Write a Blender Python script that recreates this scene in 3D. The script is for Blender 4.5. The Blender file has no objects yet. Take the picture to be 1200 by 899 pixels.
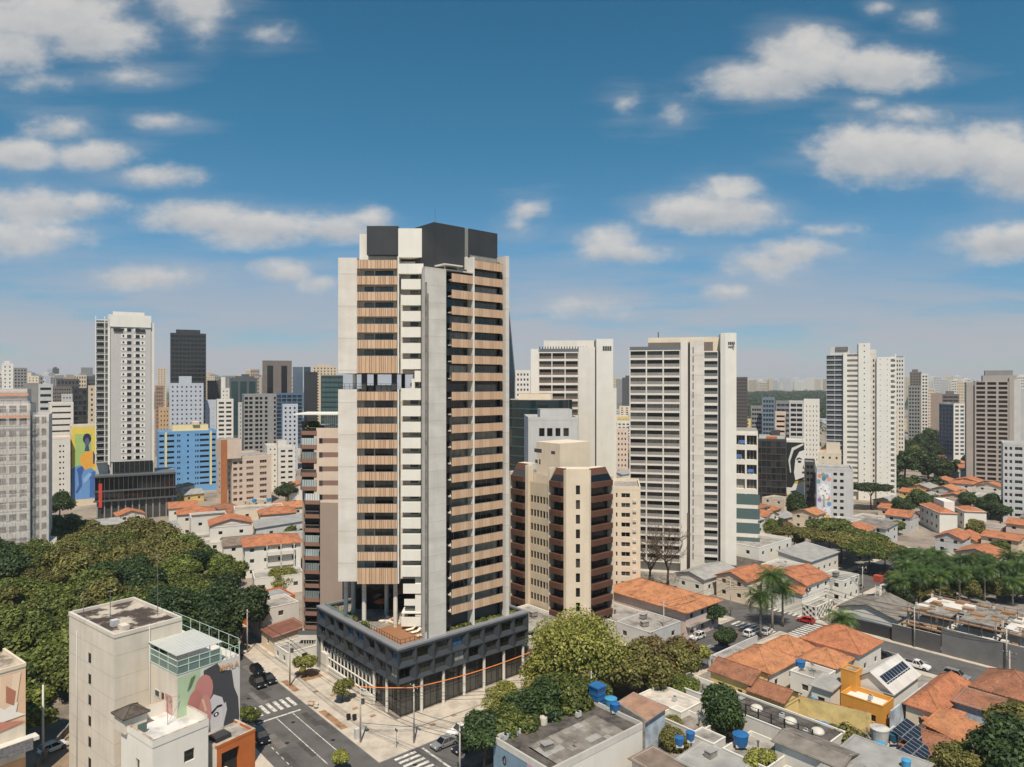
import bpy, bmesh, math, random
import numpy as np
from mathutils import Matrix, Vector
R = math.radians
rnd = random.Random(11)
sc = bpy.context.scene
col = sc.collection

# ------------------------------------------------------------------ camera
F_PX, H_CAM = 820.0, 58.0          # focal length in pixels of a 1200 px wide frame, camera height
cam_d = bpy.data.cameras.new('camera'); cam = bpy.data.objects.new('camera', cam_d); col.objects.link(cam)
cam_d.sensor_width = 36; cam_d.lens = 36*F_PX/1200; cam_d.clip_start = 1; cam_d.clip_end = 40000
cam.location = (0, 0, H_CAM); cam.rotation_euler = (R(90), 0, 0); sc.camera = cam

# ------------------------------------------------------------------ sun, sky, exposure
SUN_EL, SUN_DX, SUN_DY = R(60), 0.03, -0.9995     # horizontal direction towards the sun
sun_d = bpy.data.lights.new('sun', 'SUN'); sun_d.energy = 4.7; sun_d.angle = R(0.53); sun_d.color = (1, .905, .78)
sun = bpy.data.objects.new('sun', sun_d); col.objects.link(sun)
to_sun = Vector((SUN_DX*math.cos(SUN_EL), SUN_DY*math.cos(SUN_EL), math.sin(SUN_EL))).normalized()
sun.rotation_euler = to_sun.to_track_quat('Z', 'Y').to_euler(); sun.location = (0, -40, 200)
sc.view_settings.view_transform = 'Standard'; sc.view_settings.look = 'None'
sc.view_settings.gamma = 1; sc.view_settings.use_curve_mapping = False
sc.view_settings.exposure = 0.12
HAZE = .000085
cy = sc.cycles
cy.max_bounces = 6; cy.diffuse_bounces = 3; cy.glossy_bounces = 3; cy.transmission_bounces = 4
cy.transparent_max_bounces = 12; cy.volume_bounces = 1; cy.use_denoising = True
cy.sample_clamp_indirect = 6; cy.caustics_reflective = False; cy.caustics_refractive = False

def srgb(r, g, b):
    f = lambda c: (c/255/12.92) if c <= 10.3 else ((c/255+.055)/1.055)**2.4
    return (f(r), f(g), f(b))

world = bpy.data.worlds.new('World'); sc.world = world; world.use_nodes = True
wn, wl = world.node_tree.nodes, world.node_tree.links
wn.clear()
def N(t, **k):
    n = wn.new(t)
    for a, b in k.items(): setattr(n, a, b)
    return n
def wm(op, a, b=None, c=None, clamp=False):
    n = N('ShaderNodeMath', operation=op); n.use_clamp = clamp
    for i, s in enumerate((a, b, c)):
        if s is None: continue
        if hasattr(s, 'links'): wl.new(s, n.inputs[i])
        else: n.inputs[i].default_value = s
    return n.outputs[0]
def wramp(fac, stops):
    n = N('ShaderNodeValToRGB'); e = n.color_ramp.elements
    while len(e) < len(stops): e.new(.5)
    for i, (p, c) in enumerate(stops): e[i].position = p; e[i].color = (*c, 1)
    wl.new(fac, n.inputs[0]); return n.outputs[0]
def wmix(fac, a, b, mode='MIX'):
    n = N('ShaderNodeMix', data_type='RGBA', blend_type=mode)
    for s, i in ((fac, 0), (a, 6), (b, 7)):
        if hasattr(s, 'links'): wl.new(s, n.inputs[i])
        else: n.inputs[i].default_value = s if i == 0 else (*s, 1)
    return n.outputs[2]
sky = N('ShaderNodeTexSky', sky_type='NISHITA'); sky.sun_disc = False
sky.sun_elevation = SUN_EL; sky.sun_rotation = math.atan2(SUN_DX, SUN_DY)
sky.altitude = 760; sky.air_density = 1.0; sky.dust_density = .6; sky.ozone_density = 1.6
tc = N('ShaderNodeTexCoord'); sep = N('ShaderNodeSeparateXYZ'); wl.new(tc.outputs['Generated'], sep.inputs[0])
fy = wm('MAXIMUM', sep.outputs[1], .05)
gx = wm('DIVIDE', sep.outputs[0], fy); gz = wm('DIVIDE', sep.outputs[2], fy)
cmb = N('ShaderNodeCombineXYZ'); wl.new(gx, cmb.inputs[0]); wl.new(gz, cmb.inputs[1])
# edge-breaking noise for the clouds
def wnoise(scale, detail, rough, stretch=(1, 1, 1)):
    mp = N('ShaderNodeMapping'); mp.inputs['Scale'].default_value = stretch; wl.new(cmb.outputs[0], mp.inputs[0])
    n = N('ShaderNodeTexNoise'); n.inputs['Scale'].default_value = scale; n.inputs['Detail'].default_value = detail
    n.inputs['Roughness'].default_value = rough; wl.new(mp.outputs[0], n.inputs['Vector']); return n
nA = wnoise(6, 9, .6, (1, 1.6, 1)); nB = wnoise(22, 6, .6, (1, 1.5, 1)); nS = wnoise(3.2, 6, .55, (1, 7, 1))
CLOUDS = [  # x, y, half width, half height (pixels of the photograph taken as directions), weight
 (60,18,95,40,1),(110,45,75,32,.9),(15,55,60,40,.7),(225,2,48,32,.75),(238,32,25,22,.5),(150,88,48,15,.5),(60,95,55,14,.4),(190,142,38,12,.55),(78,148,42,15,.5),
 (30,182,48,18,.85),(112,183,58,19,.85),(180,207,60,17,.6),(50,242,90,26,.75),(95,240,50,18,.7),(25,282,80,30,.6),(70,275,60,18,.5),
 (232,254,80,22,.8),(315,266,95,24,.85),(395,268,60,20,.8),(435,258,25,14,.6),(165,325,75,15,.5),(338,318,34,15,.65),(375,332,38,12,.5),(320,38,30,12,.3),
 (945,70,60,40,1),(905,95,80,26,1),(1015,82,95,26,.85),(1020,178,95,42,1),(1100,182,70,32,.9),(1170,180,60,46,1),(1195,205,60,40,.9),
 (1170,284,64,24,.85),(1195,275,40,22,.8),(845,248,88,28,.95),(855,226,48,20,.7),(800,250,45,20,.7),(712,288,46,26,.8),(742,298,55,16,.8),(620,246,32,14,.5),(606,264,22,12,.4),
 (940,294,56,17,.75),(898,308,48,17,.45),(852,343,30,11,.6),(730,122,20,14,.38),(975,270,40,10,.45),(1078,20,24,12,.55),(1030,8,18,9,.5),(1010,122,24,10,.45),(1062,136,50,12,.5),(690,360,60,14,.4),(790,125,16,14,.25)]
dens = None; hgt = None
for (x, y, rx, ry, wgt) in CLOUDS:
    s1 = N('ShaderNodeVectorMath', operation='SUBTRACT'); wl.new(cmb.outputs[0], s1.inputs[0])
    s1.inputs[1].default_value = ((x-600)/820, (449.5-y)/820, 0)
    s2 = N('ShaderNodeVectorMath', operation='MULTIPLY'); wl.new(s1.outputs[0], s2.inputs[0])
    s2.inputs[1].default_value = (820/(rx*.98), 820/(ry*.96), 0)
    s3 = N('ShaderNodeVectorMath', operation='LENGTH'); wl.new(s2.outputs[0], s3.inputs[0])
    d = wm('MULTIPLY', wm('SUBTRACT', 1.15, s3.outputs['Value']), wgt)
    sp = N('ShaderNodeSeparateXYZ'); wl.new(s2.outputs[0], sp.inputs[0])
    dm = wm('MAXIMUM', d, 0); hh = wm('MULTIPLY', dm, sp.outputs[1])
    dens = d if dens is None else wm('SMOOTH_MAX', dens, d, .18)
    hgt = hh if hgt is None else wm('ADD', hgt, hh)
nz = wm('ADD', wm('MULTIPLY', wm('SUBTRACT', nA.outputs[0], .5), 1.6), wm('MULTIPLY', wm('SUBTRACT', nB.outputs[0], .5), .8))
raw = wm('ADD', dens, nz)
mr = N('ShaderNodeMapRange', interpolation_type='SMOOTHSTEP'); wl.new(raw, mr.inputs[0])
mr.inputs[1].default_value = -.04; mr.inputs[2].default_value = .66; mr.inputs[3].default_value = 0; mr.inputs[4].default_value = .85
front = wm('GREATER_THAN', sep.outputs[1], .06)
alpha = wm('MULTIPLY', mr.outputs[0], front)
# low streaky layer near the horizon
band = wramp(wm('MULTIPLY', gz, 2.0, clamp=True), [(0, (.9,)*3), (.12, (.95,)*3), (.24, (.62,)*3), (.38, (.12,)*3), (.5, (0,)*3)])
st = N('ShaderNodeMapRange', interpolation_type='SMOOTHSTEP'); wl.new(nS.outputs[0], st.inputs[0]); st.inputs[1].default_value = .30; st.inputs[2].default_value = .56
streak = wm('MULTIPLY', wm('MULTIPLY', st.outputs[0], band), .92)
grade = wramp(wm('MULTIPLY', sep.outputs[2], 1.6, clamp=True), [(0, (.62, .66, .76)), (.12, (.48, .67, .80)), (.30, (.40, .80, .92)), (.52, (.26, .82, .90)), (.8, (.20, .80, .88)), (1, (.4, .9, 1.0))])
base0 = wmix(1.0, sky.outputs[0], grade, 'MULTIPLY')
hsv = N('ShaderNodeHueSaturation'); hsv.inputs['Saturation'].default_value = .95; hsv.inputs['Value'].default_value = .98; wl.new(base0, hsv.inputs['Color']); base = hsv.outputs[0]
shade = wm('ADD', wm('ADD', wm('MULTIPLY', hgt, .9), .55), wm('MULTIPLY', wm('SUBTRACT', nB.outputs[0], .5), .9), clamp=True)
cloudc = wmix(shade, (3.9, 4.15, 4.5), (6.9, 6.6, 6.2))
c1 = wmix(streak, base, (4.35, 4.4, 4.8))
vl = N('ShaderNodeMapRange', interpolation_type='SMOOTHSTEP'); wl.new(wm('ADD', wm('ADD', dens, wm('MULTIPLY', wm('SUBTRACT', nS.outputs[0], .5), 2.4)), wm('MULTIPLY', wm('SUBTRACT', nA.outputs[0], .5), 1.2)), vl.inputs[0])
vl.inputs[1].default_value = -.55; vl.inputs[2].default_value = .75; vl.inputs[3].default_value = 0; vl.inputs[4].default_value = .30
c1 = wmix(wm('MULTIPLY', vl.outputs[0], front), c1, (4.6, 4.75, 5.0))
c2 = wmix(alpha, c1, cloudc)
bg = N('ShaderNodeBackground'); wl.new(c2, bg.inputs[0]); bg.inputs[1].default_value = .095
wo = N('ShaderNodeOutputWorld'); wl.new(bg.outputs[0], wo.inputs[0])
world.cycles.sampling_method = 'MANUAL'; world.cycles.sample_map_resolution = 512

# ------------------------------------------------------------------ materials
MATS = {}
def mat(name, c, rough=.7, kind='paint', var=.10, scale=.6, metal=0, spec=.4, c2=None, bump=0, **kw):
    if name in MATS: return MATS[name]
    m = bpy.data.materials.new(name); m.use_nodes = True; MATS[name] = m
    nt = m.node_tree; n, l = nt.nodes, nt.links
    b = n['Principled BSDF']; b.inputs['Roughness'].default_value = rough; b.inputs['Metallic'].default_value = metal
    b.inputs['Specular IOR Level'].default_value = spec
    c = srgb(*c) if max(c) > 1 else c
    if kind == 'dirty' and c2 and max(c2) > 1: c2 = srgb(*c2)
    tcn = n.new('ShaderNodeTexCoord'); geo = n.new('ShaderNodeNewGeometry')
    def noise(sc_, det=4, vec=None, st=None, ro=.55):
        t = n.new('ShaderNodeTexNoise'); t.inputs['Scale'].default_value = sc_; t.inputs['Detail'].default_value = det; t.inputs['Roughness'].default_value = ro
        v = vec or geo.outputs['Position']
        if st:
            mp = n.new('ShaderNodeMapping'); mp.inputs['Scale'].default_value = st; l.new(v, mp.inputs[0]); v = mp.outputs[0]
        l.new(v, t.inputs['Vector']); return t.outputs[0]
    def ramp(f, stops):
        r = n.new('ShaderNodeValToRGB'); e = r.color_ramp.elements
        while len(e) < len(stops): e.new(.5)
        for i, (p, cc) in enumerate(stops): e[i].position = p; e[i].color = (*cc, 1)
        l.new(f, r.inputs[0]); return r.outputs[0]
    def mix(f, a, bb, mode='MIX'):
        x = n.new('ShaderNodeMix'); x.data_type = 'RGBA'; x.blend_type = mode
        for s, i in ((f, 0), (a, 6), (bb, 7)):
            if hasattr(s, 'links'): l.new(s, x.inputs[i])
            else: x.inputs[i].default_value = s if i == 0 else (*s, 1)
        return x.outputs[2]
    def dim(k): return tuple(min(1, q*k) for q in c)
    out = None
    if kind == 'paint':                 # painted render with patchy fading and rain streaks
        f1 = noise(scale, 5); f2 = noise(1.0, 4, st=(1.1, 1.1, .10))
        a = ramp(f1, [(.3, dim(1-var)), (.7, dim(1+var*.6))])
        s = ramp(f2, [(.34, (1-var*.75,)*3), (.6, (1, 1, 1))])
        out = mix(1, a, s, 'MULTIPLY')
        if kw.get('joint'):             # casting joints between lifts, and the drips below them
            sx = n.new('ShaderNodeSeparateXYZ'); l.new(geo.outputs['Position'], sx.inputs[0])
            def mt_(op, a_, b_):
                q = n.new('ShaderNodeMath'); q.operation = op
                for i_, s_ in enumerate((a_, b_)):
                    if hasattr(s_, 'links'): l.new(s_, q.inputs[i_])
                    else: q.inputs[i_].default_value = s_
                return q.outputs[0]
            fr = mt_('FRACT', mt_('DIVIDE', sx.outputs[2], kw['joint']), 0)
            jn = ramp(fr, [(0, (.74,)*3), (.018, (.78,)*3), (.03, (1, 1, 1)), (.6, (1, 1, 1)), (1, (.955, .95, .94))])
            pt = ramp(noise(.55, 3, st=(.25, .25, 1)), [(.4, (.93, .925, .91)), (.55, (1, 1, 1))])
            out = mix(1, mix(1, out, jn, 'MULTIPLY'), pt, 'MULTIPLY')
    elif kind == 'dirty':
        f1 = noise(scale, 8, ro=.65); f2 = noise(scale*3.1, 6)
        a = ramp(f1, [(.36, dim(1-var*1.6)), (.5, c), (.66, dim(1+var))])
        out = mix(ramp(f2, [(.5, (0, 0, 0)), (.75, (var, var, var))]), a, c2 or dim(.45))
    elif kind == 'tile':                # rows of clay roof tiles, weathered, seen as fine ribs
        f1 = noise(.5, 6); f2 = noise(4.5, 3)
        a = ramp(f1, [(.28, dim(.58)), (.48, c), (.6, dim(1.08)), (.74, dim(1.3))])
        bsp = ramp(f2, [(.3, (.72,)*3), (.6, (1.08,)*3)])
        out = mix(1, a, bsp, 'MULTIPLY')
        out = mix(ramp(noise(.9, 9, ro=.7), [(.52, (0, 0, 0)), (.66, (.62,)*3)]), out, srgb(92, 76, 64))
        out = mix(ramp(noise(1.7, 6, ro=.6), [(.58, (0, 0, 0)), (.70, (.4,)*3)]), out, srgb(206, 160, 124))
        w = n.new('ShaderNodeTexWave'); w.inputs['Scale'].default_value = 1.1; w.inputs['Distortion'].default_value = .6; w.bands_direction = 'DIAGONAL'
        l.new(tcn.outputs['Object'], w.inputs['Vector'])
        bp = n.new('ShaderNodeBump'); bp.inputs['Strength'].default_value = .55; bp.inputs['Distance'].default_value = .12
        l.new(w.outputs[1], bp.inputs['Height']); l.new(bp.outputs[0], b.inputs['Normal'])
    elif kind == 'stain':
        f1 = noise(scale, 7, ro=.62); d2 = srgb(*c2); out = ramp(f1, [(.40, d2), (.50, tuple(q*1.5 for q in d2)), (.56, c), (.7, dim(1.15))])
    elif kind == 'wood':
        oi = n.new('ShaderNodeObjectInfo')
        f1 = noise(.9, 5, st=(7, 7, .5)); out = ramp(f1, [(.3, dim(.86)), (.7, dim(1.1))])
    elif kind == 'sheet':               # corrugated sheet roof
        f1 = noise(scale, 6); out = ramp(f1, [(.3, dim(1-var*1.5)), (.55, c), (.75, dim(1+var))])
        w = n.new('ShaderNodeTexWave'); w.inputs['Scale'].default_value = .9; w.bands_direction = 'X'
        l.new(tcn.outputs['Object'], w.inputs['Vector'])
        bp = n.new('ShaderNodeBump'); bp.inputs['Strength'].default_value = .6; bp.inputs['Distance'].default_value = .08
        l.new(w.outputs[1], bp.inputs['Height']); l.new(bp.outputs[0], b.inputs['Normal'])
    elif kind == 'glass':               # window glass in front of dim rooms; some with curtains drawn
        oi = n.new('ShaderNodeObjectInfo'); f = noise(.55, 2)
        ad = n.new('ShaderNodeMath'); ad.operation = 'MULTIPLY_ADD'; l.new(f, ad.inputs[0]); ad.inputs[1].default_value = .35; l.new(oi.outputs['Random'], ad.inputs[2])
        cu = srgb(*kw.get('curtain', (150, 146, 136)))
        out = ramp(ad.outputs[0], [(.2, dim(.6)), (.6, dim(1.5)), (.88, tuple((q+w_)*.5 for q, w_ in zip(c, cu))), (1.12, cu)])
    elif kind == 'leaf':
        at = n.new('ShaderNodeAttribute'); at.attribute_name = 'tint'
        cb = srgb(*c2) if c2 and max(c2) > 1 else (c2 or dim(2))
        oi = n.new('ShaderNodeObjectInfo')
        a = ramp(at.outputs['Fac'], [(0, dim(.62)), (.5, c), (1, cb)])
        hs = n.new('ShaderNodeHueSaturation'); l.new(a, hs.inputs['Color'])
        mr_ = n.new('ShaderNodeMapRange'); l.new(oi.outputs['Random'], mr_.inputs[0]); mr_.inputs[3].default_value = .78; mr_.inputs[4].default_value = 1.25
        l.new(mr_.outputs[0], hs.inputs['Value'])
        out = hs.outputs[0]
        tr = n.new('ShaderNodeBsdfTranslucent'); l.new(out, tr.inputs[0]); ms = n.new('ShaderNodeMixShader'); ms.inputs[0].default_value = .28
        l.new(b.outputs[0], ms.inputs[1]); l.new(tr.outputs[0], ms.inputs[2]); l.new(ms.outputs[0], n['Material Output'].inputs[0])
    elif kind == 'flat':
        out = None; b.inputs['Base Color'].default_value = (*c, 1)
    if out is not None: l.new(out, b.inputs['Base Color'])
    if bump:
        bp = n.new('ShaderNodeBump'); bp.inputs['Strength'].default_value = bump; bp.inputs['Distance'].default_value = .05
        l.new(noise(9, 5), bp.inputs['Height']); l.new(bp.outputs[0], b.inputs['Normal'])
    return m
WHITE = mat('white render', (221, 214, 202), .75, var=.06, scale=.25)
WHITE2 = mat('clean white paint', (226, 221, 209), .7, var=.05, scale=.3)
CREAM = mat('cream render', (222, 205, 180), .75, var=.07, scale=.3)
BEIGE = mat('beige render', (205, 187, 160), .78, var=.08, scale=.3)
PINKB = mat('pinkish beige render', (214, 192, 172), .78, var=.07, scale=.3)
TAUPE = mat('taupe render', (160, 141, 126), .8, var=.06, scale=.3)
PALEG = mat('pale grey render', (196, 194, 190), .78, var=.08, scale=.3)
BLUEG = mat('bluish grey render', (186, 190, 196), .78, var=.07, scale=.3)
MIDG = mat('mid grey render', (140, 138, 134), .8, var=.10, scale=.3)
DARKG = mat('dark grey cladding', (72, 72, 72), .6, var=.10, scale=.3)
CHAR = mat('charcoal panels', (58, 59, 60), .55, var=.12, scale=.4)
CONC = mat('bare concrete', (212, 206, 196), .85, var=.10, scale=.35, bump=.15, joint=3.02)
CONCL = mat('pale board concrete', (218, 210, 198), .82, var=.07, scale=.3, bump=.1, joint=6.04)
CONCD = mat('old concrete', (138, 130, 120), .9, 'dirty', .28, .5)
ROOFG = mat('weathered roof slab', (150, 144, 136), .9, 'dirty', .30, .35)
ROOFD = mat('dark bitumen roof', (88, 82, 76), .92, 'dirty', .35, .6)
SHEET = mat('grey corrugated sheet', (158, 155, 149), .55, 'sheet', .16, .5)
SHEETB = mat('brown weathered sheet', (128, 112, 98), .8, 'sheet', .22, .6)
FIBRO = mat('aged fibre cement roof', (128, 120, 110), .9, 'sheet', .30, .5)
TILE = mat('orange clay tiles', (178, 113, 77), .85, 'tile')
TILEB = mat('brown clay tiles', (150, 100, 74), .88, 'tile')
TILEO = mat('ochre clay tiles', (184, 124, 84), .85, 'tile')
WOODC = mat('timber look cladding', (204, 169, 136), .7, 'wood'); WOODC2 = mat('paler timber look cladding', (209, 176, 145), .7, 'wood'); WOODC3 = mat('darker timber look cladding', (195, 160, 128), .7, 'wood')
WOODD = mat('terrace decking', (150, 108, 76), .75, 'wood')
BROWNB = mat('brown balcony cladding', (94, 62, 47), .7, var=.12, scale=.4)
BROWNG = mat('brown grey stone', (118, 108, 100), .7, var=.12, scale=.2)
BLUEP = mat('sky blue facade paint', (112, 162, 206), .75, var=.06, scale=.2)
BLUEW = mat('faded blue wall', (126, 150, 166), .8, var=.12, scale=.5)
PALEBW = mat('pale blue grey wall', (176, 186, 194), .8, 'dirty', .22, .6)
PINKW = mat('pink wall panel', (206, 150, 172), .8, var=.08)
YELLOW = mat('yellow wall', (232, 202, 132), .8, var=.08, scale=.4)
YELL2 = mat('buff yellow wall', (214, 190, 128), .85, 'dirty', .16, .5)
ORANGE = mat('orange wall paint', (214, 150, 64), .75, var=.08)
ORANGB = mat('burnt orange wall', (196, 108, 52), .75, var=.10)
SALMON = mat('salmon band', (220, 160, 130), .8, var=.08)
GREENGL = mat('green tinted glass', (30, 52, 52), .08, 'glass', spec=.7, curtain=(70, 96, 94))
GLASS = mat('window glass', (26, 30, 31), .07, 'glass', spec=.6)
GLASSD = mat('dark window glass', (16, 18, 19), .08, 'glass', spec=.6, curtain=(70, 68, 62))
GLASSB = mat('blue tinted glass', (38, 52, 66), .06, 'glass', spec=.8, curtain=(88, 104, 120))
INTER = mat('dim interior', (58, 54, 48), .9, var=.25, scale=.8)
FRAMEW = mat('pale window frame', (200, 198, 192), .5, 'flat')
FRAMED = mat('dark window frame', (48, 48, 48), .5, 'flat')
METAL = mat('grey metal', (130, 130, 128), .45, 'flat', metal=.6)
METALD = mat('dark metal', (50, 48, 46), .5, 'flat', metal=.3)
STEELG = mat('pale green steel frame', (190, 208, 196), .5, 'flat')
TANKB = mat('blue polyethylene', (42, 104, 160), .45, var=.12)
TANKC = mat('cyan polyethylene', (70, 150, 190), .45, var=.12)
ASPH = mat('asphalt', (92, 89, 86), .9, 'dirty', .16, .25, bump=.1)
PAVE = mat('pale pavement', (186, 174, 158), .88, 'dirty', .14, .4, bump=.1)
KERB = mat('kerb stone', (176, 170, 160), .88, var=.1)
LINE = mat('road paint', (200, 196, 186), .85, 'dirty', .34, 1.6, c2=(92, 89, 86))
SOIL = mat('bare soil', (150, 116, 86), .95, 'dirty', .3, .8)
GROUND = mat('city ground', (142, 130, 116), .95, 'dirty', .30, .06)
GRASS = mat('grass', (74, 84, 44), .95, 'dirty', .3, .3)
BARK = mat('bark', (92, 78, 64), .95, 'dirty', .3, 2)
BARKP = mat('palm bark', (158, 146, 130), .9, 'dirty', .2, 2)
NET = None

# ------------------------------------------------------------------ mesh helper
class MB:
    def __init__(s, M=None): s.v = []; s.f = []; s.mi = []; s.mats = []; s.M = M; s.sm = []
    def m(s, mt):
        if mt not in s.mats: s.mats.append(mt)
        return s.mats.index(mt)
    def add(s, vs, fs, mt, smooth=False):
        o = len(s.v); k = s.m(mt)
        for p in vs:
            s.v.append(tuple(s.M @ Vector(p)) if s.M else tuple(p))
        for f in fs: s.f.append(tuple(i+o for i in f)); s.mi.append(k); s.sm.append(smooth)
    def quad(s, a, b, c, d, mt): s.add((a, b, c, d), ((0, 1, 2, 3),), mt)
    def box(s, x0, x1, y0, y1, z0, z1, mt, top=None, bottom=True):
        vs = [(x0,y0,z0),(x1,y0,z0),(x1,y1,z0),(x0,y1,z0),(x0,y0,z1),(x1,y0,z1),(x1,y1,z1),(x0,y1,z1)]
        s.add(vs, ([(3,2,1,0)] if bottom else [])+[(0,1,5,4),(1,2,6,5),(2,3,7,6),(3,0,4,7)], mt)
        s.add(vs[4:], [(0,1,2,3)], top or mt)
    def prism(s, poly, z0, z1, mt, top=None):
        n = len(poly); vs = [(x, y, z0) for x, y in poly]+[(x, y, z1) for x, y in poly]
        s.add(vs, [(i, (i+1) % n, n+(i+1) % n, n+i) for i in range(n)]+[tuple(range(n-1, -1, -1))], mt)
        s.add(vs[n:], [tuple(range(n))], top or mt)
    def tube(s, pts, rad, mt, n=6, cap=True):
        pts = [Vector(p) for p in pts]; vs = []; fs = []
        for i, p in enumerate(pts):
            d = (pts[min(i+1, len(pts)-1)]-pts[max(i-1, 0)]).normalized()
            a = d.orthogonal().normalized() if abs(d.z) > .9 else d.cross(Vector((0, 0, 1))).normalized()
            b = d.cross(a); r = rad[i] if isinstance(rad, (list, tuple)) else rad
            for k in range(n):
                t = 2*math.pi*k/n; vs.append(p+a*(r*math.cos(t))+b*(r*math.sin(t)))
        for i in range(len(pts)-1):
            for k in range(n): fs.append((i*n+k, i*n+(k+1) % n, (i+1)*n+(k+1) % n, (i+1)*n+k))
        if cap: fs += [tuple(range(n-1, -1, -1)), tuple(range((len(pts)-1)*n, len(pts)*n))]
        s.add(vs, fs, mt, smooth=n > 5)
    def lathe(s, prof, mt, n=14, c=(0, 0, 0)):
        vs = []; fs = []
        for (r, z) in prof:
            for k in range(n): t = 2*math.pi*k/n; vs.append((c[0]+r*math.cos(t), c[1]+r*math.sin(t), c[2]+z))
        for i in range(len(prof)-1):
            for k in range(n): fs.append((i*n+k, i*n+(k+1) % n, (i+1)*n+(k+1) % n, (i+1)*n+k))
        fs.append(tuple(range((len(prof)-1)*n, len(prof)*n)))
        s.add(vs, fs, mt)
    def mesh(s, name):
        me = bpy.data.meshes.new(name); me.from_pydata(s.v, [], s.f)
        for mt in s.mats: me.materials.append(mt)
        me.polygons.foreach_set('material_index', s.mi)
        if any(s.sm): me.polygons.foreach_set('use_smooth', s.sm)
        me.update(); return me
    def build(s, name, parent=None, off=None):
        if off: s.v = [(x-off[0], y-off[1], z-off[2]) for x, y, z in s.v]
        o = bpy.data.objects.new(name, s.mesh(name)); col.objects.link(o)
        if parent: o.parent = parent
        return o
def inst(name, me, parent, loc, rz=0, scale=None):
    o = bpy.data.objects.new(name, me); col.objects.link(o); o.parent = parent; o.location = loc
    if rz: o.rotation_euler = (0, 0, rz)
    if scale: o.scale = scale
    return o
def tag(o, label, cat, group=None, kind=None):
    if label: o['label'] = label
    if cat: o['category'] = cat
    if group: o['group'] = group
    if kind: o['kind'] = kind
    return o
def thing(name, label, cat, loc=(0, 0, 0), rz=0, group=None):
    o = bpy.data.objects.new(name, None); o.empty_display_size = .5; col.objects.link(o)
    o.location = loc; o.rotation_euler = (0, 0, rz); return tag(o, label, cat, group)
def kids(o): return [c for c in bpy.data.objects if c.parent == o]
CH = {}
def copy_thing(o, children, loc, rz, label, group=None, scale=None):
    c = o.copy(); col.objects.link(c); c.location = loc; c.rotation_euler = (0, 0, rz); tag(c, label, None, group)
    if scale: c.scale = (scale,)*3
    for ch in children:
        d = ch.copy(); col.objects.link(d); d.parent = c
    return c
def structure(name, mb):
    o = mb.build(name); o['kind'] = 'structure'; return o

# ------------------------------------------------------------------ grid of the neighbourhood
GA = R(41); GU = Vector((math.cos(GA), math.sin(GA))); GV = Vector((-GU.y, GU.x)); GC = Vector((-19.5, 119.5))
def g2(a, b, z=0): p = GC+GU*a+GV*b; return (p.x, p.y, z)
def pix(px, D, z=0): return ((px-600)/F_PX*D, D, z)
def gnd(px, py, z=0): D = (H_CAM-z)*F_PX/(py-449.5); return ((px-600)/F_PX*D, D, z)
def zpx(py, D): return H_CAM-(py-449.5)*D/F_PX
def topx(p): return (600+F_PX*p[0]/p[1], 449.5+(H_CAM-p[2])*F_PX/p[1])
def uv_of(p): r = Vector((p[0], p[1]))-GC; return (r.dot(GU), r.dot(GV))

# ------------------------------------------------------------------ automatic telling-apart of repeats
AUTO = []
LM = [('the tall main tower', 495, 560), ('the blue facade block', 218, 535), ('the orange-striped beige block', 288, 560), ('the tall white tower', 146, 480),
      ('the tall dark glass tower', 220, 420), ('the netted tower', 25, 540), ('the concrete frame tower', 305, 490), ('the brown stone tower', 325, 445), ('the white orange-roofed house', 305, 635),
      ('the curved green glass building', 625, 500), ('the white twin-slab tower', 800, 520), ('the black mural building', 915, 560), ('the flower mural block', 978, 575), ('the tall cream tower', 1010, 500),
      ('the white walk-up flats', 1115, 600), ('the grey grid tower', 1162, 510), ('the construction site', 1110, 725), ('the tall palms', 905, 690), ('the blue glass tower', 1118, 505), ('the low dark tower', 869, 470)]
def auto(o, look, cat, group, p=None):
    p = p or o.location; x, y = topx((p[0], p[1], p[2])); AUTO.append((o, look, x, y)); tag(o, None, cat, group); return o
ORD = ['closest', 'second closest', 'third closest', 'fourth closest', 'fifth closest', 'sixth closest', 'seventh closest', 'eighth closest', 'ninth closest', 'tenth closest', 'eleventh closest', 'twelfth closest', 'thirteenth closest', 'fourteenth closest', 'fifteenth closest', 'sixteenth closest', 'seventeenth closest', 'eighteenth closest', 'nineteenth closest', 'twentieth closest']
def finish_auto():
    b = {}
    for o, look, x, y in AUTO:
        n, lx, ly = min(LM, key=lambda q: math.hypot(q[1]-x, (q[2]-y)*1.5))
        dx, dy = x-lx, y-ly
        if abs(dx) > abs(dy)*.9: side = 'to the right of' if dx > 0 else 'to the left of'
        else: side = 'in front of' if dy > 0 else 'behind'
        b.setdefault((look, side, n), []).append((math.hypot(dx, dy), id(o), o))
    for (look, side, n), l in b.items():
        for k, (_, _, o) in enumerate(sorted(l)): o['label'] = f"{look}, {ORD[min(k, 19)]} {side} {n}"
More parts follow.
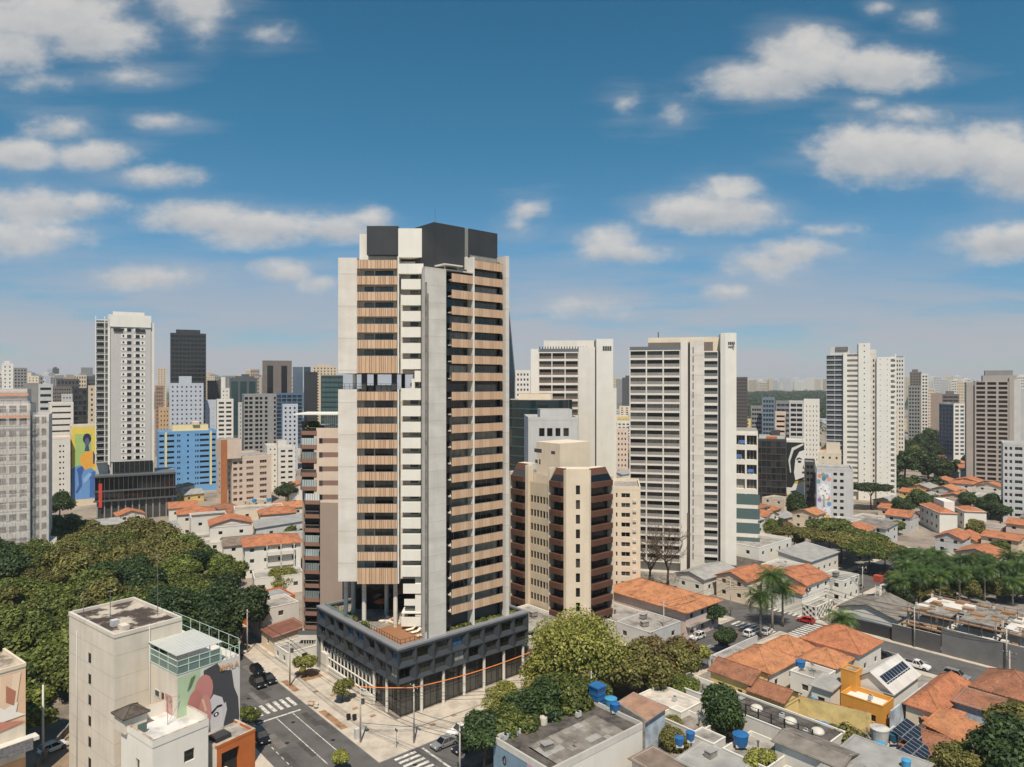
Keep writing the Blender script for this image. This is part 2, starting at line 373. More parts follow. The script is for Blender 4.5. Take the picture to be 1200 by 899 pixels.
# ------------------------------------------------------------------ facades: walls with real openings
def spans(a0, a1, n, frac, mx=0.0):
    """n openings spread over a0..a1, each taking frac of its bay"""
    L = (a1-a0-2*mx)/n
    return [(a0+mx+i*L+L*(1-frac)/2, a0+mx+(i+1)*L-L*(1-frac)/2) for i in range(n)]
def facefn(face, w, d):
    if face == 'R': return (lambda a, z, q: (a, q, z)), w, 0
    if face == 'L': return (lambda a, z, q: (q, a, z)), d, math.pi/2
    if face == 'E': return (lambda a, z, q: (w-q, a, z)), d, math.pi/2
    return (lambda a, z, q: (a, d-q, z)), w, 0
def wall_grid(mb, p, L, z0, z1, cols, rows, dep, mt, pane=None, a0=0.0):
    xs = [a0]+[e for c in cols for e in c]+[L]; zs = [z0]+[e for r in rows for e in r]+[z1]
    for i in range(len(xs)-1):
        if i % 2 == 0 or not rows:
            if xs[i+1]-xs[i] > 1e-4: mb.quad(p(xs[i], z0, 0), p(xs[i+1], z0, 0), p(xs[i+1], z1, 0), p(xs[i], z1, 0), mt)
            continue
        for j in range(len(zs)-1):
            x0, x1, c0, c1 = xs[i], xs[i+1], zs[j], zs[j+1]
            if j % 2 == 0:
                if c1-c0 > 1e-4: mb.quad(p(x0, c0, 0), p(x1, c0, 0), p(x1, c1, 0), p(x0, c1, 0), mt)
            else:
                for (A, B) in (((x0, c0), (x1, c0)), ((x1, c0), (x1, c1)), ((x1, c1), (x0, c1)), ((x0, c1), (x0, c0))):
                    mb.quad(p(A[0], A[1], 0), p(B[0], B[1], 0), p(B[0], B[1], dep), p(A[0], A[1], dep), mt)
                if pane: mb.quad(p(x0, c0, dep), p(x1, c0, dep), p(x1, c1, dep), p(x0, c1, dep), pane)
WCACHE = {}
def window_mesh(w, h, glass, frame, mull=None, bar=.06, sill=None):
    k = (round(w, 2), round(h, 2), glass.name, frame.name, mull, bar, sill.name if sill else 0)
    if k in WCACHE: return WCACHE[k]
    mb = MB(); b = bar; t = .04
    mb.quad((0, 0, 0), (w, 0, 0), (w, 0, h), (0, 0, h), glass)
    mb.box(0, w, -t, t, 0, b, frame); mb.box(0, w, -t, t, h-b, h, frame)
    mb.box(0, b, -t, t, b, h-b, frame); mb.box(w-b, w, -t, t, b, h-b, frame)
    n = max(1, round(w/1.3)) if mull is None else mull
    for i in range(1, n): x = w*i/n; mb.box(x-b/2, x+b/2, -t*.9, t*.9, b, h-b, frame)
    WCACHE[k] = mb.mesh('window'); return WCACHE[k]
def rail_mesh(w, h, kind, m1, m2):
    k = ('rail', round(w, 2), round(h, 2), kind, m1.name, m2.name)
    if k in WCACHE: return WCACHE[k]
    mb = MB()
    if kind == 'solid': mb.box(0, w, -.06, .06, 0, h, m1)
    elif kind == 'glass':
        mb.box(.03, w-.03, -.012, .012, .05, h-.06, m2); mb.box(0, w, -.03, .03, h-.06, h, m1); mb.box(0, w, -.03, .03, 0, .05, m1)
    else:
        mb.box(0, w, -.03, .03, h-.07, h, m1); mb.box(0, w, -.03, .03, .05, .12, m1)
        n = max(3, int(w/.28))
        for i in range(n+1): x = w*i/n; mb.box(max(0, x-.02), min(w, x+.02), -.02, .02, .12, h-.07, m1)
    WCACHE[k] = mb.mesh('railing'); return WCACHE[k]

def put_windows(root, face, w, d, cols, rows, dep, glass, frame, count, mull=None, name='window', rail=None, railfrac=.42, rot_ok=True):
    """one object per opening: the pane with its frame, and a railing where there is a balcony"""
    p, L, rz = facefn(face, w, d)
    for (z0, z1) in reversed(rows):
        for (x0, x1) in cols:
            rest = count.setdefault('rest', MB())
            me = window_mesh(x1-x0, z1-z0, glass, frame, mull)
            if count.get('n', 0) < 100:
                inst(name, me, root, p(x0, z0, dep-.01), rz); count['n'] = count.get('n', 0)+1
            else:
                a, b, c, e = p(x0, z0, dep-.01), p(x1, z0, dep-.01), p(x1, z1, dep-.01), p(x0, z1, dep-.01)
                rest.quad(a, b, c, e, glass)
            if rail:
                kind, m1, m2 = rail
                if count.get('r', 0) < 100:
                    inst('railing', rail_mesh(x1-x0, (z1-z0)*railfrac, kind, m1, m2), root, p(x0+.0, z0, .1), rz); count['r'] = count.get('r', 0)+1
                else:
                    rr = count.setdefault('rrest', MB()); zt = z0+(z1-z0)*railfrac
                    for q in (.06, .16): rr.quad(p(x0, z0, q), p(x1, z0, q), p(x1, zt, q), p(x0, zt, q), m1)
                    rr.quad(p(x0, zt, .06), p(x1, zt, .06), p(x1, zt, .16), p(x0, zt, .16), m1)
def flush(root, count):
    for k, nm in (('rest', 'window'), ('rrest', 'railing')):
        if k in count and count[k].f: tag(count[k].build(nm, root), None, None, None, 'stuff')

def corner_fit(a, b, c, D, ang):
    """box whose near corner is seen at column b and whose faces end at columns a and c"""
    C = Vector(((b-600)/F_PX*D, D)); u = Vector((math.cos(ang), math.sin(ang))); v = Vector((-u.y, u.x))
    def ln(dv, p):
        k = (p-600)/F_PX; return (k*C.y-C.x)/(dv.x-k*dv.y)
    return C, ln(u, c), (ln(v, a) if a is not None and a < b-.3 else None)

LAST = []
def block(name, label, cat, a, b, c, ytop, D, ang=0.0, wall=WHITE, roof=ROOFG, depth=None, R=None, L=None, group=None, fine=True,
          parapet=.8, root=None, z0=0.0, near=None, wallL=None, extra=None, lift=0):
    """A block with an R (right/front) and an L (left) face. R/L: dict(n, fh, fw, fz, first, dep, kind, glass, frame, rail)"""
    ang = ang-math.atan((b-600)/F_PX)          # turned to face the viewpoint, plus ang
    C, W, Dp = corner_fit(a, b, c, D, ang)
    if depth: Dp = depth
    Dp = Dp or 14
    zt = zpx(ytop, D)
    t = (root or thing(name, label, cat, (C.x, C.y, 0), ang, group)) if fine else None
    mb = MB(); rf = MB(); count = {}
    for face, spec in (('R', R), ('L', L), ('E', None), ('B', None)):
        p, LL, rz = facefn(face, W, Dp)
        wm_ = (wallL or wall) if face == 'L' else wall
        if not spec:
            mb.quad(p(0, z0, 0), p(LL, z0, 0), p(LL, zt, 0), p(0, zt, 0), wm_); continue
        s = dict(n=4, fh=3.0, fw=.5, fz=.5, mx=.6, top=1.0, base=3.5, dep=.25, glass=GLASS, frame=FRAMED, rail=None, cols=None, mull=None, wall=None, rf=.42)
        s.update(spec)
        cols = s['cols'] or spans(0, LL, s['n'], s['fw'], s['mx'])
        cols = [(max(.1, x0*LL), min(LL-.1, x1*LL)) if s['cols'] else (x0, x1) for x0, x1 in cols]
        nf = max(1, int(round((zt-s['top']-s['base'])/s['fh']))); fh = (zt-s['top']-s['base'])/nf
        rows = [(s['base']+i*fh+fh*(1-s['fz'])*.6, s['base']+i*fh+fh*(1-s['fz'])*.6+fh*s['fz']) for i in range(nf)]
        wall_grid(mb, p, LL, z0, zt, cols, rows, s['dep'], s['wall'] or wm_, pane=None if fine else s['glass'])
        if fine: put_windows(t, face, W, Dp, cols, rows, s['dep'], s['glass'], s['frame'], count, s['mull'], rail=s['rail'], railfrac=s['rf'])
    # roof and parapet
    rf.quad((0, 0, zt-parapet), (W, 0, zt-parapet), (W, Dp, zt-parapet), (0, Dp, zt-parapet), roof)
    q = .25
    for (x0, x1, y0, y1) in ((-.03, W+.03, -.03, q), (-.03, W+.03, Dp-q, Dp+.03), (-.03, q, q, Dp-q), (W-q, W+.03, q, Dp-q)):
        rf.box(x0, x1, y0, y1, zt-parapet-.1, zt+.06, wall)
    if fine:
        mb.build('wall', t); rf.build('roof', t); flush(t, count)
    else:
        o = len(mb.v)
        mb.add(rf.v, [], wall)
        for f, mi in zip(rf.f, rf.mi): mb.f.append(tuple(i+o for i in f)); mb.mi.append(mb.m(rf.mats[mi])); mb.sm.append(False)
    if extra: extra(t if fine else mb, W, Dp, zt)
    if not fine:
        o = mb.build(name); o.location = (C.x, C.y, 0); o.rotation_euler = (0, 0, ang)
        tag(o, label, cat, group); LAST.append(o); return o, W, Dp, zt
    return t, W, Dp, zt
def rooftop(t, name, x0, x1, y0, y1, z0, z1, mt, top=None):
    mb = MB(); mb.box(x0, x1, y0, y1, z0, z1, mt, top or ROOFG); return mb.build(name, t) if not isinstance(t, MB) else None
def penthouse(fr, h, mt, hx=(.2, .7), hy=(.2, .7)):
    def f(t, W, Dp, zt):
        mb = MB() if not isinstance(t, MB) else t
        mb.box(W*hx[0], W*hx[1], Dp*hy[0], Dp*hy[1], zt-.7, zt+h, mt, ROOFG)
        if not isinstance(t, MB): mb.build('roof_house', t)
    return f

# ------------------------------------------------------------------ small houses
def hip(mb, x0, x1, y0, y1, z, h, mt, over=.5, kind='hip', soffit=None):
    x0 -= over; x1 += over; y0 -= over; y1 += over; w, d = x1-x0, y1-y0; z -= .12
    if kind == 'hip':
        if w >= d: r0, r1 = (x0+d/2, y0+d/2), (x1-d/2, y0+d/2)
        else: r0, r1 = (x0+w/2, y0+w/2), (x0+w/2, y1-w/2)
    elif kind == 'gx': r0, r1 = (x0, (y0+y1)/2), (x1, (y0+y1)/2)
    elif kind == 'gy': r0, r1 = ((x0+x1)/2, y0), ((x0+x1)/2, y1)
    elif kind == 'sx':   # single pitch rising with x
        vs = [(x0,y0,z),(x1,y0,z+h),(x1,y1,z+h),(x0,y1,z)]; vs += [(a, b, c-.14) for a, b, c in vs]
        mb.add(vs, [(0,1,2,3),(7,6,5,4),(0,4,5,1),(1,5,6,2),(2,6,7,3),(3,7,4,0)], mt); return
    elif kind == 'sy':
        vs = [(x0,y0,z),(x1,y0,z),(x1,y1,z+h),(x0,y1,z+h)]; vs += [(a, b, c-.14) for a, b, c in vs]
        mb.add(vs, [(0,1,2,3),(7,6,5,4),(0,4,5,1),(1,5,6,2),(2,6,7,3),(3,7,4,0)], mt); return
    e = [(x0,y0,z),(x1,y0,z),(x1,y1,z),(x0,y1,z)]; rr = [(*r0, z+h), (*r1, z+h)]
    def fc(vs, fs):   # roof skin with an underside so that it has thickness
        mb.add(vs, fs, mt); mb.add([(a, b, c-.16) for a, b, c in vs], [tuple(reversed(f)) for f in fs], mt)
    vs = e+rr
    if (w >= d and kind == 'hip') or kind == 'gx': fs = [(0,1,5,4),(2,3,4,5)]+([(1,2,5),(3,0,4)] if kind == 'hip' else [])
    else: fs = [(1,2,5,4),(3,0,4,5)]+([(0,1,4),(2,3,5)] if kind == 'hip' else [])
    fc(vs, fs)
    for i in range(4):
        a, b = e[i], e[(i+1) % 4]; mb.quad(a, b, (*b[:2], b[2]-.16), (*a[:2], a[2]-.16), mt)
    if kind == 'hip':   # ridge and hip caps
        for a, b in ((rr[0], rr[1]),)+tuple(((e[i], min(rr, key=lambda q: (q[0]-e[i][0])**2+(q[1]-e[i][1])**2))) for i in range(4)):
            if (Vector(a)-Vector(b)).length > .2: mb.tube([(a[0], a[1], a[2]+.02), (b[0], b[1], b[2]+.02)], .09, mt, 5)
    else: mb.tube([(rr[0][0], rr[0][1], rr[0][2]+.02), (rr[1][0], rr[1][1], rr[1][2]+.02)], .09, mt, 5)
def house(label, a, b, w, d, h, roof='hip', rh=1.8, rmat=TILE, wmat=WHITE, wr=(2, 1), wl=(2, 1), loc=None, rz=None, cat='house', name='house', group=None,
          over=.45, parapet=.7, z0=0.0, auto_look=None, glass=GLASSD, frame=FRAMEW, wmatL=None, dr=True, ww=1.25, wh=1.15):
    loc = loc or g2(a, b); rz = GA if rz is None else rz
    t = thing(name, None, cat, (loc[0], loc[1], 0), rz, group)
    if auto_look: auto(t, auto_look, cat, group)
    else: tag(t, label, cat, group)
    mb = MB(); cnt = {}
    for face, (n, fl) in (('R', wr), ('L', wl), ('E', (0, 0)), ('B', (0, 0))):
        p, LL, r_ = facefn(face, w, d); wmt = (wmatL or wmat) if face == 'L' else wmat
        if not n or LL < 1.6*n*.8: mb.quad(p(0, z0, 0), p(LL, z0, 0), p(LL, h, 0), p(0, h, 0), wmt); continue
        ww_ = min(ww, LL/n*.6); cols = [(LL*(i+.5)/n-ww_/2, LL*(i+.5)/n+ww_/2) for i in range(n)]
        fh = h/fl; rows = [(z0+fh*i+fh*.38, z0+fh*i+fh*.38+min(wh, fh*.42)) for i in range(fl)]
        wall_grid(mb, p, LL, z0, h, cols, rows, .18, wmt)
        put_windows(t, face, w, d, cols, rows, .18, glass, frame, cnt)
    rf = MB()
    if roof == 'flat':
        rf.quad((0, 0, h-parapet), (w, 0, h-parapet), (w, d, h-parapet), (0, d, h-parapet), rmat)
        q = .2
        for (x0, x1, y0, y1) in ((-.04, w+.04, -.04, q), (-.04, w+.04, d-q, d+.04), (-.04, q, q, d-q), (w-q, w+.04, q, d-q)): rf.box(x0, x1, y0, y1, h-.12, h+.05, wmat)
        for (x0, x1, y0, y1) in ((.02, w-.02, .03, q), (.02, w-.02, d-q, d-.03), (.03, q, q, d-q), (w-q, w-.03, q, d-q)): rf.box(x0, x1, y0, y1, h-parapet, h-.12, wmat)
    else:
        hip(rf, 0, w, 0, d, h, rh, rmat, over, roof)
        if roof == 'gx':
            for x in (0, w): mb.add([(x, 0, h), (x, d, h), (x, d/2, h+rh*.93)], [(0, 1, 2)], wmat)
        if roof == 'gy':
            for y in (0, d): mb.add([(0, y, h), (w, y, h), (w/2, y, h+rh*.93)], [(0, 1, 2)], wmat)
        if roof in ('sx', 'sy'):
            k = rh*.9
            if roof == 'sx': mb.quad((w, 0, h), (w, d, h), (w, d, h+k), (w, 0, h+k), wmat); [mb.add([(0, y, h), (w, y, h), (w, y, h+k)], [(0, 1, 2)], wmat) for y in (0, d)]
            else: mb.quad((0, d, h), (w, d, h), (w, d, h+k), (0, d, h+k), wmat); [mb.add([(x, 0, h), (x, d, h), (x, d, h+k)], [(0, 1, 2)], wmat) for x in (0, w)]
    mb.build('wall', t); rf.build('roof', t); flush(t, cnt)
    return t
def wall_thing(label, pts, h, mt, th=.2, name='wall', cat='wall', z0=0, cap=None):
    """a free-standing wall along world points; base points to the first"""
    P = [Vector(p[:2]) for p in pts]; mb = MB()
    for A, B in zip(P[:-1], P[1:]):
        d = (B-A).normalized(); n = Vector((-d.y, d.x))*th/2
        mb.prism([tuple(A-n), tuple(B-n), tuple(B+n), tuple(A+n)], z0, z0+h, mt, cap)
    o = mb.build(name, None, (P[0].x, P[0].y, 0)); o.location = (P[0].x, P[0].y, 0); return tag(o, label, cat)

# ------------------------------------------------------------------ foliage
def leaf_mesh(name, lobes, n, size, mt, seed, up=.35, flat=1.0, hollow=.72, gap=.0, aspect=1.6):
    """leaf-sized faces spread through the outer volume of several uneven lobes"""
    g = np.random.default_rng(seed); lobes = np.array(lobes, float)
    wgt = (lobes[:, 3]**2); wgt /= wgt.sum(); k = g.choice(len(lobes), n, p=wgt)
    dv = g.normal(size=(n, 3)); dv /= np.linalg.norm(dv, axis=1)[:, None]
    low = dv[:, 2] < -.35; dv[low, 2] *= -.6
    # clump the directions so the crown has bunches and holes
    ctr = g.normal(size=(260, 3)); ctr /= np.linalg.norm(ctr, axis=1)[:, None]
    ci = g.integers(0, 260, n); pull = g.uniform(.3, .88, n)[:, None]
    dv = dv*(1-pull)+ctr[ci]*pull+g.normal(size=(n, 3))*.12; dv /= np.linalg.norm(dv, axis=1)[:, None]
    key = (k*260+ci); rr = np.random.default_rng(seed+1).uniform(hollow, 1.16, len(lobes)*260)[key]*g.uniform(.86, 1.06, n)
    pos = lobes[k, :3]+dv*(lobes[k, 3]*rr)[:, None]*np.array([1, 1, flat])
    tint = np.random.default_rng(seed+2).uniform(0, 1, len(lobes)*260)[key]*.78+g.uniform(0, .22, n)
    nrm = dv*.6+np.array([0, 0, up])+g.normal(size=(n, 3))*.36; nrm /= np.linalg.norm(nrm, axis=1)[:, None]
    t1 = np.cross(nrm, g.normal(size=(n, 3))); t1 /= np.linalg.norm(t1, axis=1)[:, None]; t2 = np.cross(nrm, t1)
    s = size*g.uniform(.6, 1.35, n)[:, None]; L = t1*s*.5*aspect; W = t2*s*.5
    vs = np.stack([pos-L, pos-W*.9, pos+L, pos+W*.9], 1).reshape(-1, 3)
    return raw_quads(name, vs, tint, mt)
def raw_quads(name, vs, tint, mt):
    n = len(vs)//4; me = bpy.data.meshes.new(name); me.vertices.add(n*4); me.vertices.foreach_set('co', vs.ravel().astype(np.float32))
    me.loops.add(n*4); me.loops.foreach_set('vertex_index', np.arange(n*4, dtype=np.int32))
    me.polygons.add(n); me.polygons.foreach_set('loop_start', np.arange(0, n*4, 4, dtype=np.int32))
    me.update(calc_edges=True)
    at = me.attributes.new('tint', 'FLOAT', 'FACE'); at.data.foreach_set('value', tint.astype(np.float32))
    me.materials.append(mt); return me
LEAF = {
 'green': mat('broad green leaves', (86, 98, 40), .55, 'leaf', c2=(142, 146, 66)),
 'deep': mat('deep green leaves', (52, 72, 36), .55, 'leaf', c2=(92, 108, 54)),
 'olive': mat('olive leaves', (104, 102, 50), .6, 'leaf', c2=(156, 146, 80)),
 'yell': mat('yellow green leaves', (128, 130, 58), .55, 'leaf', c2=(186, 178, 92)),
 'dry': mat('dry brownish leaves', (112, 96, 58), .65, 'leaf', c2=(150, 130, 82)),
 'palm': mat('palm fronds', (62, 88, 38), .45, 'leaf', c2=(110, 126, 56)),
}
def trunk_mb(h, r, lobes, seed, mt=BARK, limbs=5):
    g = random.Random(seed); mb = MB()
    j = lambda q: g.uniform(-q, q)
    top = h*.55; mid = (j(.3), j(.3), top*.5); tp = (j(.5), j(.5), top)
    mb.tube([(0, 0, -.1), (0, 0, .35), mid, tp], [r*1.5, r, r*.8, r*.6], mt, 8)
    for l in lobes[:limbs]:
        e = Vector(l[:3]); s = Vector(tp)*g.uniform(.75, 1.0); m_ = (s+e)/2+Vector((j(.5), j(.5), -.3))
        mb.tube([s, m_, e], [r*.5, r*.33, r*.14], mt, 6)
        for q in range(2):
            e2 = e+Vector((j(1), j(1), g.uniform(.2, 1)))*l[3]*.6; mb.tube([m_, (m_+e2)/2, e2], [r*.26, r*.16, r*.06], mt, 5)
    return mb.mesh('trunk')
def tree_kind(h, rad, nl, n, size, leaf, seed, form='round', limbs=5, hollow=.72):
    g = random.Random(seed); lobes = []
    if form == 'round':
        for i in range(nl):
            a = g.uniform(0, 6.28); q = math.sqrt(g.uniform(0, 1))*rad*.78; z = h-rad*.72-q*q/rad*.6+g.uniform(-.55, .55)*rad*.6
            lobes.append((q*math.cos(a), q*math.sin(a), z, rad*g.uniform(.22, .50)))
        fl = .85
    elif form == 'flat':
        for i in range(nl):
            a = i*2.4+g.uniform(-.4, .4); q = math.sqrt((i+.5)/nl)*rad*.85
            lobes.append((q*math.cos(a), q*math.sin(a), h-1.2-q*.16+g.uniform(-.4, .4), rad*g.uniform(.24, .36)))
        fl = .5
    elif form == 'ball':
        for i in range(nl):
            a = g.uniform(0, 6.28); q = g.uniform(0, .42)*rad; lobes.append((q*math.cos(a), q*math.sin(a), h-rad+g.uniform(-.45, .35)*rad, rad*g.uniform(.5, .68)))
        fl = 1.0
    else:   # column or cone
        for i in range(nl):
            f = i/(nl-1); q = rad*(1-f)*.5; a = i*2.4; lobes.append((q*math.cos(a), q*math.sin(a), h*.22+f*h*.72, rad*(1-.75*f)*.62))
        fl = 1.2
    return (leaf_mesh('crown', lobes, n, size, leaf, seed, flat=fl, hollow=hollow), trunk_mb(h, max(.12, h*.028), lobes, seed, limbs=limbs))
def plant_tree(kind, loc, rz, s, label, cat='tree', name='tree', group=None, look=None):
    t = thing(name, label, cat, loc, rz, group); t.scale = (s, s, s*rnd.uniform(.92, 1.1))
    if look: auto(t, look, cat, group, (loc[0], loc[1], loc[2]+5))
    inst('crown', kind[0], t, (0, 0, 0)); inst('trunk', kind[1], t, (0, 0, 0)); return t
def palm_kind(h, n, flen, seed, per=16, droop=1.0):
    g = np.random.default_rng(seed); vs = []; tint = []
    for i in range(n):
        a = 2.399*i+g.uniform(-.2, .2); el0 = R(78)-R(95)*(i/n)+g.uniform(-.12, .12)
        d = np.array([math.cos(a), math.sin(a), 0.0]); sd = np.array([-d[1], d[0], 0.0]); p = np.array([0, 0, h]); e = el0; st = flen/per
        tt = g.uniform(0, .5)+(.5 if i < n*.7 else .3)*g.uniform(.3, 1)
        for k in range(per):
            e -= R(7.0)*droop*(.5+k/per); q = p+(d*math.cos(e)+np.array([0, 0, math.sin(e)]))*st
            f = (k+.5)/per; ln = flen*.30*math.sin(math.pi*min(.96, f*.86+.14))
            vs += [p-sd*.035, p+sd*.035, q+sd*.03, q-sd*.03]; tint.append(.2)
            fw = (q-p)/st
            for s in (-1, 1):
                for hf in (0,):
                    b = p+(q-p)*hf; tip = b+(sd*s*.80+fw*.42+np.array([0, 0, -.38-.2*f]))*ln*g.uniform(.85, 1.1); w = fw*st*.62
                    vs += [b-w*.3, b+w*.7, tip+w*.35, tip+w*.05]; tint.append(min(1, max(0, tt+g.uniform(-.15, .15))))
            p = q
    cr = raw_quads('crown', np.array(vs), np.array(tint), LEAF['palm'])
    mb = MB(); mb.tube([(0, 0, -.1), (.03, 0, h*.3), (.0, .05, h*.7), (0, 0, h)], [.34, .26, .22, .2], BARKP, 9)
    mb.lathe([(.2, 0), (.34, .35), (.26, .9), (.1, 1.2)], LEAF['palm'], 9, (0, 0, h-.7))
    return cr, mb.mesh('trunk')

# ------------------------------------------------------------------ vehicles
def car_parts(seed, paint, kind='hatch'):
    """body with wheel arches, cabin, windows, wheels, lamps; x forward, origin on the ground under the middle"""
    P = {}
    L = {'hatch': 4.0, 'sedan': 4.5, 'suv': 4.5, 'pickup': 4.9}[kind]; H = {'hatch': 1.5, 'sedan': 1.45, 'suv': 1.72, 'pickup': 1.62}[kind]; W = 1.76
    hl = L/2; zb = .24; belt = H*.60
    def arch(cx): return [(cx+.40*math.cos(t), .32+.40*math.sin(t)) for t in [math.pi*k/6 for k in range(7)]]
    fx, rx = hl-.80, -hl+.78
    lower = [(-hl+.04, zb+.06)]+[(x, z) for x, z in reversed(arch(rx))]+[(x, z) for x, z in reversed(arch(fx))]+[(hl-.04, zb+.06), (hl, .5), (hl-.06, .70)]
    lower = [p for p in lower if p[1] >= zb]
    if kind == 'pickup': top = [(hl-.35, .88), (hl-1.2, belt), (.1-.55, belt), (-.46, belt), (-hl+.05, belt), (-hl, .6)]
    else: top = [(hl-.3, .80), (hl-1.05, belt), (-hl+.12, belt+.02), (-hl, .62)]
    prof = lower+top; n = len(prof)
    mb = MB()
    def wof(z): return W/2-(.05 if z > .75 else 0)-(.06 if z < .3 else 0)
    vs = [(x, -wof(z), z) for x, z in prof]+[(x, wof(z), z) for x, z in prof]
    mb.add(vs, [(i, (i+1) % n, n+(i+1) % n, n+i) for i in range(n)]+[tuple(range(n-1, -1, -1)), tuple(range(n, 2*n))], paint)
    # cabin: sloped glass house with a painted roof
    if kind == 'pickup': c = [(hl-1.35, belt), (hl-1.95, H), (-.35, H), (-.55, belt)]
    elif kind == 'sedan': c = [(hl-1.15, belt), (hl-1.9, H), (-hl+1.35, H), (-hl+.55, belt)]
    else: c = [(hl-1.0, belt), (hl-1.75, H), (-hl+.55, H), (-hl+.14, belt)]
    w0, w1 = W/2-.06, W/2-.24
    (x0, z0), (x1, z1), (x2, z2), (x3, z3) = c
    mb.add([(x1, -w1, z1), (x1, w1, z1), (x2, w1, z2), (x2, -w1, z2)]+[(x1, -w1, z1-.05), (x1, w1, z1-.05), (x2, w1, z2-.05), (x2, -w1, z2-.05)],
           [(0, 1, 2, 3), (0, 4, 5, 1), (1, 5, 6, 2), (2, 6, 7, 3), (3, 7, 4, 0)], paint)
    for s in (-1, 1):     # pillars
        for (A, B, wd) in (((x0, z0), (x1, z1), .07), ((x3, z3), (x2, z2), .09), (((x0+x3)/2-.05, belt), ((x1+x2)/2-.05, H), .06)):
            mb.tube([(A[0], s*w0, A[1]), (B[0], s*w1, B[1]-.03)], wd*.6, paint, 5)
        mb.box(x0-.25, x0-.08, s*(W/2+.08)-.07, s*(W/2+.08)+.07, belt, belt+.13, paint)
    if kind == 'pickup': mb.box(-hl+.12, -.62, -W/2+.14, W/2-.14, belt-.015, belt+.004, METALD)
    P['body'] = mb.mesh('body')
    e = .02; g = MB(); g.quad((x0-e, -w0+.07, z0), (x0-e, w0-.07, z0), (x1, w1-.04, z1-.05), (x1, -w1+.04, z1-.05), GLASSD); P['windscreen'] = g.mesh('windscreen')
    g = MB(); g.quad((x3+e, -w0+.07, z3), (x3+e, w0-.07, z3), (x2, w1-.04, z2-.05), (x2, -w1+.04, z2-.05), GLASSD); P['rear_window'] = g.mesh('rear_window')
    for s in (-1, 1):
        g = MB(); g.quad((x0-.05, s*(w0-.01), z0), (x3+.05, s*(w0-.01), z3), (x2+.02, s*(w1-.01), z2-.05), (x1-.02, s*(w1-.01), z1-.05), GLASSD); P['side_window', s] = g.mesh('side_window')
        g = MB(); g.box(hl-.16, hl+.012, s*.62-.16, s*.62+.16, .60, .72, mat('head lamp', (220, 222, 220), .15, 'flat')); P['headlight', s] = g.mesh('headlight')
        g = MB(); g.box(-hl-.012, -hl+.12, s*.66-.13, s*.66+.13, .66, .84, mat('tail lamp', (150, 20, 18), .25, 'flat')); P['tail_light', s] = g.mesh('tail_light')
    w = MB(Matrix.Rotation(R(90), 4, 'X')); TY = mat('tyre rubber', (28, 28, 28), .9, 'flat')
    w.lathe([(.0, -.1), (.2, -.1), (.29, -.1), (.315, -.06), (.315, .06), (.29, .1), (.2, .1), (.0, .1)], TY, 14); w.lathe([(.19, -.105), (.17, -.112), (.0, -.112)], METAL, 10); w.lathe([(.19, .105), (.17, .112), (.0, .112)], METAL, 10)
    P['wheel'] = w.mesh('wheel'); P['_w'] = [(fx, -.78, .315), (fx, .78, .315), (rx, -.78, .315), (rx, .78, .315)]
    return P
def make_car(P, loc, rz, label, cat='car', group='cars on the streets', name='parked_car'):
    t = thing(name, label, cat, loc, rz, group)
    for k, me in P.items():
        if k == 'wheel':
            for q in P['_w']: inst('wheel', me, t, q)
        elif k != '_w': inst(k if isinstance(k, str) else k[0], me, t, (0, 0, 0))
    return t
# ================================================================== ground, streets, pavements
def strip(mb, a0, a1, b0, b1, z, mt): mb.add([g2(a0, b0, z), g2(a1, b0, z), g2(a1, b1, z), g2(a0, b1, z)], [(0, 1, 2, 3)], mt)
gmb = MB(); S = 16000
gmb.add([(-S, -400, 0), (S, -400, 0), (S, 2*S, 0), (-S, 2*S, 0)], [(0, 1, 2, 3)], GROUND); structure('ground', gmb)
ASPH2 = mat('patched asphalt', (78, 75, 72), .9, 'dirty', .2, .4); ASPH3 = mat('worn asphalt', (112, 107, 101), .9, 'dirty', .2, .4)
rmb = MB()
strip(rmb, -21.5, -8.9, -60, 95, .010, ASPH)                                   # street along the left of the podium
for a0, a1 in ((-120, -21.5), (-8.9, 91), (103, 205)): strip(rmb, a0, a1, -20.5, -9, .010, ASPH)
strip(rmb, 91, 103, -140, 60, .010, ASPH)
gw = random.Random(31)
for k in range(46):
    a, b = (gw.uniform(-21, -10), gw.uniform(-10, 60)) if k % 2 else (gw.uniform(0, 88), gw.uniform(-20, -10)); w, d = (gw.uniform(.8, 2.6), gw.uniform(1.5, 7)) if k % 2 else (gw.uniform(1.5, 8), gw.uniform(.8, 2.4)); strip(rmb, a, min(a+w, -9 if a < -5 else 90), b, b+min(d, 4 if k % 2 == 0 else 9) if k % 2 else min(b+d, -9.2), .0118+k*.00003, ASPH2 if k % 3 else ASPH3)
structure('road', rmb)
for k, (a, b) in enumerate(((-13.4, 12), (-11, 2), (-15.8, 26), (-5, -13), (8, -15.6), (-12, -12), (24, -12.6), (-17, 6))):
    mh = MB(); mh.lathe([(.05, 0), (.36, 0), (.36, .006), (.05, .008)], METALD, 14); o = mh.build('manhole_cover'); o.location = g2(a, b, .0145); tag(o, 'round dark manhole cover in the road by '+('the zebra stripes', 'the stop lines', 'the waiting black cars', 'the pavement corner', 'the parked pickup', 'the middle of the junction', 'the street tree shade', 'the parked black SUV')[k], 'manhole cover')
lmb = MB(); zl = .014
strip(lmb, -15.0, -14.85, -4, 15.2, zl, LINE); strip(lmb, -12.1, -11.95, -4, 15.2, zl, LINE)
strip(lmb, -18.2, -10.4, 15.4, 15.85, zl, LINE)
for k in range(9): strip(lmb, -20.6+k*1.25, -19.95+k*1.25, 17.8, 21.8, zl, LINE)        # zebra over the left street
for k in range(12): strip(lmb, -19.5, -19.35, -6+k*1.9, -5+k*1.9, zl, LINE)
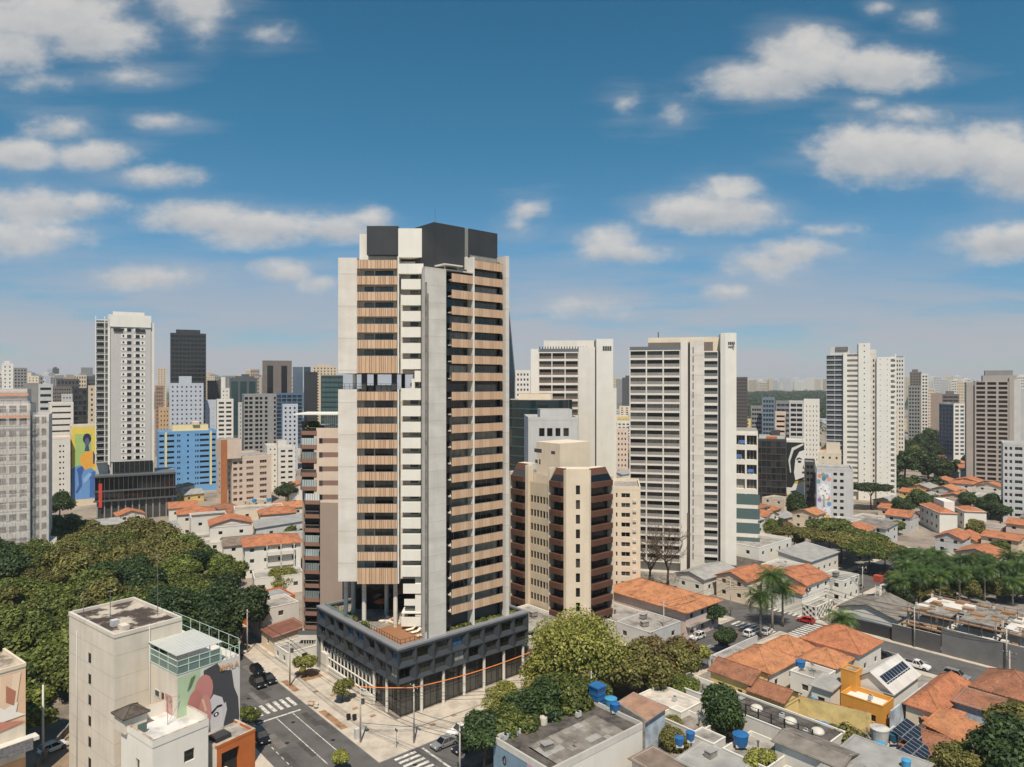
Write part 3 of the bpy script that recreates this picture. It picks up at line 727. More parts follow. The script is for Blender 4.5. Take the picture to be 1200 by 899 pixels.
for k in range(9): strip(lmb, -6.6, -2.8, -19.9+k*1.22, -19.3+k*1.22, zl, LINE)          # zebra over the front street
strip(lmb, -1.6, -1.2, -19.8, -9.6, zl, LINE)
for k in range(8): strip(lmb, 86.6, 90.4, -20+k*1.3, -19.35+k*1.3, zl, LINE)
for k in range(8): strip(lmb, 104, 107.5, -20+k*1.3, -19.35+k*1.3, zl, LINE)
for k in range(8): strip(lmb, 91.6+k*1.4, 92.3+k*1.4, -26, -22.3, zl, LINE)
for k in range(16): strip(lmb, 4+k*5.0, 6.5+k*5.0, -14.85, -14.7, zl, LINE)
for k in range(14): strip(lmb, 97, 97.15, -110+k*6, -107+k*6, zl, LINE)
structure('road_marking', lmb)
pv = MB()
def walk(a0, a1, b0, b1, h=.13):
    P = [g2(a0, b0), g2(a1, b0), g2(a1, b1), g2(a0, b1)]; pv.prism([p[:2] for p in P], 0, h, KERB, PAVE)
walk(-8.9, 91, -9, 0.2); walk(-8.9, 0.2, .2, 92); walk(0.2, 91, .2, 1.0)
walk(-24, -21.5, -8.5, 92); walk(-8, 91, -22.6, -20.5); walk(89, 91, -120, -22.6); walk(103, 105.5, -120, -22.6); walk(105.5, 205, -22.6, -20.5)
walk(103, 205, -9, -6.8); walk(-22, -18.6, 12.2, 16.2, .14)
structure('pavement', pv)
lot = MB()
def lotp(a0, a1, b0, b1, mt, z=.02): strip(lot, a0, a1, b0, b1, z, mt)
lotp(1, 90.5, 1, 30, CONCD); lotp(-5, 89, -75, -22.7, CONCD); lotp(106, 200, -6.7, 60, CONCD); lotp(106, 200, -100, -22.7, CONCD); lotp(-80, -24.2, -20, 20, CONCD)
structure('yard', lot)
dirt = MB()
dirt.add([g2(-8.5, 4, .146), g2(-7.3, 4, .146), g2(-7.3, 12.5, .146), g2(-8.5, 12.5, .146)], [(0, 1, 2, 3)], SOIL)
dirt.add([g2(-8.4, 23, .146), g2(-7.2, 23, .146), g2(-7.2, 29, .146), g2(-8.4, 29, .146)], [(0, 1, 2, 3)], SOIL)
dirt.add([g2(-4.8, 26, .146), g2(-1, 26, .146), g2(-1, 31, .146), g2(-4.8, 31, .146)], [(0, 1, 2, 3)], SOIL)
for a, b in ((-3.5, 9), (-4, 16.5), (-2.5, 4.5), (3.5, -5), (8.2, -4.6), (-5.8, 20)): dirt.add([g2(a, b, .146), g2(a+1, b, .146), g2(a+1, b+.8, .146), g2(a, b+.8, .146)], [(0, 1, 2, 3)], SOIL)
structure('soil', dirt)
# ================================================================== podium of the main tower
PODL, PODU = 31.1, 30.2
PZ0, PZ1, PCAP = 6.4, 12.0, 12.65
TW = thing('apartment_tower', 'tall main apartment tower with timber balconies and charcoal rooftop above the faceted dark podium', 'tower', (GC.x, GC.y, 0))
off = (GC.x, GC.y, 0)
MG = Matrix.Translation((GC.x, GC.y, 0)) @ Matrix.Rotation(GA, 4, 'Z')
PODM = mat('slate grey facet panels', (58, 61, 64), .6, var=.10, scale=.5)
PODC = mat('slate grey coping', (128, 128, 130), .7, var=.08, scale=.5)
fac = MB(MG); pods = []
def facet(face, L, n, rows, seed):
    g = random.Random(seed); p, _, rz = facefn(face, L, L); cw = L/n
    for j, (z0, z1) in enumerate(rows):
        for i in range(n):
            x0, x1 = i*cw, (i+1)*cw; m_ = .10
            wide = 2.15 if face == 'R' else 1.95; sh = (.62 if (i+j) % 2 else .35)
            wx0 = x0+(cw-wide)*sh; wx1 = wx0+wide
            if face == 'L': wx0 = x0+(cw-wide)*(.32 if (i+j) % 2 else .55); wx1 = wx0+wide
            wz0 = z0+(.85 if j else .70); wz1 = z1-(.28 if j else .35); q = .45
            o = [(x0+m_, z0+m_), (x1-m_, z0+m_), (x1-m_, z1-m_), (x0+m_, z1-m_)]; w = [(wx0, wz0), (wx1, wz0), (wx1, wz1), (wx0, wz1)]
            for k in range(4):
                a, b, c, d = o[k], o[(k+1) % 4], w[(k+1) % 4], w[k]
                fac.quad(p(*a, 0), p(*b, 0), p(*c, q), p(*d, q), PODM)
                fac.quad(p(*d, q), p(*c, q), p(*c, q+.15), p(*d, q+.15), PODM)
            e = [(x0, z0), (x1, z0), (x1, z1), (x0, z1)]
            for k in range(4): fac.quad(p(*e[k], 0), p(*e[(k+1) % 4], 0), p(*o[(k+1) % 4], 0), p(*o[k], 0), PODM)
            pods.append((face, p(wx0, wz0, q+.12), rz, wx1-wx0, wz1-wz0))
ROWS = [(PZ0, 9.15), (9.15, PZ1)]
facet('R', PODU, 8, ROWS, 3); facet('L', PODL, 8, ROWS, 5)
for pz0, pz1 in ((PZ1, PCAP-.02),):
    fac.quad((0, 0, pz0), (PODU, 0, pz0), (PODU, 0, pz1), (0, 0, pz1), PODM); fac.quad((0, 0, pz0), (0, PODL, pz0), (0, PODL, pz1), (0, 0, pz1), PODM)
fac.quad((PODU, 0, PZ0), (PODU, PODL, PZ0), (PODU, PODL, PCAP-.02), (PODU, 0, PCAP-.02), MIDG)
fac.quad((0, PODL, 0), (PODU, PODL, 0), (PODU, PODL, PCAP-.02), (0, PODL, PCAP-.02), MIDG)
fac.quad((0, 0, PZ0), (PODU, 0, PZ0), (PODU, PODL, PZ0), (0, PODL, PZ0), DARKG)
o = fac.build('podium_facade', TW, off)
cp = MB(MG); w_ = 1.35
cp.box(-.06, PODU+.06, -.06, w_, PCAP-.35, PCAP, PODC); cp.box(-.06, w_, w_, PODL+.06, PCAP-.35, PCAP, PODC)
cp.box(PODU-.4, PODU+.06, w_, PODL+.06, PCAP-.35, PCAP, PODC); cp.box(w_, PODU-.4, PODL-.4, PODL+.06, PCAP-.35, PCAP, PODC)
cp.box(w_-.15, PODU-.4, w_-.15, w_-.02, 11, PCAP-.36, PODC); cp.box(w_-.15, w_-.02, w_, PODL-.4, 11, PCAP-.36, PODC)
cp.build('coping', TW, off)
for face, p, rz, w, h in pods:
    pw = MG @ Vector(p); PGL = (GLASSD, GLASSD, GLASSD, GLASSD, mat('curtained podium glass', (150, 146, 136), .2, 'flat'), GLASSD, mat('blue poster glass', (50, 92, 124), .2, 'flat'))[(int(p[0]*3.1+p[1]*2.3+p[2])) % 7]; inst('podium_window', window_mesh(w, h, PGL, FRAMED, 2), TW, (pw.x-off[0], pw.y-off[1], pw.z), GA+rz)
# ground floor: columns, glazing, low white wall of the left street
gf = MB(MG)
def pane_wall(face, x0, x1, z0, z1, q, n, bar, fm, gm, hz=()):
    p, _, rz = facefn(face, PODU, PODL); mb = gf
    mb.quad(p(x0, z0, q), p(x1, z0, q), p(x1, z1, q), p(x0, z1, q), gm)
    for i in range(n+1):
        x = x0+(x1-x0)*i/n; A = p(x-bar/2, z0, q-.08); B = p(x+bar/2, z1, q+.02)
        mb.box(min(A[0], B[0]), max(A[0], B[0]), min(A[1], B[1]), max(A[1], B[1]), z0, z1, fm)
    for z in hz:
        A = p(x0, z, q-.06); B = p(x1, z+bar, q+.02)
        mb.box(min(A[0], B[0]), max(A[0], B[0]), min(A[1], B[1]), max(A[1], B[1]), z, z+bar, fm)
pane_wall('R', 1.3, PODU-.6, .15, PZ0-.05, 1.5, 22, .07, FRAMED, GLASSD, (2.6, 4.6))
pane_wall('L', 1.5, PODL-.5, .15, PZ0-.05, 1.5, 22, .07, FRAMED, GLASSD, (2.6, 4.6))
gf.quad((1.5, PODL-.5, 0), (PODU-.6, PODL-.5, 0), (PODU-.6, PODL-.5, 6.3), (1.5, PODL-.5, 6.3), DARKG)
gf.build('shop_glazing', TW, off)
sg = MB(MG)
for i in range(15):
    y = 9.5+i*1.42; sg.box(.75, .95, y-.07, y+.07, 1.2, 4.6, WHITE2)
for z in (2.8, 4.5): sg.box(.72, .98, 9.4, 29.5, z, z+.12, WHITE2)
sg.box(.7, 1.0, 9.4, 29.6, 0, 1.2, WHITE2); sg.box(.3, 1.3, 27.5, 29.8, 0, 3.6, CONCL)
sg.build('white_screen', TW, off)
for (x, y) in ((5.2, .55), (9.9, .55), (14.6, .55), (19.3, .55), (24.2, .55), (29.2, .55), (.6, 4.6), (.6, 9.0), (.6, 29.9)):
    c = MB(MG); c.prism([(x+.28*math.cos(k*math.pi/5), y+.28*math.sin(k*math.pi/5)) for k in range(10)], 0, PZ0, CONCL); c.build('column', TW, off)
# terrace deck
DZ = 11.6
dk = MB(MG); dk.box(w_-.05, PODU-.3, w_-.05, PODL-.3, DZ-.5, DZ, CONCD); dk.build('terrace_slab', TW, off)
dk = MB(MG)
for i in range(34): dk.box(w_, 9.2, w_+.02+i*.36, w_+.34+i*.36, DZ+.004, DZ+.03, WOODD)
dk.build('deck', TW, off)
rl = MB(MG)
for (A, B) in (((w_+.05, w_+.05), (8.2, w_+.05)), ((w_+.05, w_+.05), (w_+.05, 18.5))):
    Lr = math.hypot(B[0]-A[0], B[1]-A[1]); n = int(Lr/.9)
    for z in (DZ+.55, DZ+1.15): rl.tube([(*A, z+.7), (*B, z+.7)], .035, METALD, 5)
    for i in range(n+1):
        f = i/n; x, y = A[0]+(B[0]-A[0])*f, A[1]+(B[1]-A[1])*f; rl.box(x-.03, x+.03, y-.03, y+.03, DZ, DZ+1.85, METALD)
rl.build('terrace_railing', TW, off)
gl = MB(MG); gl.box(w_+.03, w_+.06, 18.6, PODL-1, DZ, PCAP+.5, mat('clear balustrade glass', (120, 140, 136), .1, 'flat', spec=.8)); gl.build('glass_balustrade', TW, off)
# ================================================================== tower above
FY = 131.5; K = FY/820
def X(p): return (p-600)*K
FH = 3.0
TU = [81.17-FH*i for i in range(7)]; TL = [56.43-3.01*j for j in range(12)]
body = MB()
# left bay volumes (upper and lower, with the open terrace storey between)
for z0, z1 in ((59.9, 81.65), (20.8, 56.9)):
    body.box(X(396.3), X(418.3), FY, FY+16, z0, z1, CONCL)
    for k in range(int((z1-z0)/3)):   # cast joints between the lifts
        pass
    body.box(X(418.3)+.01, X(493.3), FY+1.9, FY+16, z0-.0, z1-.4, INTER if False else CONCL)
body.box(X(466), X(467.6), FY-.15, FY+1.9, 59.9, 81.9, WHITE2); body.box(X(466), X(467.6), FY-.15, FY+1.9, 20.4, 56.9, WHITE2)
# right bay frame
e0x, e0y = (521.7-600)/820*127.3, 127.3
ME = Matrix.Translation((e0x, e0y, 0)) @ Matrix.Rotation(GA, 4, 'Z')
def tpx(p): k = (p-600)/820; return (k*e0y-e0x)/(GU.x-k*GU.y)
tA, tB, tC, tD, tE, tF = tpx(528.8), tpx(553.7), tpx(555.8), tpx(589), tpx(591.8), tpx(595.7)
b2 = MB(ME)
Z1R = 78.6
b2.box(0, tE, 1.6, 9.0, DZ, Z1R, DARKG); b2.box(tC-.2, tE, 1.6, 9.0, Z1R, 81.8, DARKG)
b2.box(5, tE, 9.0, 16, DZ, Z1R, CONCL)
b2.box(tE, tF, -.25, 9.5, DZ, 82.9, CONCL)                                    # white end fin
b2.box(tB+.02, tC-.02, -.12, 2.0, DZ, 81.8, WHITE2)                           # divider between the balcony columns
b2.box(tB+.02, tC-.02, 2.0, 9.3, Z1R, 82.1, WHITE2)                           # lit side wall of the top storey
b2.box(0.1, tA+.35, 1.0, 1.58, DZ, Z1R-.5, GLASSD)                             # dark glass strip beside the wall
b2.box(tD+.05, tE, .9, 1.58, DZ, Z1R+2, GLASSD)
b2.box(-.2, tB, -.2, 9.0, Z1R, Z1R+.25, CONCL)
b2.build('right_block', TW, off)
# tall concrete wall
cw = MB(ME); cw.prism([(-4.6, -.3), (0, -.3), (0, 7), (-.97, 6.3), (-4.35, .9)], DZ, 78.75, CONC); cw.box(-4.62, -4.2, -.36, -.31, 14, 76, CONCD); cw.build('concrete_wall', TW, off)
dp = MB(ME); dp.tube([(-4.05, -.42, DZ), (-4.05, -.42, 74)], .09, METALD, 6); dp.build('downpipe', TW, off)
# roof boxes
rb = MB()
rb.box(X(429), X(466), FY+.6, FY+7, 82.3, 87.75, CHAR); rb.build('roof_screen', TW, off)
rb = MB(); rb.box(X(418.3), X(466.4), FY+2.2, FY+12, 81.2, 86.6, WHITE); rb.box(X(466.5), X(498.8), FY+.2, FY+8, 81.75, 87.2, WHITE2); rb.build('roof_house', TW, off)
rb = MB(ME); cx = -14.36-e0x; cyy = 128.7-e0y; lx = cx*GU.x+cyy*GU.y; ly = -cx*GU.y+cyy*GU.x
rb.box(lx, lx+7.1, ly, ly+9, 78.9, 87.7, CHAR); rb.box(lx+8.1, lx+15.2, ly, ly+9, 78.9, 87.7, CHAR); rb.box(lx+7.1, lx+8.1, ly+.25, ly+9, 78.9, 87.65, MIDG)
rb.build('roof_screen', TW, off)
rb = MB(ME); rb.box(-.6, 3.6, -.6, 3.8, Z1R+.9, Z1R+1.15, CONCL)
for x, y in ((.2, 3.2), (3.2, 3.2), (.2, .4), (3.2, .4)): rb.box(x-.08, x+.08, y-.08, y+.08, Z1R+.25, Z1R+.9, CONCL)
rb.build('roof_canopy', TW, off)
an = MB(); an.tube([(*(ME @ Vector((lx+.6, ly+.5, 87.7))).xy, 87.6), (*(ME @ Vector((lx+.6, ly+.5, 87.7))).xy, 90.6)], .04, METAL, 5); an.build('antenna', TW, off)
# open terrace storey
for a, b, c_, d, m_ in ((422.2, 427.8, 1, 2, DARKG), (457.7, 463.3, 1, 2, DARKG), (423, 427, 12, 13, DARKG), (458.5, 462.5, 12, 13, DARKG), (409, 412.5, 3, 4, WHITE2)):
    tr = MB(); tr.box(X(a), X(b), FY+c_, FY+d, 56.4, 60, m_); tr.build('terrace_pillar', TW, off)
tg = MB()
for z in (56.9+.5, 56.9+1.05): tg.box(X(397), X(466), FY+.25, FY+.3, z, z+.05, METALD)
for i in range(12): tg.box(X(397)+i*.98, X(397)+i*.98+.05, FY+.25, FY+.3, 56.9, 58, METALD)
tg.build('terrace_railing', TW, off)
body.box(X(482), X(493.3), FY+1.9, FY+10, 56.4, 60, CONCL)                       # core stays closed here
body.build('left_block', TW, off)

def cladding(w, h, seed):
    g = random.Random(seed); mb = MB(); x = 0
    while x < w-.05:
        bw = g.choice((.30, .38, .46, .7, .82)); bw = min(bw, w-x)
        d = g.uniform(-.035, .035); mb.box(x+.032, x+bw-.032, -.06+d, .04, 0, h, g.choice((WOODC, WOODC, WOODC2, WOODC3))); x += bw
    mb.box(.02, w-.02, .04, .10, .05, h-.05, METALD); return mb.mesh('cladding')
def slab(w, dpt, h):
    mb = MB(); mb.box(0, w, .11, dpt, .28, .5, CONCL); mb.box(0, w, .11, .2, .5, h-.02, METALD); mb.box(0, w, .0, .16, h, h+.07, METAL); return mb.mesh('balcony')
def balcony(x, y, z, rz, w, h, dpt, cache={}):
    k = (round(w, 2), round(h, 2))
    if k not in cache: cache[k] = (slab(w, dpt, h), [cladding(w, h, s) for s in (1, 2, 3)])
    sl, cl = cache[k]
    t = inst('balcony', sl, TW, (x-off[0], y-off[1], z), rz); inst('cladding', cl[len(bpy.data.objects) % 3], t, (0, 0, 0)); return t
TWG = mat('tower glazing', (34, 38, 38), .08, 'glass', spec=.6, curtain=(150, 144, 130))
def tw_window(x, y, z, rz, w, h, mull=None, g=None, f=FRAMED): inst('window', window_mesh(w, h, g or TWG, f, mull), TW, (x-off[0], y-off[1], z), rz)
wl_ = X(465.8)-X(418.5)
for T in TU+TL:
    tall = T in (TU[6], TL[11]); h = 3.2 if T == TU[6] else (2.95 if tall else 1.58)
    balcony(X(418.5), FY-.12, T-h, 0, wl_, h, 1.95)
    zf = T-1.08
    if T in TU[1:] or T in TL:
        tw_window(X(425), FY+1.87, zf, 0, X(435.6)-X(425), 2.3, 1); tw_window(X(437.6), FY+1.87, zf, 0, X(458.8)-X(437.6), 2.35, 3)
tw_window(X(430), FY+1.87, 80.1, 0, X(463)-X(430), 1.1, 4)
# white service stack
st = []
for k in range(6): st.append((77.6-FH*k, 1.9))
for k in range(11): st.append((53.8-3.01*k, 1.95))
st += [(57.1, 2.2)]
for z, h in st:
    mb = MB(); mb.box(X(470.3), X(493.2), FY-.2, FY+.9, z-h, z, WHITE2); mb.build('service_panel', TW, off)
for z in [s[0] for s in st if s[0] > 22]:
    tw_window(X(479.3), FY+1.87, z+.35, 0, 1.5, .7, 2)
for a, b, c_, d in ((466.5, 499, 78.6, 80.5), (486, 493.2, 58.3, 60.4), (482.6, 486.1, 57.1, 58.9)):
    mb = MB(); mb.box(X(a), X(b), FY-.2, FY+.95, c_, d, WHITE2); mb.build('service_panel', TW, off)
# right facade balconies
for i, T in enumerate(TU+[60.0]+[56.43-3.02*j for j in range(14)]):
    cols = ((tA, tB), (tC, tD)) if i else ((tC, tD),)
    for k, (a, b) in enumerate(cols):
        p = ME @ Vector((a, -.12, T-1.5)); balcony(p.x, p.y, p.z, GA, b-a, 1.5, 1.7)
        p = ME @ Vector((a+.1, 1.54, T-1.0)); tw_window(p.x, p.y, p.z, GA, b-a-.3, 2.35, 3 if k == 0 else 5, TWG, METAL)
# storey under the tower: pillars, recessed dark lobby, white stair parapets
for px_, dy in ((405.4, 5.2), (426.7, 2.6), (463.4, 1.9), (453, 9), (414, 10)):
    mb = MB(); D = FY+dy; x = (px_-600)/820*D; mb.prism([(x+.42*math.cos(k*math.pi/6), D+.42*math.sin(k*math.pi/6)) for k in range(12)], DZ, 20.8, CONCL); mb.build('column', TW, off)
lb = MB(); lb.box(X(398), X(493), FY+12.5, FY+15, DZ, 20.8, DARKG)
lb.quad((X(400), FY+12.45, DZ), (X(488), FY+12.45, DZ), (X(488), FY+12.45, 16), (X(400), FY+12.45, 16), GLASSD); lb.build('lobby', TW, off)
sw = MB()
sw.box(X(472), X(493), FY+.4, FY+.6, 18.6, 20.2, WHITE2); sw.box(X(472), X(493), FY+.4, FY+4, 18.4, 18.6, WHITE2)
sw.box(X(470), X(493), FY+.2, FY+.4, 12.3, 14.0, WHITE2); sw.box(X(470), X(493), FY+.4, FY+5, 14.6, 14.8, WHITE2)
sw.box(X(486), X(493), FY+.6, FY+.9, 14.0, 22.5, WHITE2); sw.box(X(473), X(486), FY+.8, FY+1, 16, 17.2, WHITE2)
for i in range(7): sw.box(X(447)+i*.62, X(447)+(i+1)*.62, FY+4.2, FY+5.4, DZ, DZ+.35*(i+1), CONCL)
sw.build('stair', TW, off)
# things standing on the terrace
LNG = mat('cream lounger cushions', (232, 220, 198), .8, var=.04)
def lounger_mesh():
    mb = MB(); mb.box(0, 1.35, 0, .68, .22, .34, LNG); mb.add([(1.35, 0, .24), (2.0, 0, .72), (2.0, .68, .72), (1.35, .68, .24), (1.35, 0, .36), (1.95, 0, .84), (1.95, .68, .84), (1.35, .68, .36)], [(0, 1, 2, 3), (4, 5, 6, 7), (0, 1, 5, 4), (1, 2, 6, 5), (2, 3, 7, 6)], LNG); return mb.mesh('cushion')
def lounger_legs():
    mb = MB()
    for x in (.12, 1.6):
        for y in (.06, .6): mb.box(x-.03, x+.03, y-.03, y+.03, 0, .22, METALD)
    return mb.mesh('frame')
lm, lg = lounger_mesh(), lounger_legs()
for k, (px_, py_, lab) in enumerate(((477, 741, 'cream sun lounger nearest the pillar, farthest left of three on the terrace'), (483, 744, 'middle cream sun lounger of the row of three on the terrace'), (489, 748, 'cream sun lounger nearest the concrete wall in the terrace row of three'))):
    p = gnd(px_, py_, DZ); t = thing('sun_lounger', lab, 'lounger', (p[0], p[1], DZ+.03), R(38), 'sun loungers on the podium terrace'); inst('cushion', lm, t, (0, 0, 0)); inst('frame', lg, t, (0, 0, 0))
p = gnd(449, 728, DZ); so = MB(); so.box(0, 4.2, 0, .9, .12, .42, LNG); so.box(0, 4.2, .72, .95, .42, .85, LNG); so.box(0, .85, -1.1, 0, .12, .42, LNG)
t = thing('outdoor_sofa', 'long cream outdoor sofa with orange cushions beside the terrace railing', 'sofa', (p[0], p[1], DZ+.03), R(-42)); so.build('seat', t)
for i in range(3): c = MB(); c.box(.9+i*1.1, 1.5+i*1.1, .35, .7, .43, .75, ORANGB); c.build('cushion', t)
p = gnd(447, 716, DZ); mb = MB(); mb.lathe([(.05, 0), (.05, 1.9), (1.5, 1.9), (.9, 2.25), (.05, 2.5)], ORANGB, 12); o = mb.build('parasol'); o.location = (p[0], p[1], DZ); tag(o, 'small orange parasol by the lobby on the podium terrace', 'parasol')
# ================================================================== towers and blocks of the middle distance
PREF, CS = 600, 1.0
def face_me(t, pref, turn=0):
    global PREF, CS
    th = -math.atan((pref-600)/F_PX)+turn; PREF, CS = pref, math.cos(math.atan((pref-600)/F_PX)); t.rotation_euler = (0, 0, th)
XX = lambda p: (PREF-600)*k+(p-PREF)*k*CS
def multi(name, label, cat, D, pieces, xref, group=None):
    """a frontal tower put together from side-by-side volumes given by their columns in the picture"""
    t = thing(name, label, cat, pix(xref, D), 0, group); return t
def vol(t, x0, x1, y0, y1, z0, z1, mt, name='wall', roof=None):
    """a volume in world coordinates, as a part of t"""
    mb = MB(); l = t.location; mb.box(x0-l.x, x1-l.x, y0-l.y, y1-l.y, z0, z1, mt, roof or ROOFG); return mb.build(name, t)
def vface(t, x0, x1, Y, z0, z1, nb, nf, fw, fz, dep, wall, glass, frame, count, rail=None, rf=.42, mx=.0, mull=None, name='wall', back=True):
    """a frontal facade with openings at depth Y, with its floors"""
    l = t.location; mb = MB(Matrix.Translation((x0-l.x, Y-l.y, 0))); w = x1-x0; fh = (z1-z0)/nf
    cols = spans(0, w, nb, fw, mx); rows = [(z0+i*fh+fh*(1-fz)*.55, z0+i*fh+fh*(1-fz)*.55+fh*fz) for i in range(nf)]
    p, L, rz = facefn('R', w, 10)
    wall_grid(mb, p, w, z0, z1, cols, rows, dep, wall); mb.build(name, t)
    for (a, b) in reversed(rows):
        for (c, d) in cols:
            me = window_mesh(d-c, b-a, glass, frame, mull)
            if count.get('n', 0) < 100: inst('window', me, t, (x0-l.x+c, Y-l.y+dep-.01, a)); count['n'] = count.get('n', 0)+1
            else: count.setdefault('rest', MB()).quad(*[(x0-l.x+q, Y-l.y+dep-.01, r) for q, r in ((c, a), (d, a), (d, b), (c, b))], glass)
            if rail:
                hh = (b-a)*rf
                if count.get('r', 0) < 100: inst('railing', rail_mesh(d-c, hh, *rail), t, (x0-l.x+c, Y-l.y+.08, a)); count['r'] = count.get('r', 0)+1
                else:
                    rr = count.setdefault('rrest', MB()); rr.box(x0-l.x+c, x0-l.x+d, Y-l.y+.05, Y-l.y+.12, a, a+hh, rail[1])

# ---- white twin-slab tower right of the brown block
D = 212; t = thing('apartment_tower', 'white twin-slab apartment tower with three balcony bays, behind the leafless tree', 'tower', pix(800, D)); k = D/820; c = {}; face_me(t, 800)
GRAYRAIL = mat('grey balcony panels', (146, 139, 131), .7, var=.1); BALG = mat('balcony back glazing', (44, 42, 39), .15, 'glass', curtain=(170, 160, 146))
vface(t, XX(736.5), XX(797.5), D, 3.5, 68.2, 3, 24, .92, .78, 1.3, WHITE, BALG, FRAMED, c, ('solid', GRAYRAIL, METALD), .44, .1, 2)
vol(t, XX(736.5), XX(797.5), D+1.55, D+16, 0, 68.0, WHITE)
vol(t, XX(797.5), XX(806), D-.35, D+14, 0, 71.2, WHITE); vol(t, XX(806), XX(808.6), D+1.2, D+14, 0, 70, DARKG); vol(t, XX(808.6), XX(812), D-.1, D+14, 0, 71.0, CONCL)
mb = MB()
for i in range(24): mb.box(XX(811.7)-t.location.x, XX(812.7)-t.location.x, -.22, -.06, 5+i*2.7, 6.9+i*2.7, DARKG)
mb.build('vent_slot', t)
vol(t, XX(812), XX(824.8), D-.1, D+14, 0, 71.2, CONCL)
vface(t, XX(824.8), XX(841), D+.3, 3.5, 67.8, 1, 24, .94, .70, 1.4, WHITE, GLASS, FRAMED, c, ('glass', METAL, mat('smoky rail glass', (110, 112, 110), .2, 'flat')), .5, 0, 3)
vol(t, XX(824.8), XX(841), D+1.75, D+14, 0, 67.8, WHITE); vol(t, XX(841), XX(843.8), D+1.0, D+14, 0, 67, DARKG)
mb = MB(); x0, x1 = XX(843.8)-t.location.x, XX(862)-t.location.x
mb.prism([(x0, 0), (x0+.3*(x1-x0), -.55), (x0+.7*(x1-x0), -.45), (x1, .3), (x1, 16), (x0, 16)], 0, 73.1, WHITE2, ROOFG); mb.build('wall', t)
mb = MB(); mb.box(XX(758)-t.location.x, XX(843)-t.location.x, 6, 15, 68, 72.4, CREAM, ROOFG); mb.box(XX(758)-t.location.x, XX(836)-t.location.x, 5.5, 5.9, 68, 70.8, BROWNG); mb.build('roof_house', t)
mb = MB(); mb.box(XX(737)-t.location.x, XX(797)-t.location.x, .1, .16, 68.2, 69.3, METAL); mb.build('roof_railing', t)
mb = MB(); mb.tube([(XX(770)-t.location.x, 9, 72.4), (XX(770)-t.location.x, 9, 74.3)], .15, METALD, 5); mb.build('antenna', t)
mb = MB()
for i in range(4): mb.box(XX(852.4)+i*.5-t.location.x, XX(852.4)+i*.5+.36-t.location.x, -.62, -.5, 69.6, 70.4, METALD)
mb.box(XX(852.4)-t.location.x, XX(859.5)-t.location.x, -.6, -.5, 68.7, 69.1, METAL)
mb.build('roof_sign', t); flush(t, c)
# ---- its sister tower, further back, left
D = 249; t = thing('apartment_tower', 'white slab tower with brown balcony bays, rising directly behind the cream and brown block', 'tower', pix(650, D)); k = D/820; c = {}; face_me(t, 650)
vface(t, XX(631), XX(678), D, 12, 69.2, 3, 20, .93, .72, 1.3, WHITE, BALG, FRAMED, c, ('solid', mat('brown rails', (112, 96, 84), .7, var=.1), METALD), .45, .1, 2)
vol(t, XX(631), XX(678), D+1.45, D+15, 0, 69, WHITE); vol(t, XX(622), XX(631), D-.3, D+15, 0, 70.3, WHITE2)
vol(t, XX(678), XX(697), D-.5, D+15, 0, 71, WHITE); vol(t, XX(697), XX(698.6), D+.6, D+15, 0, 70, DARKG); vol(t, XX(698.6), XX(718), D-.5, D+16, 0, 73.8, WHITE2)
vol(t, XX(637), XX(697), D+5, D+14, 69, 73.6, WHITE, 'roof_house')
mb = MB(); mb.box(XX(632)-t.location.x, XX(690)-t.location.x, .2, .3, 69.2, 70.4, METAL)
for i in range(18): mb.box(XX(632+i*3.2)-t.location.x, XX(633+i*3.2)-t.location.x, .15, .35, 70.4, 71.2, METALD)
mb.build('roof_railing', t)
mb = MB()
for i in range(4): mb.box(XX(706+i*2.6)-t.location.x, XX(708.2+i*2.6)-t.location.x, -.58, -.47, 69.6, 71.2, DARKG)
mb.build('roof_vent', t); flush(t, c)
# ---- brown and cream office block with an octagonal corner
D = 158; B0 = Vector(pix(663.5, D)[:2]); B1 = Vector(pix(690.5, D)[:2])
t = thing('office_block', 'cream block with dark brown balcony bays and a chamfered corner, right of the main tower', 'building', (B0.x, B0.y, 0)); c = {}
def on_v(P, p): k = (p-600)/820; return (k*P.y-P.x)/(GV.x-k*GV.y)
def on_u(P, p): k = (p-600)/820; return (k*P.y-P.x)/(GU.x-k*GU.y)
Lv, Lu = on_v(B0, 597), on_u(B1, 719); ZT = 38.4; BZ0 = 35.6; FHB = (BZ0-2.5)/10
body = MB(); l = t.location
P = [B0, B1, B1+GU*Lu, B1+GU*Lu+GV*14, B0+GV*Lv+GU*10, B0+GV*Lv]
inn = [B0+GV*.4+GU*1.7, B1+GV*1.7, B1+GU*Lu+GV*1.7, P[3], P[4], B0+GV*Lv+GU*1.7]
body.prism([tuple(q-l.xy) for q in inn], 0, 36.2, CREAM, ROOFG)
ch = MB(Matrix.Rotation(math.atan2((B1-B0).y, (B1-B0).x), 4, 'Z')); W = (B1-B0).length
rows = [(2.6+i*FHB+.5, 2.6+i*FHB+2.6) for i in range(10)]; p_, _, _ = facefn('R', W, 5)
wall_grid(ch, p_, W, 0, ZT+.3, [(W*.42, W*.60)], rows, .35, CREAM); ch.quad((0, 0, ZT+.3), (W, 0, ZT+.3), (W, 4, ZT+.3), (0, 4, ZT+.3), CREAM); ch.build('corner_wall', t)
for (a, b) in rows: inst('window', window_mesh(W*.18, b-a, GLASSD, FRAMED, 1), t, (W*.42, .34, a)); c['n'] = c.get('n', 0)+1
BKG = mat('black balcony glass', (14, 14, 14), .12, 'glass', spec=.4, curtain=(54, 52, 48))
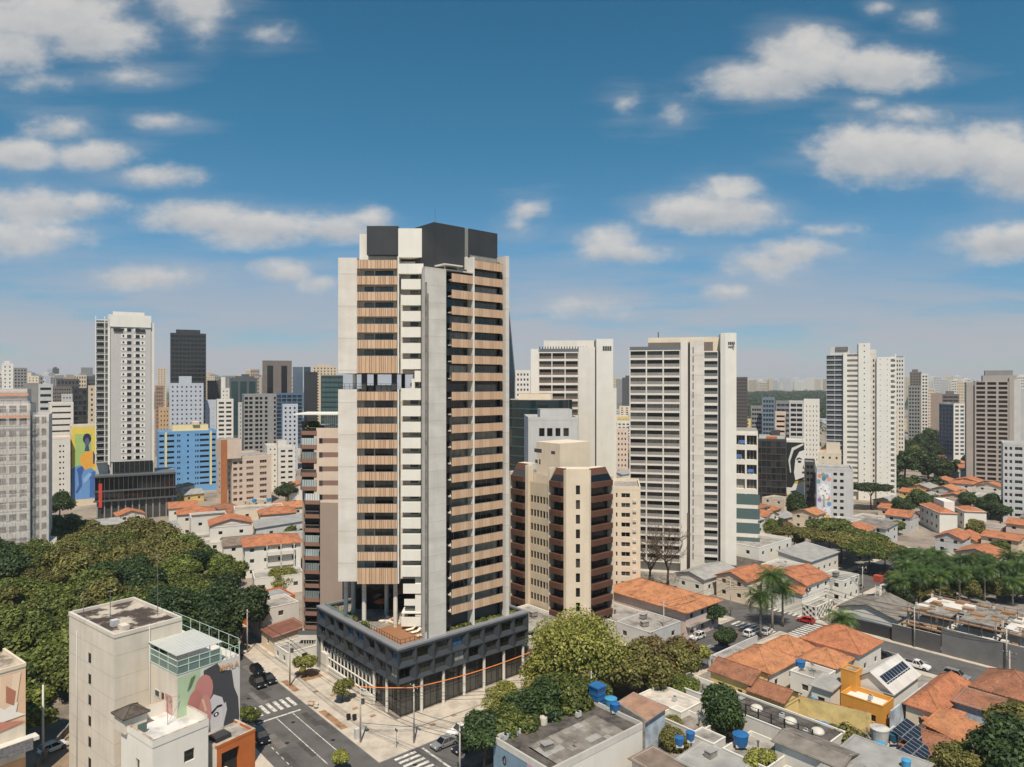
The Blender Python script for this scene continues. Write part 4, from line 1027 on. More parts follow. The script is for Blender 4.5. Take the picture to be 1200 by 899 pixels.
def bayset(P0, dv, ang, a, b, inward):
    """stack of brown balconies between a and b along a face"""
    w = b-a; o = P0+dv*a-l.xy
    sl = MB(); q = .55
    poly = [(0, 0), (.25, -q), (w-.25, -q), (w, 0), (w, 1.4), (0, 1.4)] if not inward else [(0, 0), (.25, q), (w-.25, q), (w, 0), (w, -1.4), (0, -1.4)]
    sl.prism(poly, 0, 1.25, BROWNB); sme = sl.mesh('balcony')
    s = -1 if not inward else 1
    for i in range(10):
        z = BZ0-1.25-i*FHB
        if z < 1: continue
        inst('balcony', sme, t, (o.x, o.y, z), ang)
        if i: pass
        wd = inst('window', window_mesh(w-.3, FHB-1.3, BKG, FRAMED, 4), t, (0, 0, 0), ang)
        m = Matrix.Rotation(ang, 4, 'Z') @ Vector((.15, 1.3*-s, 0)); wd.location = (o.x+m.x, o.y+m.y, z-FHB+1.3); c['n'] += 1
    at = MB(); zz = BZ0; at.add([(0, 0, zz), (w, 0, zz), (w-.5, 1.6*-s, zz+2.9), (.5, 1.6*-s, zz+2.9)], [(0, 1, 2, 3)], GLASSD)
    at.add([(.5, 1.6*-s, zz+2.9), (w-.5, 1.6*-s, zz+2.9), (w-.5, 4*-s, zz+2.9), (.5, 4*-s, zz+2.9)], [(0, 1, 2, 3)], CREAM)
    at.add([(.25, .78*-s-.03*-s, zz+1.42), (w-.25, .75*-s, zz+1.42), (w-.5, 1.57*-s, zz+2.92), (.5, 1.57*-s, zz+2.92)], [(0, 1, 2, 3)], BROWNB)
    a_ = at.build('attic_glazing', t); a_.location = (o.x, o.y, 0); a_.rotation_euler = (0, 0, ang)
def pier(P0, dv, nv, a, b, zt, d=1.6, pr=.0):
    mb = MB(); A = P0+dv*a-l.xy; B_ = P0+dv*b-l.xy; mb.prism([tuple(A-nv*pr), tuple(B_-nv*pr), tuple(B_+nv*d), tuple(A+nv*d)], 0, zt, CREAM); mb.build('pier', t)
aV = GA+math.pi/2
s1, s2, s3 = on_v(B0, 660.5), on_v(B0, 644.5), on_v(B0, 642); s4, s5, s6 = on_v(B0, 619), on_v(B0, 615.5), on_v(B0, 599.5)
pier(B0, GV, GU, 0, s1, ZT); bayset(B0, GV, aV, s1, s2, True); pier(B0, GV, GU, s2, s3, ZT); pier(B0, GV, GU, s4, s5, ZT); bayset(B0, GV, aV, s5, s6, True); pier(B0, GV, GU, s6, Lv, ZT-2)
pr = MB(Matrix.Translation((*(B0+GV*s3+GU*.5-l.xy), 0)) @ Matrix.Rotation(aV, 4, 'Z')); w = s4-s3
rows = [(2.6+i*FHB+.6, 2.6+i*FHB+2.25) for i in range(9)]
cols = spans(0, w, 6, .74, .2); wall_grid(pr, lambda a, z, q: (a, -q, z), w, 0, 34.5, cols, rows, .22, BEIGE); pr.build('wall', t)
for (a, b) in rows:
    for (x0, x1) in cols:
        m = Matrix.Rotation(aV, 4, 'Z') @ Vector((x0, -.20, 0)); o = B0+GV*s3+GU*.5-l.xy
        if c['n'] < 100: inst('window', window_mesh(x1-x0, b-a, GLASSD, FRAMED, 1), t, (o.x+m.x, o.y+m.y, a), aV); c['n'] += 1
        else:
            q = Matrix.Rotation(aV, 4, 'Z') @ Vector((x1, -.20, 0)); c.setdefault('rest', MB()).quad((o.x+m.x, o.y+m.y, a), (o.x+q.x, o.y+q.y, a), (o.x+q.x, o.y+q.y, b), (o.x+m.x, o.y+m.y, b), GLASSD)
u1, u2 = on_u(B1, 692.5), on_u(B1, 717); pier(B1, GU, GV, 0, u1, ZT); bayset(B1, GU, GA, u1, u2, False); pier(B1, GU, GV, u2, Lu, ZT-2)
body.build('wall', t)
pm = MB(); C_, W_, D_ = corner_fit(628.5, 656, 692, 165, GA); MM = Matrix.Translation((C_.x-l.x, C_.y-l.y, 0)) @ Matrix.Rotation(GA, 4, 'Z'); pm.M = MM
pm.box(0, W_, 0, D_, 34, zpx(520, 165), CREAM, CREAM); pm.build('roof_house', t)
pm = MB(MM)
for (y, z, w, h) in ((1.6, 41.2, 1.3, .7), (6.2, 41.2, 2.6, .9), (7.6, 38.6, .9, .8), (6.6, 38.4, .5, 1.2)): pm.box(-.03, .05, y, y+w, z, z+h, DARKG)
pm.build('roof_vent', t); flush(t, c)
# ---- slim cream flats at its right
def acs(t, W, Dp, zt):
    for i in range(10):
        mb = MB(); mb.box(W*.72, W*.72+.9, -.35, -.02, 3+i*2.62, 3.6+i*2.62, PALEG); mb.build('air_conditioner', t)
block('apartment_block', 'slim cream apartment block between the brown balcony block and the leafless tree', 'building', None, 718.5, 750.5, 570, 186, 0, CREAM, ROOFG, depth=16,
      R=dict(n=2, fw=.42, fz=.46, fh=2.65, cols=[(.10, .16), (.30, .62)], glass=GLASSD, frame=FRAMEW, dep=.3, top=1.2), extra=acs)
# ---- grey-white office in front of the sister tower, green curved glass, far dark pyramid
block('office_building', 'grey-white office with a strip of high windows behind the cream and brown block', 'building', 617, 619, 677, 489, 203, R(4), PALEG, ROOFG, depth=18,
      R=dict(cols=[(.22, .33), (.38, .49), (.55, .65), (.71, .82)], fz=.45, fh=5.2, glass=GLASSD, frame=FRAMED, dep=.4, top=2), extra=penthouse(None, 2.2, PALEG, (.25, .9), (.1, .6)))
D = 228; t = thing('office_building', 'curved green glass office with a flat roof behind the main tower', 'building', pix(625, D)); k = D/820; face_me(t, 625); mb = MB(); pts = []
for i in range(15): a = R(200)+R(150)*i/14; pts.append((XX(632)-t.location.x+10.5*math.cos(a)*1.0, 9+9*math.sin(a)))
pts += [(XX(672)-t.location.x, 8), (XX(672)-t.location.x, 22), (XX(596)-t.location.x, 22)]
mb.prism(pts, 0, zpx(469, D), GREENGL, ROOFG); mb.build('glass_wall', t)
mb = MB()
for i in range(16):
    z = 3+i*3.1; q = [(x*1.01, y-.12) for x, y in pts]; mb.prism(q, z, z+.35, mat('green spandrel', (58, 92, 88), .4, var=.05))
mb.build('floor_band', t)
mb = MB(); mb.box(-5, 6, 8, 18, zpx(469, D), zpx(462, D), CREAM, TILE); mb.build('roof_house', t)
D = 420; t = thing('glass_tower', 'slanted dark glass tower peeking out behind the right edge of the main tower', 'tower', pix(598, D)); k = D/820; face_me(t, 598); mb = MB()
x0, x1 = XX(575)-t.location.x, XX(603.5)-t.location.x; xt = XX(596.5)-t.location.x; DG = mat('dark blue curtain glass', (30, 38, 44), .15, 'glass', spec=.8, curtain=(50, 60, 70))
zt, zm = zpx(364, D), zpx(440, D)
mb.add([(x0, 0, 0), (x1-1.5, 0, 0), (x1-1.5, 22, 0), (x0, 22, 0), (x0, 0, zm), (x1, 0, zm), (x1, 22, zm), (x0, 22, zm), (x0, 4, zt), (xt, 4, zt), (xt, 16, zt), (x0, 16, zt)],
       [(0, 1, 5, 4), (1, 2, 6, 5), (2, 3, 7, 6), (3, 0, 4, 7), (4, 5, 9, 8), (5, 6, 10, 9), (6, 7, 11, 10), (7, 4, 8, 11), (8, 9, 10, 11)], DG); mb.build('glass_wall', t)
mb = MB(); mb.tube([(x1, -.1, zm), (xt, 3.9, zt)], .3, METAL, 5); mb.tube([(x1-1.5, -.1, 0), (x1, -.1, zm)], .3, METAL, 5); mb.build('edge_rib', t)
# ---- curved corner office right of the white twin-slab tower
D = 225; t = thing('office_building', 'white and glass office under refurbishment with blue sheeting, right of the twin-slab tower', 'building', pix(862, D)); k = D/820; c = {}; face_me(t, 862)
W = XX(888)-XX(860); zt = zpx(503, D)
vface(t, XX(860), XX(888), D, 0, zt-1.2, 2, 9, .86, .66, 1.2, WHITE, GLASS, FRAMEW, c, None, .4, .1, 3)
vol(t, XX(860), XX(888), D+1.3, D+20, 0, zt-.6, WHITE)
GB = mat('blue safety sheet', (80, 120, 178), .7, var=.1)
mb = MB()
for (a, i) in ((862, 7), (876, 6), (866, 8)): mb.box(XX(a)-t.location.x, XX(a+7)-t.location.x, -.15, -.08, i*4.6+2.0, i*4.6+3.1, GB)
mb.build('safety_sheet', t)
mb = MB()
for i in range(5): mb.box(-.1, W+.05, -.06, -.02, i*4.6+.9, i*4.6+4.2, mat('teal glass strip', (66, 84, 84), .12, 'glass', curtain=(104, 122, 120)))
mb.build('glass_curtain', t); flush(t, c)
# ---- neighbour flats at the left of the main tower: glazed brown balconies, cream wall, taupe base
D = 150; k = D/820; PREF, CS = 600, 1.0; t = thing('apartment_building', 'cream and taupe apartment building with glazed brown corner balconies, left of the main tower', 'building', pix(372, D))
zt = zpx(501.5, D); lx = t.location.x; c = {}
vol(t, XX(368), XX(402), D, D+14, zpx(589, D), zt, PINKB); vol(t, XX(376), XX(402), D-.6, D+14, 0, zpx(589, D), TAUPE); vol(t, XX(351), XX(377), D+2.0, D+14, 0, zt, TAUPE)
mb = MB()
for i in range(5):
    z = zt-2.2-i*3.02; mb.box(XX(374)-lx, XX(398)-lx, -.02, .1, z-1.05, z, mat('brown wall stripe', (138, 110, 96), .8, var=.06))
mb.build('wall_stripe', t)
for i in range(5): inst('window', window_mesh(.72, 1.05, GLASSD, FRAMED, 1), t, (XX(374)-lx, -.05, zt-3.25-i*3.02))
for i in range(10): inst('window', window_mesh(.6, 1.2, GLASSD, FRAMED, 1), t, (XX(375.9)-lx-.25, -.5, zpx(589, D)-2.6-i*3.0), math.pi/2)
bs = MB(); wB = XX(372)-XX(350); poly = [(0, 1.5), (.7, .1), (wB-.1, -.2), (wB, .2), (wB, 2.4), (0, 2.4)]
bs.prism(poly, 0, .85, mat('brown balcony apron', (142, 106, 88), .75, var=.08)); bme = bs.mesh('balcony')
gs = MB(); gp = [(.1, 1.5), (.75, .2), (wB-.15, -.1)]
CG = mat('balcony glass', (150, 160, 158), .08, 'glass', spec=.8, curtain=(214, 218, 214)); CGD = GLASSD
for A, B_ in zip(gp[:-1], gp[1:]): gs.quad((*A, .86), (*B_, .86), (*B_, 2.3), (*A, 2.3), CG)
for j in range(7): q = .75+(wB-.9)*j/6; gs.box(q-.03, q+.03, .2-.30*j/6-.05, .2-.30*j/6+.02, .86, 2.3, FRAMED)
gme = gs.mesh('glazing'); gs2 = MB(); [gs2.quad((*A, .86), (*B_, .86), (*B_, 1.5), (*A, 1.5), CGD) for A, B_ in zip(gp[:-1], gp[1:])]; gs2.tube([(*q, 1.52) for q in gp], .04, METAL, 5); gme2 = gs2.mesh('glazing')
for i in range(15):
    z = zt-.3-2.98*i-1.2; xo = XX(349.5 if i < 5 else 353.5)-lx
    b = inst('balcony', bme, t, (xo, 0, z)); inst('glazing', gme if i in (1, 2, 4, 5, 8, 9, 10, 12) else gme2, b, (0, 0, 0))
    inst('window', window_mesh(wB-.4, 2.0, GLASSD, FRAMED, 3), t, (xo+.2, 1.9, z+.9))
mb = MB(); mb.box(XX(346)-lx, XX(398)-lx, -1.5, 9, zpx(486, D), zpx(484.5, D), WHITE2); mb.build('roof_slab', t)
mb = MB(); [mb.box(XX(380+i*2.4)-lx, XX(380.8+i*2.4)-lx, .3, .5, zt, zpx(486, D), WHITE2) for i in range(7)]; mb.build('pergola', t)
inst('crown', leaf_mesh('crown', [(XX(361)-lx, .8, zt+.4, .9), (XX(366)-lx, .8, zt+.3, .7), (XX(370)-lx, 1, zt+.5, .8)], 700, .22, LEAF['green'], 5), t, (0, 0, 0)).name = 'roof_plants'
mb = MB(); mb.box(XX(352)-lx, XX(376)-lx, -1.6, 2, 3.6, 4.6, CONC); mb.box(XX(352)-lx, XX(376)-lx, -1.5, -1.4, 4.6, 5.6, METAL); mb.build('porch', t)
mb = MB(); [mb.box(XX(358+i*3)-lx, XX(358.5+i*3)-lx, -1.5, -1.4, 0, 3.6, WHITE2) for i in range(7)]; mb.quad((XX(357)-lx, -1.2, 0), (XX(377)-lx, -1.2, 0), (XX(377)-lx, -1.2, 3.6), (XX(357)-lx, -1.2, 3.6), GLASSD); mb.build('entrance_glazing', t)
# ---- tall white tower of the left middle distance
D = 300; k = D/820; t = thing('apartment_tower', 'tall white apartment tower with a grey front and balconies on its left edge', 'tower', pix(130, D)); face_me(t, 130, R(-2)); lx = t.location.x; c = {}
zt, zb = zpx(374, D), zpx(541.5, D); GF = mat('warm grey front wall', (190, 186, 180), .78, var=.05, scale=.2)
vface(t, XX(129), XX(178), D, zb, zt-3.2, 1, 1, .01, .01, .1, GF, GLASSD, FRAMED, {}, name='front_wall')
mb = MB(); cc = {}
xs = [(.30, .34), (.41, .51), (.62, .72), (.77, .81)]
w = XX(178)-XX(129); fh = (zt-3.2-zb)/21
for i in range(21):
    z = zb+i*fh+.9; pm = MB(); pm.box(XX(142)-lx, XX(154)-lx, -.10, -.03, z-.1, z+1.5, WHITE2); pm.box(XX(157)-lx, XX(171)-lx, -.10, -.03, z-.1, z+1.5, WHITE2); pm.build('window_panel', t)
    for j, (a, b) in enumerate(xs):
        h = .8 if j in (0, 3) else 1.35; me = window_mesh((b-a)*w, h, GLASSD, FRAMED, 1 if j in (0, 3) else 2)
        inst('window', me, t, (XX(129)-lx+a*w, -.16, z+(.4 if j in (0, 3) else 0)))
vol(t, XX(129), XX(178), D+.3, D+13, 0, zt-3.2, GF); vol(t, XX(127), XX(178.4), D-.4, D+13, zt-3.2, zt+2, WHITE2); vol(t, XX(132), XX(170), D+1.5, D+11, zt+2, zpx(364.5, D), WHITE2, 'roof_house')
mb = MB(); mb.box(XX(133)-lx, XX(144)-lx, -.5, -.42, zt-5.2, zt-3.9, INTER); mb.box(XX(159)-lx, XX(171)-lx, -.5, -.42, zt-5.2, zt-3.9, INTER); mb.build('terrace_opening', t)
vol(t, XX(178), XX(182), D+.4, D+12, 0, zt-1, WHITE); vol(t, XX(126.4), XX(129), D-.4, D+12, zb-1, zt+1.5, WHITE2)
xl0 = XX(111.8); n = 23; fh = (zt+1-zb)/n
bal = MB(); wL = XX(126.4)-xl0; bal.box(0, wL, .6, 4, 0, .3, WHITE2); bal.box(0, wL, .55, .65, .3, 1.05, METAL); bal.box(0, .3, .5, .8, 0, 2.9, WHITE2); bal.box(wL*.72, wL*.78, .5, .8, .3, 2.9, WHITE2); bme = bal.mesh('balcony')
for i in range(n): inst('balcony', bme, t, (xl0-lx, -.4, zb+i*fh))
vol(t, xl0+.2, XX(126.4), D+3.4, D+12, 0, zt, PALEG)
for i in range(n-1):
    inst('window', window_mesh(wL*.5, 1.9, GLASSD, FRAMED, 2), t, (xl0-lx+.5, 2.9, zb+i*fh+.4)) if c.get('n', 0) < 16 else c.setdefault('rest', MB()).quad((xl0-lx+.5, 2.9, zb+i*fh+.4), (xl0-lx+.5+wL*.5, 2.9, zb+i*fh+.4), (xl0-lx+.5+wL*.5, 2.9, zb+i*fh+2.3), (xl0-lx+.5, 2.9, zb+i*fh+2.3), GLASSD)
    c['n'] = c.get('n', 0)+1
flush(t, c)
DK = mat('black podium glass', (24, 27, 28), .1, 'glass', spec=.8, curtain=(60, 62, 60))
vol(t, XX(132), XX(180), D-.3, D+14, zb-4.8, zb, DK, 'podium'); vol(t, XX(112), XX(208), D-5, D+20, 8.5, zb-5.6, DK, 'podium'); vol(t, XX(114), XX(203), D-4, D+20, 0, 8.4, DK, 'podium')
mb = MB(); [mb.box(XX(110.5)-lx, XX(209)-lx, -5.6, -5.1, z, z+.7, mat('podium slab edge', (84, 86, 86), .6, var=.1)) for z in (8.2, 12.3, zb-5.9)]; mb.box(XX(112)-lx, XX(208)-lx, -5.2, 8, zb-5.5, zb-5.2, METAL); mb.build('podium_edge', t)
mb = MB(); [mb.box(XX(112)-lx+i*1.75, XX(112)-lx+i*1.75+.12, -5.12, -5.0, 8.6, zb-6, METAL) for i in range(20)]; [mb.box(XX(114)-lx+i*2.6, XX(114)-lx+i*2.6+.5, -4.5, -4.0, 0, 8.3, MIDG) for i in range(12)]; [mb.box(XX(134)-lx+i*1.9, XX(134)-lx+i*1.9+.12, -.42, -.3, zb-4.8, zb, METAL) for i in range(9)]; mb.build('mullion', t)
mb = MB(); mb.box(XX(116.5)-lx, XX(120.5)-lx, -5.8, -5.65, 6, 16, mat('red banner', (196, 70, 60), .7, var=.1)); mb.build('banner', t)
# ---- netted tower under works at the left edge
D = 214; k = D/820; t = thing('scaffold_tower', 'tower wrapped in pale translucent netting with salmon strips, at the left edge', 'building', pix(20, D)); face_me(t, 20, R(-6)); lx = t.location.x
zt = zpx(473, D)
WR = mat('warm concrete frame', (214, 206, 196), .85, var=.08)
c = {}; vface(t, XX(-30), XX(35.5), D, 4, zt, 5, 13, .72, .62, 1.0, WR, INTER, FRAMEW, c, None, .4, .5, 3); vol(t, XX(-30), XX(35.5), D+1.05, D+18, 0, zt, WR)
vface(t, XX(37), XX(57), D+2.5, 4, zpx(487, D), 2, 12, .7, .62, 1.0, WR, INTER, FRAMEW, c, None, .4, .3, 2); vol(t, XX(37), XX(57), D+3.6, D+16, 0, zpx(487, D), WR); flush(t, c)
vol(t, XX(-30), XX(31), D+2, D+14, zt, zpx(456, D), WR, 'roof_house')
net = bpy.data.materials.new('translucent netting'); net.use_nodes = True; nn = net.node_tree; bs_ = nn.nodes['Principled BSDF']; bs_.inputs['Base Color'].default_value = (*srgb(232, 222, 212), 1); bs_.inputs['Roughness'].default_value = .9
tn = nn.nodes.new('ShaderNodeBsdfTransparent'); mx = nn.nodes.new('ShaderNodeMixShader'); ng = nn.nodes.new('ShaderNodeNewGeometry'); nw = nn.nodes.new('ShaderNodeTexNoise'); nm = nn.nodes.new('ShaderNodeMapping')
nm.inputs['Scale'].default_value = (.25, .25, .12); nn.links.new(ng.outputs['Position'], nm.inputs[0]); nn.links.new(nm.outputs[0], nw.inputs['Vector']); nw.inputs['Detail'].default_value = 5
rp = nn.nodes.new('ShaderNodeMapRange'); nn.links.new(nw.outputs[0], rp.inputs[0]); rp.inputs[1].default_value = .3; rp.inputs[2].default_value = .7; rp.inputs[3].default_value = .26; rp.inputs[4].default_value = .44
nn.links.new(rp.outputs[0], mx.inputs[0]); nn.links.new(tn.outputs[0], mx.inputs[1]); nn.links.new(bs_.outputs[0], mx.inputs[2]); nn.links.new(mx.outputs[0], nn.nodes['Material Output'].inputs[0])
def netting(x0, x1, Y, z0, z1, seed):
    g = random.Random(seed); mb = MB(); nx, nz = 30, 34; P = []
    for j in range(nz+1):
        for i in range(nx+1):
            b = .28*math.sin(j/nz*math.pi*13)**2; P.append((x0+(x1-x0)*i/nx-lx, Y-D-b-g.uniform(0, .07), z0+(z1-z0)*j/nz))
    mb.add(P, [(j*(nx+1)+i, j*(nx+1)+i+1, (j+1)*(nx+1)+i+1, (j+1)*(nx+1)+i) for j in range(nz) for i in range(nx)], net, smooth=True); return mb.build('safety_net', t)
netting(XX(-31), XX(36), D-1.4, 1, zt+.8, 1); netting(XX(36.4), XX(58), D+1.2, 1, zpx(484, D), 2); netting(XX(-31), XX(32), D+1.6, zt, zpx(455.5, D), 3)
mb = MB(); [mb.box(XX(-31)-lx, XX(33)-lx, .9, 1.0, z, z+.75, SALMON) for z in (zpx(464, D),)]; mb.box(XX(-31)-lx, XX(36)-lx, -2.2, -2.1, zt-4.2, zt-3.5, SALMON); mb.build('salmon_strip', t)
mb = MB(); [mb.tube([(XX(x)-lx, -1.3, 0), (XX(x)-lx, -1.3, zt+1)], .07, METAL, 5) for x in range(-25, 38, 10)]; [mb.tube([(XX(-31)-lx, -1.3, 4+i*2.9), (XX(36)-lx, -1.3, 4+i*2.9)], .06, METAL, 5) for i in range(17)]; mb.build('scaffold', t)
mb = MB(); mb.add([(XX(14)-lx, -8, 1.5), (XX(72)-lx, -7, .5), (XX(66)-lx, 6, 9), (XX(30)-lx, 4, 11.5), (XX(14)-lx, 2, 8)], [(0, 1, 2, 3, 4)], mat('pale tarpaulin', (206, 196, 182), .8, 'dirty', .15)); mb.build('tarpaulin', t)
# ---- woman mural block (painted figure on yellow)
D = 330; t, W, Dp, zt = block('apartment_block', 'narrow block with a big yellow mural of a seated figure in blue', 'building', 81.5, 83.8, 113, 499, D, R(3), CREAM, depth=14, L=dict(n=3, fw=.4, fz=.5, glass=GLASSD, frame=FRAMEW))
def paint_poly(t, name, pts, W, H, z0, q, mt):
    """flat painted shape on the front wall; pts in 0..1 of the wall, from the left and from the top"""
    mb = MB(); mb.add([(x*W, -q, z0+H*(1-y)) for x, y in pts], [tuple(range(len(pts)))], mt); return mb
def mural(t, W, z0, z1, shapes, name='mural'):
    H = z1-z0; mb = MB()
    for i, (pts, c_) in enumerate(shapes):
        mt = mat('mural paint %d %d %d' % c_, c_, .8, var=.05, scale=.8); vs = [(x*W, -.02-.006*i, z0+H*(1-y)) for x, y in pts]; mb.add(vs, [tuple(range(len(vs)))], mt)
    return mb.build(name, t)
def ell(cx, cy, rx, ry, n=16, a0=0, a1=360): return [(cx+rx*math.cos(R(a0+(a1-a0)*i/n)), cy+ry*math.sin(R(a0+(a1-a0)*i/n))) for i in range(n if a1-a0 == 360 else n+1)]
mural(t, W, zpx(586, D), zpx(500.5, D), [([(.0, 0), (1, 0), (1, 1), (0, 1)], (232, 204, 88)), ([(.14, .10), (.80, .10), (.80, .56), (.14, .56)], (168, 196, 118)), ([(.0, .57), (.3, .53), (.75, .56), (1, .64), (1, 1), (0, 1)], (108, 154, 206)),
  ([(.34, .40), (.62, .34), (.9, .35), (.92, .56), (.55, .6), (.36, .52)], (236, 172, 70)), (ell(.62, .17, .17, .075), (40, 46, 66)), (ell(.62, .215, .10, .06), (92, 96, 130)), ([(.56, .26), (.68, .26), (.72, .34), (.52, .34)], (70, 76, 112)),
  ([(.86, .34), (.95, .4), (.93, .52), (.86, .52)], (64, 72, 110)), ([(.20, .58), (.42, .54), (.5, .58), (.40, .68), (.42, .82), (.22, .92), (.16, .9), (.30, .80), (.26, .66)], (66, 96, 160)), ([(.62, .66), (.95, .62), (.92, .98), (.72, .98), (.74, .74)], (70, 112, 176)), ([(.46, .72), (.7, .64), (.82, .66), (.6, .76), (.48, .78)], (150, 186, 226))])
# ---- other blocks near it
block('apartment_block', 'black glass block with a beige side wall behind the yellow mural', 'building', None, 85, 103, 455, 420, 0, CHAR, depth=16, R=dict(n=3, fw=.8, fz=.7, glass=GLASSD, frame=FRAMED, fh=3.2), fine=True)
block('apartment_block', 'beige slab with small windows joined to the right of the black glass block', 'building', None, 103.3, 112, 452, 422, 0, BEIGE, depth=18, R=dict(n=1, fw=.35, fz=.45, glass=GLASSD))
block('apartment_block', 'white flats with rounded grey balconies behind the netted tower', 'building', None, 58, 86, 472, 345, R(2), WHITE, depth=14, R=dict(n=1, fw=.9, fz=.55, glass=GLASS, dep=1.2, rail=('solid', WHITE, METAL), rf=.5, base=20))
block('apartment_block', 'lower white block with a column of small windows beside the netted tower', 'building', None, 56, 82.5, 513, 322, R(2), WHITE, SALMON, depth=12, R=dict(cols=[(.5, .58), (.66, .72)], fz=.32, fh=2.6, glass=GLASSD, base=2, top=3))
# ---- blue facade block
D = 368
def bluex(t, W, Dp, zt):
    for x in (.105, .88): mb = MB(); mb.box(W*x, W*x+.9, -.12, -.02, 3, zt-.5, mat('pale yellow strip', (232, 214, 150), .7, var=.05)); mb.build('yellow_strip', t)
    mb = MB(); mb.box(W*.24, W*.86, 3, 12, zt-.7, zt+3.0, mat('cream yellow roof room', (236, 216, 162), .75, var=.06), ROOFG); mb.box(W*.58, W*.70, 2, 9, zt+3, zt+4.6, CREAM); mb.build('roof_house', t)
block('office_building', 'bright sky blue block with dark strip windows and yellow bands', 'building', 182.6, 186, 254, 506, D, R(3), BLUEP, depth=18,
      R=dict(cols=[(.01, .09), (.12, .26), (.31, .335), (.345, .365), (.48, .51), (.62, .64), (.655, .68), (.70, .865), (.90, .985)], fz=.42, fh=2.95, glass=GLASSD, frame=FRAMED, dep=.5, base=2.5), extra=bluex)
# ---- beige block with an orange stripe
D = 330
def orx(t, W, Dp, zt):
    mb = MB(); w2 = W*.62; mb.box(-.45*W*.62, w2*.34, -1.2, 10, zt-.5, zpx(515, D), PINKB, ROOFG); mb.build('stair_tower', t)
    mb = MB(); mb.box(-.46*W*.62, -.22*W*.62, -1.26, -.9, 0, zpx(515, D)+.02, mat('rust orange stripe', (178, 112, 68), .8, var=.08)); mb.build('orange_stripe', t)
block('apartment_block', 'beige apartment block with a vertical rust orange stripe', 'building', 254, 272, 318, 536, D, R(14), PINKB, ROOFG,
      R=dict(cols=[(.03, .13), (.18, .26), (.36, .54), (.70, .88)], fz=.5, fh=2.9, glass=mat('brown glass', (84, 62, 52), .2, 'glass', curtain=(150, 120, 100)), frame=FRAMEW, base=1.5, top=1.5), L=dict(n=3, fw=.3, fz=.4, base=1.5), extra=orx)
block('apartment_block', 'low white stepped block left of the neighbour balconies', 'building', None, 326, 346, 524, 370, R(6), WHITE, depth=12, R=dict(n=2, fw=.6, fz=.4, base=1, fh=2.9, glass=GLASSD), extra=penthouse(None, 3.5, WHITE, (0, .5), (.1, .8)))
block('apartment_block', 'plain white low block just right of the rust striped beige block', 'building', None, 313, 326, 522, 374, R(6), WHITE, depth=12, R=dict(n=2, fw=.3, fz=.3, base=1, fh=2.9, glass=GLASSD))
# ---- right-hand side of the middle distance
D = 338
def blk(t, W, Dp, zt):
    mb = MB(); mb.box(W*.1, W*.95, 1, 10, zt-.7, zt+1.5, PALEG, ROOFG); mb.box(W*.5, W*.8, 2, 8, zt+1.5, zt+4, DARKG); mb.box(W*.35, W*.7, .5, 1, zt, zt+1.2, ORANGB); mb.build('roof_house', t)
    mb = MB(); n = 13
    for i in range(n+1): mb.box(W*i/n-.06, W*i/n+.06, -.12, -.01, 2, zt-.5, METALD)
    mb.build('mullion', t)
block('office_building', 'dark glass office behind the portrait mural wall, with a rusty roof terrace', 'building', None, 886, 921.5, 514, D, 0, DARKG, depth=16, R=dict(n=6, fw=.92, fz=.86, glass=DK, frame=FRAMED, fh=3.2, base=2, mx=.2), extra=blk)
t, W, Dp, zt = block('apartment_block', 'block carrying a black and white portrait mural of a face with an orange corner', 'building', None, 921.8, 942.5, 516, D-2, 0, WHITE2, depth=14)
mural(t, W, zpx(589, D), zpx(517, D), [([(0, 0), (1, 0), (1, 1), (0, 1)], (226, 222, 212)), ([(0, .0), (1, .0), (1, .13), (.72, .16), (.5, .28), (.42, .5), (.46, .66), (.3, .74), (0, .74)], (34, 38, 36)), ([(.2, .5), (.1, .3), (.3, .1), (.95, .02), (.95, .05), (.4, .14), (.2, .32), (.26, .5)], (214, 210, 202)),
  ([(.42, .5), (.5, .62), (1, .56), (1, .59), (.5, .68), (.40, .6)], (40, 42, 40)), ([(.48, .64), (1, .60), (1, .63), (.5, .68)], (206, 170, 66)), ([(.56, .27), (.72, .25), (.86, .27), (.86, .29), (.72, .275), (.56, .30)], (40, 42, 40)), (ell(.73, .32, .11, .02), (40, 42, 40)), ([(.98, .36), (.9, .42), (.98, .44)], (60, 60, 58)), (ell(.95, .49, .09, .018), (70, 66, 62)),
  ([(.2, .80), (.5, .78), (1, .86), (1, .9), (.62, .87), (.3, .83)], (40, 42, 40)), ([(0, .84), (.3, .94), (.42, 1), (0, 1)], (222, 150, 62))])
block('apartment_block', 'dark grey narrow block with plants on its balconies between the two murals', 'building', None, 942.8, 955, 541, 315, 0, DARKG, depth=14, R=dict(n=2, fw=.7, fz=.5, glass=GLASSD, dep=.8, base=1.5, top=1))
D = 300; t, W, Dp, zt = block('apartment_block', 'pale block with a white flower mural and two columns of barred windows', 'building', 955.2, 957, 1000, 548, D, R(2), PALEG, depth=16,
  R=dict(cols=[(.46, .56), (.64, .74)], fz=.42, fh=2.75, glass=GLASSD, frame=METALD, dep=.2, base=.8, top=1.2, rail=('bars', METALD, METALD), rf=.6))
sh = [([(0, 0), (1, 0), (1, 1), (0, 1)], (206, 206, 214))]; g = random.Random(4)
for x, y, c_ in ((.2, .08, (226, 140, 110)), (.7, .08, (110, 150, 170)), (.45, .05, (130, 160, 140)), (.85, .14, (232, 150, 120)), (.12, .2, (120, 160, 150)), (.8, .56, (226, 146, 90)), (.86, .68, (110, 150, 190)), (.2, .6, (160, 120, 180)), (.3, .96, (80, 150, 150)), (.75, .97, (230, 170, 80)), (.5, .13, (90, 130, 150))): sh.append((ell(x, y, .15, .05, 10), c_))
